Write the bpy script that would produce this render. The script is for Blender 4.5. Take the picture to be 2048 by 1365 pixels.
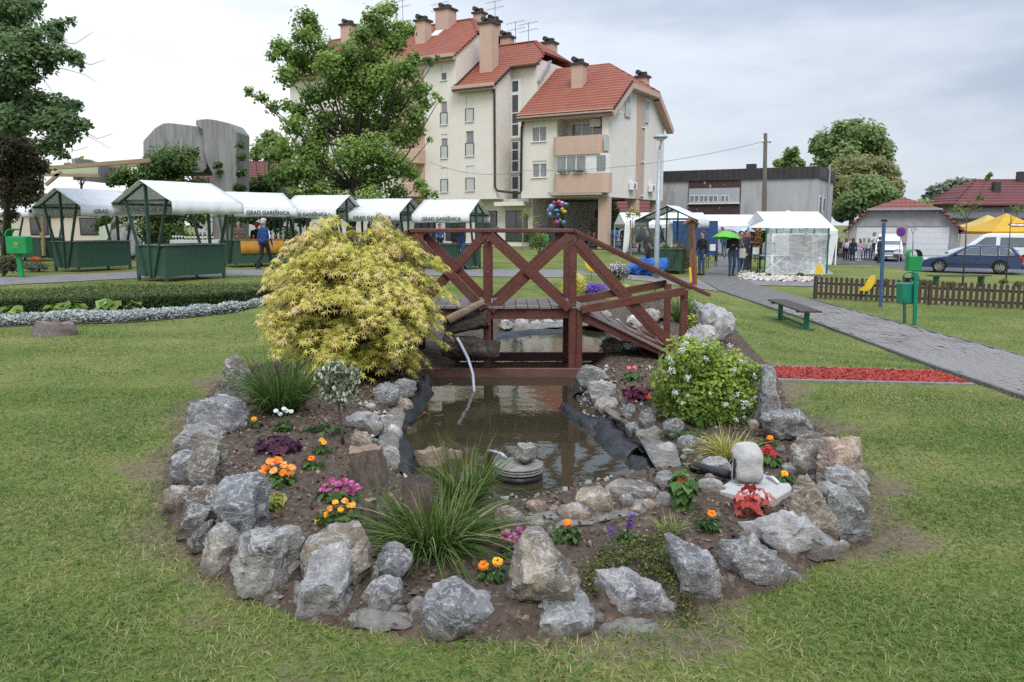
import bpy, bmesh, math, random
import numpy as np
from mathutils import Vector, Matrix, noise as mnoise

for o in list(bpy.data.objects):
    bpy.data.objects.remove(o)
SC = bpy.context.scene
COL = SC.collection
PI = math.pi
R = math.radians

# ------------------------------------------------------------------ camera
F_PX, CAM_H = 1593.0, 1.7
PITCH = math.atan(232.5 / F_PX)
cam_data = bpy.data.cameras.new('camera')
cam_data.sensor_width = 36.0
cam_data.lens = 36.0 * F_PX / 2048.0
cam_data.clip_end = 4000.0
cam = bpy.data.objects.new('camera', cam_data)
cam.location = (0, 0, CAM_H)
cam.rotation_euler = (PI / 2 - PITCH, 0, 0)
COL.objects.link(cam)
SC.camera = cam

# ------------------------------------------------------------------ world: overcast daylight
W = bpy.data.worlds.new('World')
SC.world = W
W.use_nodes = True
wn, wl = W.node_tree.nodes, W.node_tree.links
wn.clear()
w_out = wn.new('ShaderNodeOutputWorld')
w_bg = wn.new('ShaderNodeBackground')
w_sky = wn.new('ShaderNodeTexSky')
w_sky.sky_type = 'NISHITA'
w_sky.sun_disc = False
SUN_EL, SUN_ROT = R(50), R(166)
w_sky.sun_elevation, w_sky.sun_rotation = SUN_EL, SUN_ROT
w_tc = wn.new('ShaderNodeTexCoord')
w_sep = wn.new('ShaderNodeSeparateXYZ')
wl.new(w_tc.outputs['Generated'], w_sep.inputs[0])
w_map = wn.new('ShaderNodeMapping')
w_map.inputs['Scale'].default_value = (1.0, 1.0, 3.6)
w_map.inputs['Location'].default_value = (0.35, 0.1, 0.2)
wl.new(w_tc.outputs['Generated'], w_map.inputs[0])
w_no = wn.new('ShaderNodeTexNoise')
w_no.inputs['Scale'].default_value = 1.7
w_no.inputs['Detail'].default_value = 6
w_no.inputs['Roughness'].default_value = 0.55
wl.new(w_map.outputs[0], w_no.inputs['Vector'])
def wmath(op, a, b=None, clamp=False):
    n = wn.new('ShaderNodeMath'); n.operation = op; n.use_clamp = clamp
    for i, v in enumerate((a, b)):
        if v is None: continue
        if isinstance(v, (int, float)): n.inputs[i].default_value = v
        else: wl.new(v, n.inputs[i])
    return n.outputs[0]
# thicker, greyer cloud towards the east and with height; thin bright cloud in the west
w_x = wmath('MULTIPLY', w_sep.outputs['X'], 0.62)
w_z = wmath('MULTIPLY', w_sep.outputs['Z'], 1.35)
w_d = wmath('ADD', wmath('ADD', w_x, w_z), wmath('MULTIPLY', wmath('SUBTRACT', w_no.outputs['Fac'], 0.5), 0.85))
w_rmp = wn.new('ShaderNodeValToRGB')
w_rmp.color_ramp.interpolation = 'EASE'
e = w_rmp.color_ramp.elements
e[0].position = 0.0; e[0].color = (0.69, 0.69, 0.69, 1)
e[1].position = 0.50; e[1].color = (0.285, 0.335, 0.415, 1)
m_ = w_rmp.color_ramp.elements.new(0.24); m_.color = (0.49, 0.53, 0.585, 1)
wl.new(w_d, w_rmp.inputs[0])
# the overcast sky is brighter overhead than at the horizon
w_br = wmath('ADD', 0.98, wmath('MULTIPLY', wmath('POWER', wmath('MAXIMUM', w_sep.outputs['Z'], 0.0), 2.0), 2.9))
w_cl = wn.new('ShaderNodeVectorMath'); w_cl.operation = 'SCALE'
wl.new(w_rmp.outputs[0], w_cl.inputs[0]); wl.new(w_br, w_cl.inputs['Scale'])
w_cs = wn.new('ShaderNodeVectorMath'); w_cs.operation = 'SCALE'
wl.new(w_cl.outputs[0], w_cs.inputs[0]); w_cs.inputs['Scale'].default_value = 10.0
w_mix = wn.new('ShaderNodeMix'); w_mix.data_type = 'RGBA'
w_mix.inputs['Factor'].default_value = 0.93
wl.new(w_sky.outputs[0], w_mix.inputs['A']); wl.new(w_cs.outputs[0], w_mix.inputs['B'])
wl.new(w_mix.outputs['Result'], w_bg.inputs['Color'])
w_bg.inputs['Strength'].default_value = 0.1
wl.new(w_bg.outputs[0], w_out.inputs[0])

sun_d = bpy.data.lights.new('sun', 'SUN')
sun_d.energy, sun_d.angle, sun_d.color = 1.5, R(28), (1.0, 0.96, 0.90)
sun = bpy.data.objects.new('sun', sun_d)
COL.objects.link(sun)
sd = Vector((math.sin(SUN_ROT) * math.cos(SUN_EL), math.cos(SUN_ROT) * math.cos(SUN_EL), math.sin(SUN_EL)))
sun.rotation_euler = sd.to_track_quat('Z', 'Y').to_euler()
sun.location = sd * 60

vs = SC.view_settings
vs.view_transform = 'Standard'; vs.look = 'None'; vs.gamma = 1.0; vs.use_curve_mapping = False
vs.exposure = 0.66
SC.cycles.use_denoising = False
SC.cycles.adaptive_threshold = 0.005
SC.cycles.max_bounces = 6
SC.cycles.diffuse_bounces = 3
SC.cycles.glossy_bounces = 3
SC.cycles.transmission_bounces = 4
SC.cycles.transparent_max_bounces = 8
SC.cycles.caustics_reflective = False
SC.cycles.caustics_refractive = False

# ------------------------------------------------------------------ pixel -> place
FWD = np.array([0, math.cos(PITCH), -math.sin(PITCH)]); UPV = np.array([0, math.sin(PITCH), math.cos(PITCH)])
CAMP = np.array([0, 0, CAM_H])
def ray(px, py):
    return np.array([1.0, 0, 0]) * (px - 1024) / F_PX + UPV * (682.5 - py) / F_PX + FWD
def at(px, py, Y):
    r = ray(px, py); return Vector(CAMP + r * (Y / r[1]))
def gz(px, py, z=0.0):
    r = ray(px, py); return Vector(CAMP + r * ((z - CAM_H) / r[2]))
def ss(a, b, x):
    t = np.clip((np.asarray(x, float) - a) / (b - a), 0, 1); return t * t * (3 - 2 * t)
def G(x, y):
    """height of the lawn: it falls gently towards the car park on the right and rises a little by the stalls"""
    r = -0.5 * ss(1.8, 7, x) * ss(7, 14, y) - 0.3 * ss(10, 24, x) * ss(20, 40, y)
    r = r * (1 - 0.8 * ss(18, 40, y) * (1 - ss(12, 18, x)))
    return r + 0.2 * ss(3, 9, -np.asarray(x, float)) * ss(14, 20, y) * (1 - ss(45, 70, y))
def gp(px, py):
    z = 0.0
    for _ in range(25):
        p = gz(px, py, z); z = 0.5 * z + 0.5 * float(G(p.x, p.y))
    return Vector((p.x, p.y, float(G(p.x, p.y))))
def onG(x, y, dz=0.0): return Vector((x, y, float(G(x, y)) + dz))
def pxm(p):
    """photo pixels per metre at a place"""
    return F_PX / float((np.array(p) - CAMP) @ FWD)

# ------------------------------------------------------------------ materials
MATS = {}
def newmat(name):
    m = bpy.data.materials.new(name); m.use_nodes = True
    nt = m.node_tree; nt.nodes.clear()
    return m, nt.nodes, nt.links
def node(ns, typ, **kw):
    n = ns.new(typ)
    for k, v in kw.items():
        if k in n.inputs: n.inputs[k].default_value = v
        else: setattr(n, k, v)
    return n
def c4(c): return (c[0], c[1], c[2], 1)
def ramp(ns, ls, fac, stops):
    r = ns.new('ShaderNodeValToRGB'); e = r.color_ramp.elements
    while len(e) < len(stops): e.new(0.5)
    for i, (p, c) in enumerate(stops):
        e[i].position = p; e[i].color = c4(c)
    if fac is not None: ls.new(fac, r.inputs[0])
    return r.outputs[0]
def mixc(ns, ls, f, a, b, mode='MIX'):
    m = ns.new('ShaderNodeMix'); m.data_type = 'RGBA'; m.blend_type = mode
    for k, v in (('Factor', f), ('A', a), ('B', b)):
        if isinstance(v, (int, float)): m.inputs[k].default_value = v
        elif isinstance(v, tuple): m.inputs[k].default_value = c4(v)
        else: ls.new(v, m.inputs[k])
    return m.outputs['Result']
def pm(name, c1, c2=None, rough=0.7, scale=8.0, detail=5, bump=0.0, bscale=None, stretch=None, metal=0.0, spec=0.4, stains=None, dist=0.02, coords='Object'):
    """noise-varied principled material"""
    if name in MATS: return MATS[name]
    m, ns, ls = newmat(name)
    out = node(ns, 'ShaderNodeOutputMaterial'); b = node(ns, 'ShaderNodeBsdfPrincipled')
    b.inputs['Roughness'].default_value = rough; b.inputs['Metallic'].default_value = metal
    b.inputs['Specular IOR Level'].default_value = spec
    tc = node(ns, 'ShaderNodeTexCoord'); mp = node(ns, 'ShaderNodeMapping')
    ls.new(tc.outputs[coords], mp.inputs[0])
    if stretch: mp.inputs['Scale'].default_value = stretch
    n = node(ns, 'ShaderNodeTexNoise', Scale=scale, Detail=detail, Roughness=0.6); ls.new(mp.outputs[0], n.inputs['Vector'])
    c2 = c2 or tuple(min(1, x * 0.72) for x in c1)
    col = ramp(ns, ls, n.outputs['Fac'], [(0.32, c1), (0.68, c2)])
    if stains:
        sc_, cs, lo, hi = stains
        n2 = node(ns, 'ShaderNodeTexNoise', Scale=sc_, Detail=6, Roughness=0.65); ls.new(mp.outputs[0], n2.inputs['Vector'])
        f = ramp(ns, ls, n2.outputs['Fac'], [(lo, (0, 0, 0)), (hi, (1, 1, 1))])
        col = mixc(ns, ls, f, col, cs)
    ls.new(col, b.inputs['Base Color'])
    if bump:
        n3 = node(ns, 'ShaderNodeTexNoise', Scale=bscale or scale * 4, Detail=6, Roughness=0.65); ls.new(mp.outputs[0], n3.inputs['Vector'])
        bp = node(ns, 'ShaderNodeBump', Strength=bump, Distance=dist); ls.new(n3.outputs['Fac'], bp.inputs['Height'])
        ls.new(bp.outputs[0], b.inputs['Normal'])
    ls.new(b.outputs[0], out.inputs[0])
    MATS[name] = m
    return m
def leafmat(name, stops, trans=0.35, rough=0.55, attr='rnd', spec=0.25):
    """leaf colour runs along a ramp with each leaf's own number"""
    if name in MATS: return MATS[name]
    m, ns, ls = newmat(name)
    out = node(ns, 'ShaderNodeOutputMaterial'); b = node(ns, 'ShaderNodeBsdfPrincipled', Roughness=rough)
    b.inputs['Specular IOR Level'].default_value = spec
    a = node(ns, 'ShaderNodeAttribute', attribute_name=attr)
    col = ramp(ns, ls, a.outputs['Fac'], stops)
    ls.new(col, b.inputs['Base Color'])
    t = node(ns, 'ShaderNodeBsdfTranslucent'); ls.new(col, t.inputs['Color'])
    mx = node(ns, 'ShaderNodeMixShader', Fac=trans); mx.inputs[0].default_value = trans
    ls.new(b.outputs[0], mx.inputs[1]); ls.new(t.outputs[0], mx.inputs[2]); ls.new(mx.outputs[0], out.inputs[0])
    MATS[name] = m
    return m

# ------------------------------------------------------------------ scene objects
def tag(o, label=None, cat=None, group=None, kind=None):
    if label: o['label'] = label
    if cat: o['category'] = cat
    if group: o['group'] = group
    if kind: o['kind'] = kind
    return o
def thing(name, label, cat, loc=(0, 0, 0), rz=0.0, group=None):
    o = bpy.data.objects.new(name, None); COL.objects.link(o)
    o.empty_display_size = 0.1
    o.location = loc; o.rotation_euler = (0, 0, rz)
    return tag(o, label, cat, group)
def pmatrix(o):
    m = Matrix.Translation(o.location) @ o.rotation_euler.to_matrix().to_4x4() @ Matrix.Diagonal((*o.scale, 1))
    return (pmatrix(o.parent) @ o.matrix_parent_inverse @ m) if o.parent else m
def attach(o, parent, world=True):
    o.parent = parent
    if world: o.matrix_parent_inverse = pmatrix(parent).inverted()
    return o
def copy_tree(o, parent=None):
    c = o.copy(); COL.objects.link(c)
    if parent: c.parent = parent; c.matrix_parent_inverse = o.matrix_parent_inverse.copy()
    for ch in o.children: copy_tree(ch, c)
    return c
class MB:
    """collects shapes, then becomes ONE mesh object"""
    def __init__(s): s.v, s.f, s.m = [], [], []
    def add(s, vs, fs, mi=0):
        k = len(s.v); s.v += [tuple(v) for v in vs]; s.f += [tuple(i + k for i in f) for f in fs]; s.m += [mi] * len(fs); return s
    def box(s, c, d, rz=0.0, mi=0, M=None):
        M = M or Matrix.Rotation(rz, 3, 'Z'); c = Vector(c); h = Vector(d) / 2
        vs = [c + M @ Vector((sx * h.x, sy * h.y, sz * h.z)) for sz in (-1, 1) for sy in (-1, 1) for sx in (-1, 1)]
        return s.add(vs, [(0, 2, 3, 1), (4, 5, 7, 6), (0, 1, 5, 4), (2, 6, 7, 3), (0, 4, 6, 2), (1, 3, 7, 5)], mi)
    def bar(s, p0, p1, w, h, up=(0, 0, 1), mi=0, w1=None, h1=None):
        p0, p1 = Vector(p0), Vector(p1); d = (p1 - p0).normalized(); u = Vector(up)
        if abs(d.dot(u)) > 0.98: u = Vector((0, 1, 0))
        x = d.cross(u).normalized(); z = x.cross(d)
        w1, h1 = w1 or w, h1 or h
        vs = [p0 + x * a * w / 2 + z * b * h / 2 for b in (-1, 1) for a in (-1, 1)] + [p1 + x * a * w1 / 2 + z * b * h1 / 2 for b in (-1, 1) for a in (-1, 1)]
        return s.add(vs, [(0, 1, 3, 2), (4, 6, 7, 5), (0, 4, 5, 1), (2, 3, 7, 6), (0, 2, 6, 4), (1, 5, 7, 3)], mi)
    def tube(s, pts, rad, n=8, mi=0, cap=True, flat=1.0):
        pts = [Vector(p) for p in pts]; k = len(pts)
        rad = [rad] * k if isinstance(rad, (int, float)) else rad
        vs, fs = [], []; prev = None
        for i, p in enumerate(pts):
            d = (pts[min(i + 1, k - 1)] - pts[max(i - 1, 0)])
            d = d.normalized() if d.length > 1e-9 else Vector((0, 0, 1))
            if prev is None:
                prev = d.cross(Vector((0, 0, 1)))
                if prev.length < 0.05: prev = d.cross(Vector((1, 0, 0)))
            x = (prev - d * prev.dot(d)).normalized(); prev = x; y = d.cross(x)
            for j in range(n):
                a = 2 * PI * j / n; vs.append(p + x * math.cos(a) * rad[i] + y * math.sin(a) * rad[i] * flat)
        for i in range(k - 1):
            for j in range(n):
                fs.append((i * n + j, i * n + (j + 1) % n, (i + 1) * n + (j + 1) % n, (i + 1) * n + j))
        if cap:
            fs.append(tuple(range(n))[::-1]); fs.append(tuple((k - 1) * n + j for j in range(n)))
        return s.add(vs, fs, mi)
    def lathe(s, prof, n=16, c=(0, 0, 0), mi=0, M=None):
        c = Vector(c); M = M or Matrix.Identity(3); vs, fs = [], []
        for r, z in prof:
            for j in range(n):
                a = 2 * PI * j / n; vs.append(c + M @ Vector((r * math.cos(a), r * math.sin(a), z)))
        k = len(prof)
        for i in range(k - 1):
            for j in range(n): fs.append((i * n + j, i * n + (j + 1) % n, (i + 1) * n + (j + 1) % n, (i + 1) * n + j))
        fs.append(tuple(range(n))[::-1]); fs.append(tuple((k - 1) * n + j for j in range(n)))
        return s.add(vs, fs, mi)
    def prism(s, poly, vec, mi=0):
        poly = [Vector(p) for p in poly]; vec = Vector(vec); n = len(poly)
        vs = poly + [p + vec for p in poly]
        fs = [tuple(range(n)), tuple(range(2 * n - 1, n - 1, -1))] + [(i + n, (i + 1) % n + n, (i + 1) % n, i) for i in range(n)]
        return s.add(vs, fs, mi)
    def ball(s, c, r, mi=0, n=8, k=6):
        r = (r, r, r) if isinstance(r, (int, float)) else r; c = Vector(c); vs, fs = [], []
        for i in range(1, k):
            t = PI * i / k
            for j in range(n):
                a = 2 * PI * j / n; vs.append(c + Vector((r[0] * math.sin(t) * math.cos(a), r[1] * math.sin(t) * math.sin(a), r[2] * math.cos(t))))
        vs += [c + Vector((0, 0, r[2])), c - Vector((0, 0, r[2]))]
        T, B = len(vs) - 2, len(vs) - 1
        for j in range(n):
            fs.append((T, j, (j + 1) % n)); fs.append((B, (k - 2) * n + (j + 1) % n, (k - 2) * n + j))
            for i in range(k - 2): fs.append((i * n + j, (i + 1) * n + j, (i + 1) * n + (j + 1) % n, i * n + (j + 1) % n))
        return s.add(vs, fs, mi)
    def build(s, name, mats, parent=None, smooth=False, bevel=0.0, world=True):
        me = bpy.data.meshes.new(name); me.from_pydata(s.v, [], s.f)
        for m in (mats if isinstance(mats, (list, tuple)) else [mats]): me.materials.append(m)
        if any(s.m): me.polygons.foreach_set('material_index', s.m)
        bm = bmesh.new(); bm.from_mesh(me); bmesh.ops.recalc_face_normals(bm, faces=bm.faces); bm.to_mesh(me); bm.free()
        if smooth: me.polygons.foreach_set('use_smooth', [True] * len(me.polygons))
        o = bpy.data.objects.new(name, me); COL.objects.link(o)
        if bevel:
            b = o.modifiers.new('bevel', 'BEVEL'); b.width = bevel; b.segments = 1; b.limit_method = 'ANGLE'
        if parent: attach(o, parent, world)
        return o
def np_mesh(name, V, Fc, mat, parent=None, attrs=None, smooth=False, world=True):
    """V (n,3), Fc (m,k) arrays straight into a mesh object"""
    me = bpy.data.meshes.new(name); V = np.asarray(V, np.float32); Fc = np.asarray(Fc, np.int32)
    me.vertices.add(len(V)); me.vertices.foreach_set('co', V.ravel())
    k = Fc.shape[1]; me.loops.add(Fc.size); me.loops.foreach_set('vertex_index', Fc.ravel())
    me.polygons.add(len(Fc)); me.polygons.foreach_set('loop_start', np.arange(0, Fc.size, k, dtype=np.int32))
    me.polygons.foreach_set('loop_total', np.full(len(Fc), k, np.int32))
    if smooth: me.polygons.foreach_set('use_smooth', np.ones(len(Fc), bool))
    for an, av in (attrs or {}).items():
        a = me.attributes.new(an, 'FLOAT', 'POINT'); a.data.foreach_set('value', np.asarray(av, np.float32))
    for m in (mat if isinstance(mat, (list, tuple)) else [mat]): me.materials.append(m)
    me.update(calc_edges=True)
    o = bpy.data.objects.new(name, me); COL.objects.link(o)
    if parent: attach(o, parent, world)
    return o
RNG = np.random.default_rng(7)
def unit(v): return v / np.maximum(np.linalg.norm(v, axis=-1, keepdims=True), 1e-9)
LEAF = (np.array([[0, 0, 0], [.34, .42, .05], [0, 1, 0], [-.34, .42, .05]]), [(0, 1, 2), (0, 2, 3)])
LEAF_W = (np.array([[0, 0, 0], [.5, .45, .1], [0, 1, -.05], [-.5, .45, .1]]), [(0, 1, 2), (0, 2, 3)])
def star_leaf(lobes=7, inner=0.34, span=2.45):
    vs = [(0, 0, 0)]
    for i in range(lobes):
        a = PI / 2 + span * (i / (lobes - 1) - 0.5) * 2 * 0.98; r = 1.0 - 0.35 * abs(i / (lobes - 1) - 0.5) * 2
        vs.append((r * math.cos(a), r * math.sin(a), -0.16 * r))
        if i < lobes - 1:
            a2 = PI / 2 + span * ((i + .5) / (lobes - 1) - 0.5) * 2 * 0.98; vs.append((inner * math.cos(a2), inner * math.sin(a2), 0.03))
    return np.array(vs), [(0, i + 1, i) for i in range(1, len(vs) - 1)]
def leaves(name, C, N, size, tmpl, mat, parent=None, rnd=None, up=None, world=True):
    """one mesh of many leaves at C, facing N (their tips point along `up` or at random)"""
    tv, tf = tmpl; C = np.asarray(C, float); n = len(C); N = unit(np.asarray(N, float))
    a = unit(RNG.normal(size=(n, 3)) if up is None else np.asarray(up, float) + 1e-4)
    Yv = unit(a - (a * N).sum(1, keepdims=True) * N); Xv = np.cross(Yv, N)
    size = np.broadcast_to(np.asarray(size, float), (n,))
    V = (C[:, None] + size[:, None, None] * (tv[None, :, 0, None] * Xv[:, None] + tv[None, :, 1, None] * Yv[:, None] + tv[None, :, 2, None] * N[:, None]))
    k = len(tv); Fc = (np.array(tf)[None] + (np.arange(n) * k)[:, None, None]).reshape(-1, 3)
    rnd = RNG.random(n) if rnd is None else np.clip(rnd, 0, 1)
    return np_mesh(name, V.reshape(-1, 3), Fc, mat, parent, {'rnd': np.repeat(rnd, k)}, world=world)
def blades(name, P, D, L, Wd, mat, parent=None, rnd=None, droop=0.5, seg=3, world=True):
    """grass blades rooted at P, leaning along D (x,y,z), length L, width Wd, drooping"""
    P = np.asarray(P, float); D = unit(np.asarray(D, float)); n = len(P)
    L = np.broadcast_to(np.asarray(L, float), (n,)); Wd = np.broadcast_to(np.asarray(Wd, float), (n,)); droop = np.broadcast_to(np.asarray(droop, float), (n,))
    side = unit(np.cross(D, np.array([0, 0, 1.0])) + RNG.normal(size=(n, 3)) * 0.25)
    hor = D.copy(); hor[:, 2] = 0; V = []
    for i in range(seg + 1):
        t = i / seg
        p = P + D * (L * t)[:, None] + hor * (L * droop * t * t * 0.8)[:, None]; p[:, 2] -= L * droop * t * t * 0.75
        w = Wd * (1 - t ** 2.2) * 0.5
        if i < seg: V += [p - side * w[:, None], p + side * w[:, None]]
        else: V.append(p)
    k = len(V); V = np.stack(V, 1).reshape(-1, 3); Fs = []
    for i in range(seg - 1):
        a = 2 * i; Fs += [(a, a + 1, a + 3), (a, a + 3, a + 2)]
    Fs.append((2 * seg - 2, 2 * seg - 1, 2 * seg))
    Fc = (np.array(Fs)[None] + (np.arange(n) * k)[:, None, None]).reshape(-1, 3)
    rnd = RNG.random(n) if rnd is None else rnd
    return np_mesh(name, V, Fc, mat, parent, {'rnd': np.repeat(rnd, k)}, world=world)
def sphere_pts(n): return unit(RNG.normal(size=(n, 3)))
def poly_sd(P, poly):
    """signed distance (negative inside) of points P (n,2) to a polygon"""
    P = np.asarray(P, float); poly = np.asarray(poly, float); a = poly; b = np.roll(poly, -1, 0)
    best = np.full(len(P), 1e9); ins = np.zeros(len(P), bool)
    for p, q in zip(a, b):
        e = q - p; w = P - p; t = np.clip((w @ e) / (e @ e), 0, 1)
        best = np.minimum(best, np.hypot(*(w - t[:, None] * e).T))
        c = ((p[1] > P[:, 1]) != (q[1] > P[:, 1])) & (P[:, 0] < (q[0] - p[0]) * (P[:, 1] - p[1]) / (q[1] - p[1] + 1e-12) + p[0])
        ins ^= c
    return np.where(ins, -best, best)
def vnoise(P, s=1.0, seed=0):
    """cheap smooth value noise from summed sines, about -1..1"""
    P = np.asarray(P, float) * s; r = np.random.default_rng(seed); o = 0
    for i in range(6):
        k = r.normal(size=P.shape[1]) * (1 + 0.5 * i); o = o + np.sin(P @ k + r.random() * 6.28) / (1 + .35 * i)
    return o / 2.6
def text_mesh(name, body, size, M, mat, parent, mirror=False, bold=0.0):
    cu = bpy.data.curves.new(name, 'FONT'); cu.body = body; cu.size = size; cu.align_x = 'CENTER'; cu.align_y = 'CENTER'; cu.extrude = 0.002; cu.offset = bold
    t = bpy.data.objects.new(name, cu); COL.objects.link(t)
    dg = bpy.context.evaluated_depsgraph_get(); me = bpy.data.meshes.new_from_object(t.evaluated_get(dg)); me.name = name
    bpy.data.objects.remove(t)
    if mirror: me.transform(Matrix.Diagonal((-1, 1, 1, 1)))
    me.transform(M); me.materials.clear(); me.materials.append(mat)
    o = bpy.data.objects.new(name, me); COL.objects.link(o); o.parent = parent
    return o
# ================================================================== THE SETTING
def gpoly(pts, z=None): return [tuple((gp(x, y) if z is None else gz(x, y, z))[:2]) for x, y in pts]
WATER_Z = -0.13
POND_PX = [(985, 1018), (1080, 1012), (1160, 988), (1230, 972), (1300, 962), (1345, 948), (1300, 915), (1245, 888), (1205, 855), (1165, 832), (1145, 800), (1152, 772), (1175, 735),
           (1200, 700), (1215, 668), (1180, 652), (1100, 657), (1010, 662), (965, 690), (905, 735), (860, 760), (852, 790), (832, 830), (803, 855), (797, 890), (812, 930), (840, 970), (900, 1003)]
POND = gpoly(POND_PX, WATER_Z)
BED_PX = [(330, 1003), (345, 1060), (400, 1130), (500, 1192), (600, 1245), (760, 1264), (900, 1284), (1100, 1278), (1260, 1250), (1400, 1214), (1540, 1184), (1660, 1112), (1735, 1075), (1730, 970), (1695, 890),
          (1612, 850), (1568, 790), (1548, 748), (1505, 705), (1475, 672), (1450, 642), (1380, 620), (1290, 607), (1120, 607), (1000, 610), (900, 627), (780, 662), (640, 702), (520, 737), (440, 762), (395, 820), (350, 900)]
BED = gpoly(BED_PX, 0.0)
PATH_L = [(1436, 512), (1425, 530), (1400, 560), (1440, 583), (1633, 648), (1879, 741), (2048, 800), (2300, 890), (2800, 1068)]
PATH_R = [(2800, 928), (2300, 790), (2048, 716), (1826, 657), (1621, 600), (1511, 571), (1488, 556), (1503, 526), (1496, 512)]
def dens(p): return [(a[0] + (b_[0] - a[0]) * k / 6, a[1] + (b_[1] - a[1]) * k / 6) for a, b_ in zip(p[:-1], p[1:]) for k in range(6)] + [p[-1]]
PATH = gpoly(dens(PATH_L) + dens(PATH_R))
CROSS = gpoly([(-120, 556), (0, 555), (270, 545), (560, 540), (840, 538), (1100, 541), (1300, 551), (1396, 558), (1440, 584), (1300, 564), (1100, 556), (840, 552), (560, 553), (270, 558), (0, 572), (-120, 577)])
CROSS2 = gpoly([(1489, 557), (1650, 563), (1650, 575), (1510, 572)])
ROAD_NEAR = [(560, 492), (700, 492), (840, 493), (1000, 493), (1200, 500), (1300, 509), (1420, 513), (1560, 517), (1640, 523), (1750, 530), (1850, 545), (2048, 550), (2300, 558)]
ROAD = gpoly(ROAD_NEAR) + [(75, 45), (80, 82), (-34, 82)]
MULCH = gpoly([(1546, 737), (1872, 746), (1948, 772), (1555, 763)])

def bed_sd(P): return poly_sd(P, BED)
def pond_sd(P): return poly_sd(P, POND)
def soil_z(x, y):
    P = np.stack([np.atleast_1d(x), np.atleast_1d(y)], 1).astype(float)
    d = pond_sd(P); b = -bed_sd(P)
    z = -0.17 + 0.24 * ss(-0.05, 0.35, d); z = z * ss(-.01, .10, b) + -0.03 * (1 - ss(-.08, .03, b))
    z = z + (0.012 * vnoise(P, 9, 3) + 0.02 * vnoise(P, 2.5, 4)) * ss(0, .2, d)
    return z
def soil(px, py):
    """a place on the planting bed under a pixel"""
    z = 0.05
    for _ in range(12):
        p = gz(px, py, z); z = 0.4 * z + 0.6 * float(soil_z(p.x, p.y)[0])
    return Vector((p.x, p.y, z))

def sheet(name, poly, dz, mat, res=2.0, kind='structure', parent=None):
    bm = bmesh.new(); f = bm.faces.new([bm.verts.new((x, y, 0)) for x, y in poly])
    bmesh.ops.triangulate(bm, faces=[f])
    P = np.array(poly)
    for ax in (0, 1):
        n = Vector((1, 0, 0)) if ax == 0 else Vector((0, 1, 0))
        v = math.floor(P[:, ax].min() / res) * res + res
        while v < P[:, ax].max():
            bmesh.ops.bisect_plane(bm, geom=bm.verts[:] + bm.edges[:] + bm.faces[:], plane_co=n * v, plane_no=n); v += res
    for v in bm.verts: v.co.z = float(G(v.co.x, v.co.y)) + dz
    bmesh.ops.recalc_face_normals(bm, faces=bm.faces)
    if sum(f.normal.z for f in bm.faces) < 0: bmesh.ops.reverse_faces(bm, faces=bm.faces)
    me = bpy.data.meshes.new(name); bm.to_mesh(me); bm.free(); me.materials.append(mat)
    o = bpy.data.objects.new(name, me); COL.objects.link(o); tag(o, kind=kind)
    if parent: attach(o, parent)
    return o

# ---- lawn material: patchy greens, straw, bare earth near the bed
def lawn_mat():
    m, ns, ls = newmat('lawn'); out = node(ns, 'ShaderNodeOutputMaterial'); b = node(ns, 'ShaderNodeBsdfPrincipled', Roughness=0.9)
    b.inputs['Specular IOR Level'].default_value = 0.15
    tc = node(ns, 'ShaderNodeTexCoord')
    def nz(s, d=5, r=.6):
        n = node(ns, 'ShaderNodeTexNoise', Scale=s, Detail=d, Roughness=r); ls.new(tc.outputs['Object'], n.inputs['Vector']); return n.outputs['Fac']
    big = ramp(ns, ls, nz(0.55), [(.3, (.095, .14, .03)), (.5, (.16, .19, .048)), (.70, (.25, .235, .09))])
    fine = ramp(ns, ls, nz(34, 6, .75), [(.3, (.35, .35, .35)), (.7, (1.35, 1.35, 1.3))])
    col = mixc(ns, ls, 1.0, big, fine, 'MULTIPLY')
    straw = ramp(ns, ls, nz(5, 6, .7), [(.55, (0, 0, 0)), (.72, (1, 1, 1))])
    col = mixc(ns, ls, mixc(ns, ls, .55, (0, 0, 0), straw), col, (.20, .165, .075))
    a = node(ns, 'ShaderNodeAttribute', attribute_name='dirt')
    ad = node(ns, 'ShaderNodeMath', operation='ADD'); ls.new(a.outputs['Fac'], ad.inputs[0])
    mu = node(ns, 'ShaderNodeMath', operation='MULTIPLY'); ls.new(nz(7, 6, .7), mu.inputs[0]); mu.inputs[1].default_value = 0.9; ls.new(mu.outputs[0], ad.inputs[1])
    df = ramp(ns, ls, ad.outputs[0], [(.66, (0, 0, 0)), (.9, (1, 1, 1))])
    earth = ramp(ns, ls, nz(22, 7, .75), [(.3, (.10, .07, .045)), (.7, (.23, .18, .125))])
    ls.new(mixc(ns, ls, df, col, earth), b.inputs['Base Color'])
    bp = node(ns, 'ShaderNodeBump', Strength=.55, Distance=.03); ls.new(nz(45, 6, .8), bp.inputs['Height']); ls.new(bp.outputs[0], b.inputs['Normal'])
    ls.new(b.outputs[0], out.inputs[0]); return m
def graded(a, b, step, lo, hi, grow=1.22):
    v = list(np.arange(a, b + 1e-6, step)); s = step
    while v[-1] < hi: s *= grow; v.append(v[-1] + s)
    s = step; head = []
    x = a
    while x > lo: s *= grow; x -= s; head.append(x)
    return np.array(head[::-1] + v)
gx, gy = graded(-4, 4, .1, -1500, 1500), graded(2, 20, .1, -200, 2600)
XX, YY = np.meshgrid(gx, gy); Pg = np.stack([XX.ravel(), YY.ravel()], 1)
bd = np.full(len(Pg), 50.0); near = (np.abs(Pg[:, 0]) < 9) & (Pg[:, 1] > 0) & (Pg[:, 1] < 24)
bd[near] = bed_sd(Pg[near]); pdn = np.full(len(Pg), 50.0); pdn[near] = pond_sd(Pg[near])
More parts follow.
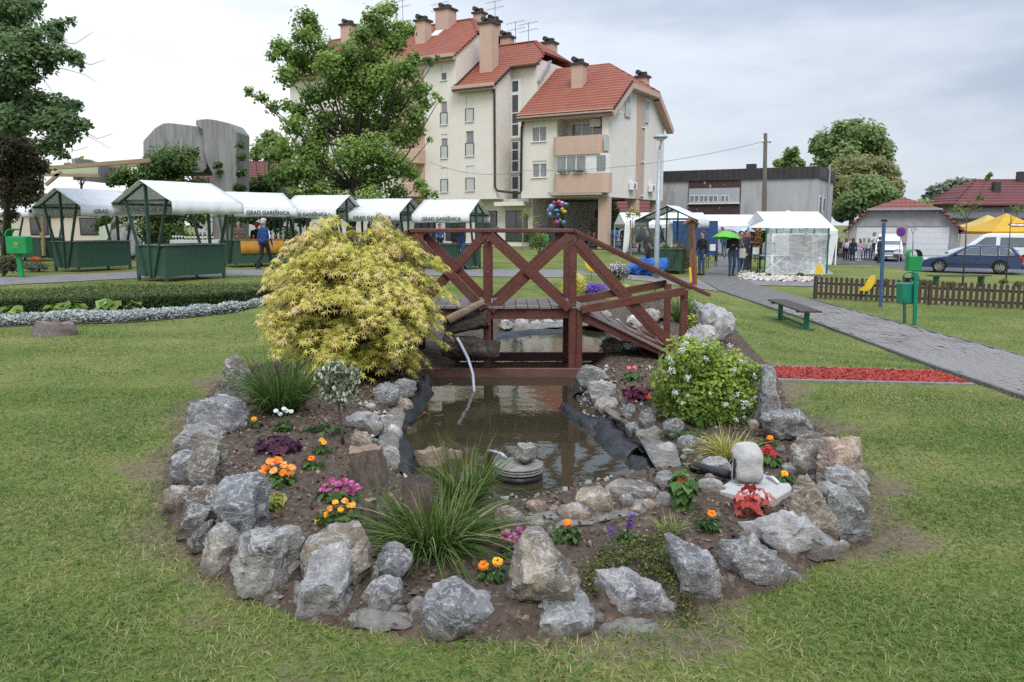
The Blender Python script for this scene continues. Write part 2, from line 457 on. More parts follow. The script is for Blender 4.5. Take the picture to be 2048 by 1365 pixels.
Zg = G(Pg[:, 0], Pg[:, 1]) 
Zg = np.where(bd < -.10, -0.20, Zg) - 0.8 * ss(0.15, -0.05, pdn)
Zg = Zg + np.where((bd > 0.05) & near, 0.008 * vnoise(Pg, 3.1, 11), 0)
dirt = (0.46 * ss(0.45, 0.0, bd + .28 * vnoise(Pg, 2.3, 6)) + .10 * ss(.10, 0, bd)) * (1 - 0.5 * ss(9, 12, Pg[:, 1])) + 0.08 * vnoise(Pg, 1.3, 5) * near
nx, ny = len(gx), len(gy); ii = np.arange(nx * ny).reshape(ny, nx)
Fg = np.stack([ii[:-1, :-1], ii[:-1, 1:], ii[1:, 1:], ii[1:, :-1]], -1).reshape(-1, 4)
M_LAWN = lawn_mat()
ground = np_mesh('lawn', np.column_stack([Pg, Zg]), Fg, M_LAWN, attrs={'dirt': dirt}, smooth=True)
tag(ground, 'mown green lawn with straw patches, thin and bare by the stones', kind='structure')

# ---- planting bed of brown mulch-covered soil round the pond
B = np.array(BED); st = 0.035
bx, by = np.arange(B[:, 0].min() - .1, B[:, 0].max() + .1, st), np.arange(B[:, 1].min() - .1, B[:, 1].max() + .1, st)
X2, Y2 = np.meshgrid(bx, by); P2 = np.stack([X2.ravel(), Y2.ravel()], 1); b2 = bed_sd(P2); p2 = pond_sd(P2)
z2 = soil_z(P2[:, 0], P2[:, 1]) + RNG.normal(size=len(P2)) * .006
keep = (b2 < .09) & (p2 > -.09)
i2 = np.arange(len(P2)).reshape(len(by), len(bx)); q = np.stack([i2[:-1, :-1], i2[:-1, 1:], i2[1:, 1:], i2[1:, :-1]], -1).reshape(-1, 4)
q = q[keep[q].all(1)]; used, inv = np.unique(q, return_inverse=True)
M_SOIL = pm('soil', (.135, .100, .075), (.060, .045, .035), rough=.95, scale=14, detail=8, bump=.9, bscale=70, spec=.15, stains=(26, (.22, .165, .12), .56, .66))
bed = np_mesh('planting_bed', np.column_stack([P2, z2])[used], inv.reshape(-1, 4), M_SOIL, smooth=True)
tag(bed, 'brown mulched soil of the planting bed round the pond', kind='structure')
# crumbs of bark and clods lying on the soil
n = 15000; Pc = np.column_stack([RNG.uniform(B[:, 0].min(), B[:, 0].max(), n), RNG.uniform(B[:, 1].min(), 9.5, n)])
k = (bed_sd(Pc) < -.02) & (pond_sd(Pc) > .22); Pc = Pc[k]
M_BARK = leafmat('bark_crumb', [(0, (.05, .03, .02)), (.5, (.12, .08, .055)), (.85, (.19, .145, .105)), (1, (.30, .24, .18))], trans=0, rough=.9)
cr = leaves('bark_mulch', np.column_stack([Pc, soil_z(Pc[:, 0], Pc[:, 1]) + .006]), np.column_stack([RNG.normal(size=(len(Pc), 2)) * .6, np.ones(len(Pc))]), RNG.uniform(.012, .036, len(Pc)),
            (np.array([[-.35, 0, 0], [.35, 0, 0], [.3, .8, .25], [-.3, .9, .1], [0, .4, .3]]), [(0, 1, 4), (1, 2, 4), (2, 3, 4), (3, 0, 4)]), M_BARK)
tag(cr, 'brown bark chips and crumbs scattered over the soil', kind='stuff')

# ---- pond: basin and water
def radial(name, rings, mat, cpx=(1020, 800), smooth=True):
    c = np.array(gz(*cpx, WATER_Z)[:2]); P = np.array(POND)
    fine = []
    for a, b_ in zip(P, np.roll(P, -1, 0)):
        for t in (0, .25, .5, .75): fine.append(a * (1 - t) + b_ * t)
    P = np.array(fine); P = (P + np.roll(P, 1, 0) + np.roll(P, -1, 0)) / 3; n = len(P); V = []
    for s, off, z in rings:
        d = P - c; V.append(np.column_stack([c + d * s + unit(d) * off, np.full(n, z)]))
    V = np.concatenate(V + [np.array([[c[0], c[1], rings[-1][2]]])]); Fs = []
    for i in range(len(rings) - 1):
        for j in range(n): Fs.append((i * n + j, i * n + (j + 1) % n, (i + 1) * n + (j + 1) % n, (i + 1) * n + j))
    L = (len(rings) - 1) * n; me = bpy.data.meshes.new(name)
    me.from_pydata([tuple(v) for v in V], [], Fs + [(L + j, L + (j + 1) % n, len(V) - 1) for j in range(n)])
    bm = bmesh.new(); bm.from_mesh(me); bmesh.ops.recalc_face_normals(bm, faces=bm.faces)
    if sum(f.normal.z for f in bm.faces) < 0: bmesh.ops.reverse_faces(bm, faces=bm.faces)
    bm.to_mesh(me); bm.free()
    me.materials.append(mat); me.polygons.foreach_set('use_smooth', [smooth] * len(me.polygons))
    o = bpy.data.objects.new(name, me); COL.objects.link(o); return o
M_BASIN = pm('pond_silt', (.12, .085, .035), (.045, .034, .015), rough=.9, scale=2.2, detail=6)
tag(radial('pond_basin', [(1, .10, -.10), (1, .05, -.16), (.97, 0, -.30), (.85, 0, -.42), (.4, 0, -.45)], M_BASIN), 'silty brown pond floor under the water', kind='structure')
def water_mat():
    m, ns, ls = newmat('pond_water'); out = node(ns, 'ShaderNodeOutputMaterial')
    tc = node(ns, 'ShaderNodeTexCoord'); mp = node(ns, 'ShaderNodeMapping'); mp.inputs['Scale'].default_value = (1, 1, 1); ls.new(tc.outputs['Object'], mp.inputs[0])
    n1 = node(ns, 'ShaderNodeTexNoise', Scale=5.5, Detail=3, Roughness=.5); ls.new(mp.outputs[0], n1.inputs['Vector'])
    v = node(ns, 'ShaderNodeTexVoronoi', Scale=2.6); ls.new(mp.outputs[0], v.inputs['Vector'])   # rings of raindrops
    s = node(ns, 'ShaderNodeMath', operation='SINE'); mu = node(ns, 'ShaderNodeMath', operation='MULTIPLY'); ls.new(v.outputs['Distance'], mu.inputs[0]); mu.inputs[1].default_value = 110
    ls.new(mu.outputs[0], s.inputs[0])
    fo = ramp(ns, ls, v.outputs['Distance'], [(.02, (1, 1, 1)), (.22, (0, 0, 0))]); mm = node(ns, 'ShaderNodeMath', operation='MULTIPLY'); ls.new(s.outputs[0], mm.inputs[0]); ls.new(fo, mm.inputs[1])
    b1 = node(ns, 'ShaderNodeBump', Strength=.045, Distance=.05); ls.new(n1.outputs['Fac'], b1.inputs['Height'])
    b2 = node(ns, 'ShaderNodeBump', Strength=.03, Distance=.02); ls.new(mm.outputs[0], b2.inputs['Height']); ls.new(b1.outputs[0], b2.inputs['Normal'])
    fr = node(ns, 'ShaderNodeFresnel', IOR=1.55); ls.new(b2.outputs[0], fr.inputs['Normal'])
    g = node(ns, 'ShaderNodeBsdfGlossy', Roughness=.035); ls.new(b2.outputs[0], g.inputs['Normal']); g.inputs['Color'].default_value = (.95, .95, .95, 1)
    t = node(ns, 'ShaderNodeBsdfTransparent'); t.inputs['Color'].default_value = (.68, .60, .44, 1)
    d = node(ns, 'ShaderNodeBsdfDiffuse'); d.inputs['Color'].default_value = (.070, .064, .036, 1)
    mx0 = node(ns, 'ShaderNodeMixShader'); mx0.inputs[0].default_value = .45; ls.new(t.outputs[0], mx0.inputs[1]); ls.new(d.outputs[0], mx0.inputs[2])
    mx = node(ns, 'ShaderNodeMixShader'); ls.new(fr.outputs[0], mx.inputs[0]); ls.new(mx0.outputs[0], mx.inputs[1]); ls.new(g.outputs[0], mx.inputs[2])
    ls.new(mx.outputs[0], out.inputs[0]); return m
tag(radial('water', [(1, .06, WATER_Z), (.9, 0, WATER_Z), (.5, 0, WATER_Z)], water_mat()), 'murky brown pond water with raindrop rings', kind='structure')

# ---- paths and road
def grit(name, c1, c2, s=60, **kw): return pm(name, c1, c2, rough=.9, scale=s, detail=7, bump=.4, bscale=s * 3, spec=.2, **kw)
M_JOINT = grit('path_joint', (.18, .17, .16), (.12, .113, .105), 5, stains=(14, (.09, .095, .06), .55, .66))
M_CROSS = grit('grey_path', (.23, .22, .21), (.165, .157, .15), 4, stains=(2.5, (.14, .135, .125), .5, .7))
M_ASPH = grit('asphalt', (.105, .105, .112), (.07, .07, .075), 8, stains=(.6, (.14, .14, .145), .45, .65))
M_PAVER = pm('paver', (.29, .268, .245), (.20, .183, .167), rough=.85, scale=30, detail=6, bump=.5, bscale=180, spec=.25, stains=(1.6, (.155, .145, .14), .45, .7))
road = sheet('road', ROAD, .012, M_ASPH, 3.0)
cross = sheet('cross_path', CROSS, .016, M_CROSS, 2.0)
sheet('side_path', CROSS2, .020, M_CROSS, 2.0)
path = sheet('footpath', PATH, .024, M_JOINT, 1.0)
# pavers in running bond along the footpath
A0, A1 = np.array(gp(1633, 648)[:2]), np.array(gp(2048, 800)[:2]); ad_ = (A1 - A0) / np.linalg.norm(A1 - A0); an_ = np.array([ad_[1], -ad_[0]])
if (np.array(gp(1826, 657)[:2]) - A0) @ an_ < 0: an_ = -an_
PL, PW, gap = .20, .10, .008; cells = []; Pp = np.array(PATH)
for j in range(-14, 42):
    for i in range(-80, 75):
        c = A0 + ad_ * (i * (PL + gap) + (j % 2) * .104) + an_ * ((j + .5) * (PW + gap)); cells.append(c)
cells = np.array(cells); sdp = poly_sd(cells, PATH)
cells = cells[sdp < -.055]
uu = 1024 + F_PX * cells[:, 0] / cells[:, 1]; okv = (cells[:, 0] < 12) & (uu < 2900) & (cells[:, 1] < 21); cells = cells[okv]
cells = cells[np.argsort(np.hypot(cells[:, 0], cells[:, 1]) + 50 * (1024 + F_PX * cells[:, 0] / cells[:, 1] > 2075))]
rzp = math.atan2(ad_[1], ad_[0])
pb = MB().box((0, 0, 0), (PL, PW, .03)); proto = pb.build('paver', M_PAVER, None, bevel=.006); pme = proto.data
for k_, c in enumerate(cells[:300]):
    o = proto if k_ == 0 else proto.copy()
    if k_: COL.objects.link(o)
    o.location = onG(c[0], c[1], .024 + random.uniform(-.004, .004)); o.rotation_euler = (random.uniform(-.012, .012), random.uniform(-.012, .012), rzp + random.uniform(-.012, .012)); attach(o, path)
mb = MB(); random.seed(4)
for c in cells[300:]:
    if random.random() < .015: continue
    M = Matrix.Rotation(rzp + random.uniform(-.012, .012), 3, 'Z') @ Matrix.Rotation(random.uniform(-.012, .012), 3, 'X'); mb.box(onG(c[0], c[1], .024 + random.uniform(-.005, .005)), (PL, PW, .03), M=M)
tag(mb.build('paver_field', M_PAVER, path), kind='stuff')
for side in (PATH_L[3:], PATH_R[:5]):
    ep_ = gpoly(dens(side))
    for a, b_ in zip(ep_[:-1], ep_[1:]): MB().bar(onG(*a, .022), onG(*b_, .022), .06, .05).build('edging_block', M_JOINT, path)
# ---- red mulch strip with concrete edging
M_RED = leafmat('red_chip', [(0, (.15, .018, .014)), (.5, (.34, .04, .028)), (1, (.50, .09, .065))], trans=0, rough=.85)
mulch = sheet('mulch_strip', MULCH, .012, pm('mulch_base', (.30, .05, .04), (.16, .03, .025), scale=20), .5)
MP = np.array(MULCH); n = 7500; Pm = np.column_stack([RNG.uniform(MP[:, 0].min(), MP[:, 0].max(), n), RNG.uniform(MP[:, 1].min(), MP[:, 1].max(), n)]); Pm = Pm[poly_sd(Pm, MULCH) < -.01]
ch = leaves('mulch_chips', np.column_stack([Pm, G(Pm[:, 0], Pm[:, 1]) + .02 + RNG.random(len(Pm)) * .012]), np.column_stack([RNG.normal(size=(len(Pm), 2)) * .28, np.ones(len(Pm))]), RNG.uniform(.022, .05, len(Pm)),
            (np.array([[-.16, 0, 0], [.16, .05, 0], [.12, 1, .1], [-.14, .9, .05], [0, .5, .14]]), [(0, 1, 4), (1, 2, 4), (2, 3, 4), (3, 0, 4)]), M_RED)
tag(ch, 'red dyed wood chips filling the strip beside the path', kind='stuff')
M_CONC = pm('edging_concrete', (.25, .24, .23), (.16, .155, .15), rough=.9, scale=12, bump=.3)
for a, b_, lb in ((MULCH[0], MULCH[1], 'grey concrete edging along the far side of the red chip strip'), (MULCH[3], MULCH[2], 'grey concrete edging along the near side of the red chip strip')):
    t = thing('edging_kerb', lb, 'kerb', onG(*a)); a, b_ = np.array(a), np.array(b_); L = np.linalg.norm(b_ - a); k_ = max(1, round(L))
    for i in range(k_):
        p, q_ = a + (b_ - a) * (i / k_), a + (b_ - a) * ((i + 1) / k_ - .006 / L)
        MB().bar(onG(*p, .0), onG(*q_, .0), .045, .06).build('edging_block', M_CONC, t, bevel=.005)

# ---- blades of grass on the lawn
def grass_area(n, x0, x1, y0, y1, L, Wd, thin=True):
    P = np.column_stack([RNG.uniform(x0, x1, n), RNG.uniform(y0, y1, n)])
    P = P[np.abs(P[:, 0]) < P[:, 1] * .66 + 1.5]
    b_ = bed_sd(P); k = (b_ > .01)
    for pl in (PATH, CROSS, MULCH): k &= poly_sd(P, pl) > .0
    # worn, thin turf beside the stones and in straw patches
    dn = .22 + .78 * ss(.0, .42, b_ + .34 * vnoise(P, 2.3, 6)); dn *= .72 + .28 * ss(-.5, .4, vnoise(P, 1.1, 9))
    k &= RNG.random(len(P)) < dn; P = P[k]; m = len(P)
    patch = vnoise(P, .75, 21) * .5 + vnoise(P, 2.6, 22) * .36 + vnoise(P, 7, 23) * .22
    rnd = np.clip(.48 + .42 * patch + RNG.normal(size=m) * .20 - .22 * ss(.5, .0, bed_sd(P)) * -1, 0, 1)
    D = np.column_stack([RNG.normal(size=(m, 2)) * .55, np.ones(m)])
    Lh = L * RNG.uniform(.5, 1.25, m) * (1 + .25 * patch)
    return np.column_stack([P, G(P[:, 0], P[:, 1]) - .006]), D, Lh, Wd * RNG.uniform(.7, 1.3, m), rnd
M_GRASS = leafmat('grass_blade', [(0, (.055, .13, .028)), (.3, (.115, .205, .043)), (.58, (.188, .255, .06)), (.82, (.30, .305, .11)), (1, (.44, .38, .19))], trans=.4, rough=.5)
parts = [grass_area(190000, -4.8, 4.8, 2.0, 5.0, .055, .0055), grass_area(155000, -6.8, 6.8, 5.0, 8.2, .048, .007), grass_area(130000, -10, 10, 8.2, 13.5, .042, .011), grass_area(100000, -16, 16, 13.5, 24, .045, .02)]
P = np.column_stack([RNG.uniform(-3.4, 3.4, 60000), RNG.uniform(2.4, 8, 60000)]); s_ = bed_sd(P); P = P[(s_ > -.02) & (s_ < .35) & (vnoise(P, 5, 31) > .15)]; m = len(P)
parts.append((np.column_stack([P, G(P[:, 0], P[:, 1]) - .01]), np.column_stack([RNG.normal(size=(m, 2)) * .6, np.ones(m)]), RNG.uniform(.04, .11, m), RNG.uniform(.004, .007, m), RNG.random(m) * .72))   # straggly tufts at the stones
gr = blades('grass', *[np.concatenate([p[i] for p in parts]) for i in range(4)], M_GRASS, rnd=np.concatenate([p[4] for p in parts]), droop=.55, seg=2)
tag(gr, 'short mown grass blades covering the lawn', kind='stuff')
# taller tufts and clover leaves by the stones
n = 9000; P = np.column_stack([RNG.uniform(-3.6, 3.6, n), RNG.uniform(2.3, 7, n)]); s_ = bed_sd(P); P = P[(s_ > .04) & (vnoise(P, 1.9, 41) > .25)]
lf = leaves('clover', np.column_stack([P, G(P[:, 0], P[:, 1]) + .02 + RNG.random(len(P)) * .012]), np.column_stack([RNG.normal(size=(len(P), 2)) * .35, np.ones(len(P))]), RNG.uniform(.012, .034, len(P)), LEAF_W,
            leafmat('clover_leaf', [(0, (.05, .10, .02)), (1, (.14, .21, .05))]))
tag(lf, 'low clover and weed leaves in the grass near the stones', kind='stuff')
# ================================================================== FOOTBRIDGE
def wood_mat(name, c1, c2, c3, axis_scale=(2, 2, 2), rough=.55):
    m, ns, ls = newmat(name); out = node(ns, 'ShaderNodeOutputMaterial'); b = node(ns, 'ShaderNodeBsdfPrincipled', Roughness=rough)
    tc = node(ns, 'ShaderNodeTexCoord'); mp = node(ns, 'ShaderNodeMapping'); mp.inputs['Scale'].default_value = axis_scale; ls.new(tc.outputs['Object'], mp.inputs[0])
    n = node(ns, 'ShaderNodeTexNoise', Scale=9, Detail=7, Roughness=.7); ls.new(mp.outputs[0], n.inputs['Vector'])
    w = node(ns, 'ShaderNodeTexNoise', Scale=2.2, Detail=5, Roughness=.65); ls.new(tc.outputs['Object'], w.inputs['Vector'])
    col = ramp(ns, ls, n.outputs['Fac'], [(.32, c1), (.62, c2)])
    f = ramp(ns, ls, w.outputs['Fac'], [(.50, (0, 0, 0)), (.72, (.75, .75, .75))]); col = mixc(ns, ls, f, col, c3)
    ls.new(col, b.inputs['Base Color'])
    bp = node(ns, 'ShaderNodeBump', Strength=.35, Distance=.01); ls.new(n.outputs['Fac'], bp.inputs['Height']); ls.new(bp.outputs[0], b.inputs['Normal'])
    ls.new(b.outputs[0], out.inputs[0]); MATS[name] = m; return m
RED1, RED2, RED3 = (.15, .036, .020), (.068, .020, .013), (.11, .06, .042)
M_BR = wood_mat('red_stained_wood', RED1, RED2, RED3, (3, 3, 3)); M_BRX = wood_mat('red_stained_beam', (.16, .07, .045), (.095, .042, .03), (.06, .03, .024), (1, 9, 9))
M_DECK = wood_mat('weathered_deck', (.235, .20, .18), (.15, .125, .115), (.10, .065, .055), (9, 2, 9), .8)
YN, YF = 9.6, 10.62
br = thing('footbridge', 'dark red wooden footbridge with crossed railings over the pond', 'bridge', (-.24, (YN + YF) / 2, 0))
def bp_(px, py, Y): return at(px, py, Y)
XL, XM, XR, XE = -1.21, -.30, .73, 2.08; DZ, RZ = .72, 1.63; XLE = -2.56
def member(name, p, q_, w=.065, h=.09, mat=None, bev=.006, up=(0, 0, 1)): return MB().bar(p, q_, w, h, up).build(name, mat or M_BR, br, bevel=bev)
for si, Y in enumerate((YN, YF)):
    o = -.045 if si == 0 else .045          # braces on the outer face of the posts
    for x in (XL, XM, XR): member('post', (x, Y, -.16), (x, Y, RZ - .02), .09, .10)
    for x in (XE, XLE): member('end_post', (x, Y, -.05), (x, Y, .86 + (.06 if si == 0 else .06)), .08, .08)
    # hand rail: level over the water, sloping down both ramps
    member('handrail', (XL - .03, Y, RZ), (XR + .02, Y, RZ), .15, .045)
    member('handrail', (XR + .0, Y, RZ + .004), (XE + .30, Y, .86), .15, .045); member('handrail', (XL, Y, RZ + .004), (XLE - .28, Y, .86), .15, .045)
    for xa, xb in ((XL, XM), (XM, XR)):
        member('brace', (xa + .04, Y + o, DZ - .04), (xb - .04, Y + o, RZ - .06), .035, .105); member('brace', (xa + .04, Y + o * 1.9, RZ - .06), (xb - .04, Y + o * 1.9, DZ - .02), .035, .105)
    for s, x0, x1 in ((1, XR, XE), (-1, XL, XLE)):
        member('brace', (x0 + .05 * s, Y + o, RZ - .12), (x1 - .12 * s, Y + o, .22), .035, .105); member('brace', (x0 + .10 * s, Y + o * 1.9, DZ - .03), (x1, Y + o * 1.9, .92), .035, .10)
        member('stringer', (x0 + .02 * s, Y - o * .2, DZ - .07), (x1 + .05 * s, Y - o * .2, .06), .055, .13)
    member('deck_beam', (XL - .02, Y - o * .2, DZ - .085), (XR + .03, Y - o * .2, DZ - .085), .06, .12)
    if si == 0:
        member('knee_post', (XR + .085, Y, -.16), (XR + .085, Y, DZ - .01), .075, .09); member('sill_beam', (-1.15, Y - .075, -.085), (.86, Y - .075, -.085), .05, .125, M_BRX)
        member('sill_beam', (1.12, Y - .02, -.06), (1.95, Y - .02, -.06), .05, .09, M_BRX)
    else:
        member('sill_beam', (-1.2, Y, -.06), (1.78, Y, -.06), .06, .12)
    member('sill_beam', (-.75 + si * 1.35, YN + .02, -.175), (-.75 + si * 1.35, YF - .06, -.175), .08, .08)
for x in (XL, XM, XR, XE):
    for z in ((DZ + .03, RZ - .12, DZ + .42) if x < 1 else (.3, .8)): MB().lathe([(.016, 0), (.016, .012), (.006, .016)], 8, (x + .012, YN - .1, z), M=Matrix.Rotation(PI / 2, 3, 'X')).build('bolt', pm('bolt', (.10, .09, .085), metal=.6, rough=.5), br)
# deck boards across the bridge, and cleated boards down the ramps
nb = 14; pw = (XR - XL + .06) / nb; deck = MB().box((0, 0, 0), (pw - .007, YF - YN + .12, .035)).build('deck_board', M_DECK, None, bevel=.004)
for i in range(nb):
    o = deck if i == 0 else deck.copy()
    if i: COL.objects.link(o)
    o.location = (XL - .03 + pw * (i + .5), (YN + YF) / 2 + random.uniform(-.012, .012), DZ - .005 + random.uniform(-.003, .003)); attach(o, br)
for s, x0, x1 in ((1, XR, XE), (-1, XL, XLE)):
    L = math.hypot(x1 - x0, DZ); n_ = 11; ang = math.atan2(DZ - .05, abs(x1 - x0))
    for i in range(n_):
        t = (i + .5) / n_; o = deck.copy(); COL.objects.link(o); o.name = 'ramp_board'
        o.location = (x0 + (x1 - x0) * t + .03 * s, (YN + YF) / 2, DZ + .002 - (DZ - .06) * t); o.rotation_euler = (0, ang * s, 0); attach(o, br)
        if i % 2: MB().box((x0 + (x1 - x0) * t + .03 * s, (YN + YF) / 2, DZ + .03 - (DZ - .06) * t), (.03, YF - YN - .1, .025)).build('cleat', M_DECK, br)

# ================================================================== ROCKS
def rock_mat():
    m, ns, ls = newmat('rock'); out = node(ns, 'ShaderNodeOutputMaterial'); b = node(ns, 'ShaderNodeBsdfPrincipled', Roughness=.72); b.inputs['Specular IOR Level'].default_value = .35
    oi = node(ns, 'ShaderNodeObjectInfo'); tc = node(ns, 'ShaderNodeTexCoord'); va = node(ns, 'ShaderNodeVectorMath', operation='ADD'); ls.new(tc.outputs['Object'], va.inputs[0])
    sc_ = node(ns, 'ShaderNodeVectorMath', operation='SCALE'); ls.new(oi.outputs['Location'], sc_.inputs[0]); sc_.inputs['Scale'].default_value = 3.1; ls.new(sc_.outputs[0], va.inputs[1]); V = va.outputs[0]
    def nz(s, d=6, r=.65, dist=0):
        n = node(ns, 'ShaderNodeTexNoise', Scale=s, Detail=d, Roughness=r, Distortion=dist); ls.new(V, n.inputs['Vector']); return n.outputs['Fac']
    base = mixc(ns, ls, 1.0, oi.outputs['Color'], ramp(ns, ls, nz(4.5, 8, .7, .6), [(.32, (.26, .27, .30)), (.46, (.80, .81, .83)), (.58, (1.1, 1.1, 1.09)), (.68, (2.1, 2.08, 2.02))]), 'MULTIPLY')
    grain = ramp(ns, ls, nz(75, 5, .75), [(.3, (.62, .62, .63)), (.72, (1.35, 1.34, 1.32))]); base = mixc(ns, ls, 1.0, base, grain, 'MULTIPLY')
    # pale calcite veins
    mp = node(ns, 'ShaderNodeMapping'); mp.inputs['Rotation'].default_value = (.5, .7, .2); mp.inputs['Scale'].default_value = (1, 1, 2.4); ls.new(V, mp.inputs[0])
    n2 = node(ns, 'ShaderNodeTexNoise', Scale=7, Detail=4, Roughness=.55, Distortion=1.2); ls.new(mp.outputs[0], n2.inputs['Vector'])
    ve = ramp(ns, ls, n2.outputs['Fac'], [(.462, (0, 0, 0)), (.492, (.85, .85, .85)), (.52, (0, 0, 0))]); base = mixc(ns, ls, ve, base, (.55, .54, .53))
    rust = ramp(ns, ls, nz(3.1, 5, .6, .4), [(.60, (0, 0, 0)), (.74, (.55, .55, .55))]); base = mixc(ns, ls, rust, base, mixc(ns, ls, .5, (.30, .20, .125), oi.outputs['Color']))
    sp = node(ns, 'ShaderNodeSeparateXYZ'); ls.new(tc.outputs['Object'], sp.inputs[0]); am = node(ns, 'ShaderNodeMath', operation='MULTIPLY_ADD'); ls.new(nz(11), am.inputs[0]); am.inputs[1].default_value = .16; ls.new(sp.outputs['Z'], am.inputs[2])   # soil splashed on the foot of each stone
    base = mixc(ns, ls, ramp(ns, ls, am.outputs[0], [(.085, (.8, .8, .8)), (.14, (0, 0, 0))]), base, (.13, .10, .075))
    ls.new(base, b.inputs['Base Color'])
    h = mixc(ns, ls, .45, nz(9, 8, .7), nz(42, 7, .75)); bp = node(ns, 'ShaderNodeBump', Strength=1.0, Distance=.045); ls.new(h, bp.inputs['Height']); ls.new(bp.outputs[0], b.inputs['Normal'])
    ls.new(b.outputs[0], out.inputs[0]); return m
M_ROCK = rock_mat()
_ico = {}
def ico(sub):
    if sub not in _ico:
        bm = bmesh.new(); bmesh.ops.create_icosphere(bm, subdivisions=sub, radius=1); bm.verts.ensure_lookup_table()
        _ico[sub] = (np.array([v.co[:] for v in bm.verts]), np.array([[v.index for v in f.verts] for f in bm.faces])); bm.free()
    return _ico[sub]
def rock_verts(outline, depth, seed, sub=4, rough=1.0, facets=11):
    """outline: closed polygon in metres in the upright plane facing the viewer; the stone bulges to `depth` both ways, with broken facets"""
    D, Fc = ico(sub); r = np.random.default_rng(seed); O = np.asarray(outline, float)
    A = 0.0; c = O.mean(0); th = np.arctan2(D[:, 2], D[:, 0]); d2 = np.column_stack([np.cos(th), np.sin(th)]); Rr = np.full(len(D), 1e9)
    for p, q_ in zip(O - c, np.roll(O, -1, 0) - c):
        e_ = q_ - p; den = d2[:, 0] * e_[1] - d2[:, 1] * e_[0]; den = np.where(np.abs(den) < 1e-9, 1e-9, den)
        t = (p[0] * e_[1] - p[1] * e_[0]) / den; u_ = (p[0] * d2[:, 1] - p[1] * d2[:, 0]) / den
        Rr = np.where((t > 0) & (u_ >= -.001) & (u_ <= 1.001), np.minimum(Rr, t), Rr)
    Rr = np.where(Rr > 1e8, np.median(Rr[Rr < 1e8]), Rr); rho = np.hypot(D[:, 0], D[:, 2]); ext = O.max(0) - O.min(0)
    # broken faces: cut the unit ball with random planes before it is stretched to the outline
    k = np.ones(len(D))
    for _ in range(facets):
        n_ = unit(r.normal(size=3) * np.array([.9, 1.0, .9])); h = r.uniform(.58, .86); dn = D @ n_; k = np.minimum(k, np.where(dn > 1e-3, h / np.maximum(dn, 1e-3), 1))
    for _ in range(26):
        n_ = unit(r.normal(size=3)); h = r.uniform(.86, .985); dn = D @ n_; k = np.minimum(k, np.where(dn > 1e-3, h / np.maximum(dn, 1e-3), 1))
    kk = np.where(np.abs(D[:, 1]) < .22, 1 - (1 - k) * np.abs(D[:, 1]) / .22, k)
    yv = depth * np.sign(D[:, 1]) * np.abs(D[:, 1]) ** .75 * k; rr = Rr * rho ** .62 * kk
    V = np.column_stack([c[0] + rr * d2[:, 0], yv, c[1] + rr * d2[:, 1]]); s = float(max(ext)); nrm = unit(D)
    nzv = vnoise(V / s, 5, seed) * .034 + vnoise(V / s, 13, seed + 1) * .022 + np.abs(vnoise(V / s, 9, seed + 2)) * -.034 + vnoise(V / s, 26, seed + 5) * .009 + r.normal(size=len(V)) * .0035
    return V + nrm * (nzv * s * rough)[:, None], Fc
def rock(px_outline, label, color, seed, depth=None, name='rock', cat='rock', base=None, foot=None, group=None, sub=4, rough=1.0, facets=11, on=soil, sink=.05):
    """a boulder whose outline in the photograph is px_outline; it stands where its foot meets the ground"""
    O = np.array(px_outline, float); fx = (O[:, 0].min() + O[:, 0].max()) / 2; fy = foot if foot else O[:, 1].max(); O = np.array([fx, fy]) + (O - np.array([fx, fy])) * 1.09
    P = on(fx, fy); s = pxm(P); w = (O[:, 0].max() - O[:, 0].min()) / s; dpt = depth or max(.06, .42 * w)
    # the foot seen in front belongs to the near side: set the middle plane back by the stone's depth
    Y = P.y + dpt * .8; W3 = np.array([at(x, y, Y)[:] for x, y in O]); cx = W3[:, 0].mean(); g = float(P.z)
    ol = np.column_stack([W3[:, 0] - cx, W3[:, 2] - g]); ol[:, 1] = np.maximum(ol[:, 1], -.02)
    low = ol[:, 1] < .12 * ol[:, 1].max(); ol[low, 1] -= sink
    V, Fc = rock_verts(ol, dpt, seed, sub, rough, facets)
    o = np_mesh(name, V, Fc, M_ROCK, None, smooth=False); o.location = (cx, Y, g); cm = sum(color) / 3; o.color = (*[1.16 * (.8 * q_ + .2 * cm) * w_ for q_, w_ in zip(color, (1.07, 1.0, .92))], 1)
    for pl in (o.data,): pl.polygons.foreach_set('use_smooth', np.ones(len(Fc), bool)); pl.set_sharp_from_angle(angle=R(28))
    return tag(o, label, cat, group)
BL, GR, BN, PK, LT, DK = (.205, .22, .25), (.23, .23, .23), (.235, .195, .155), (.33, .25, .205), (.33, .335, .345), (.115, .12, .13)
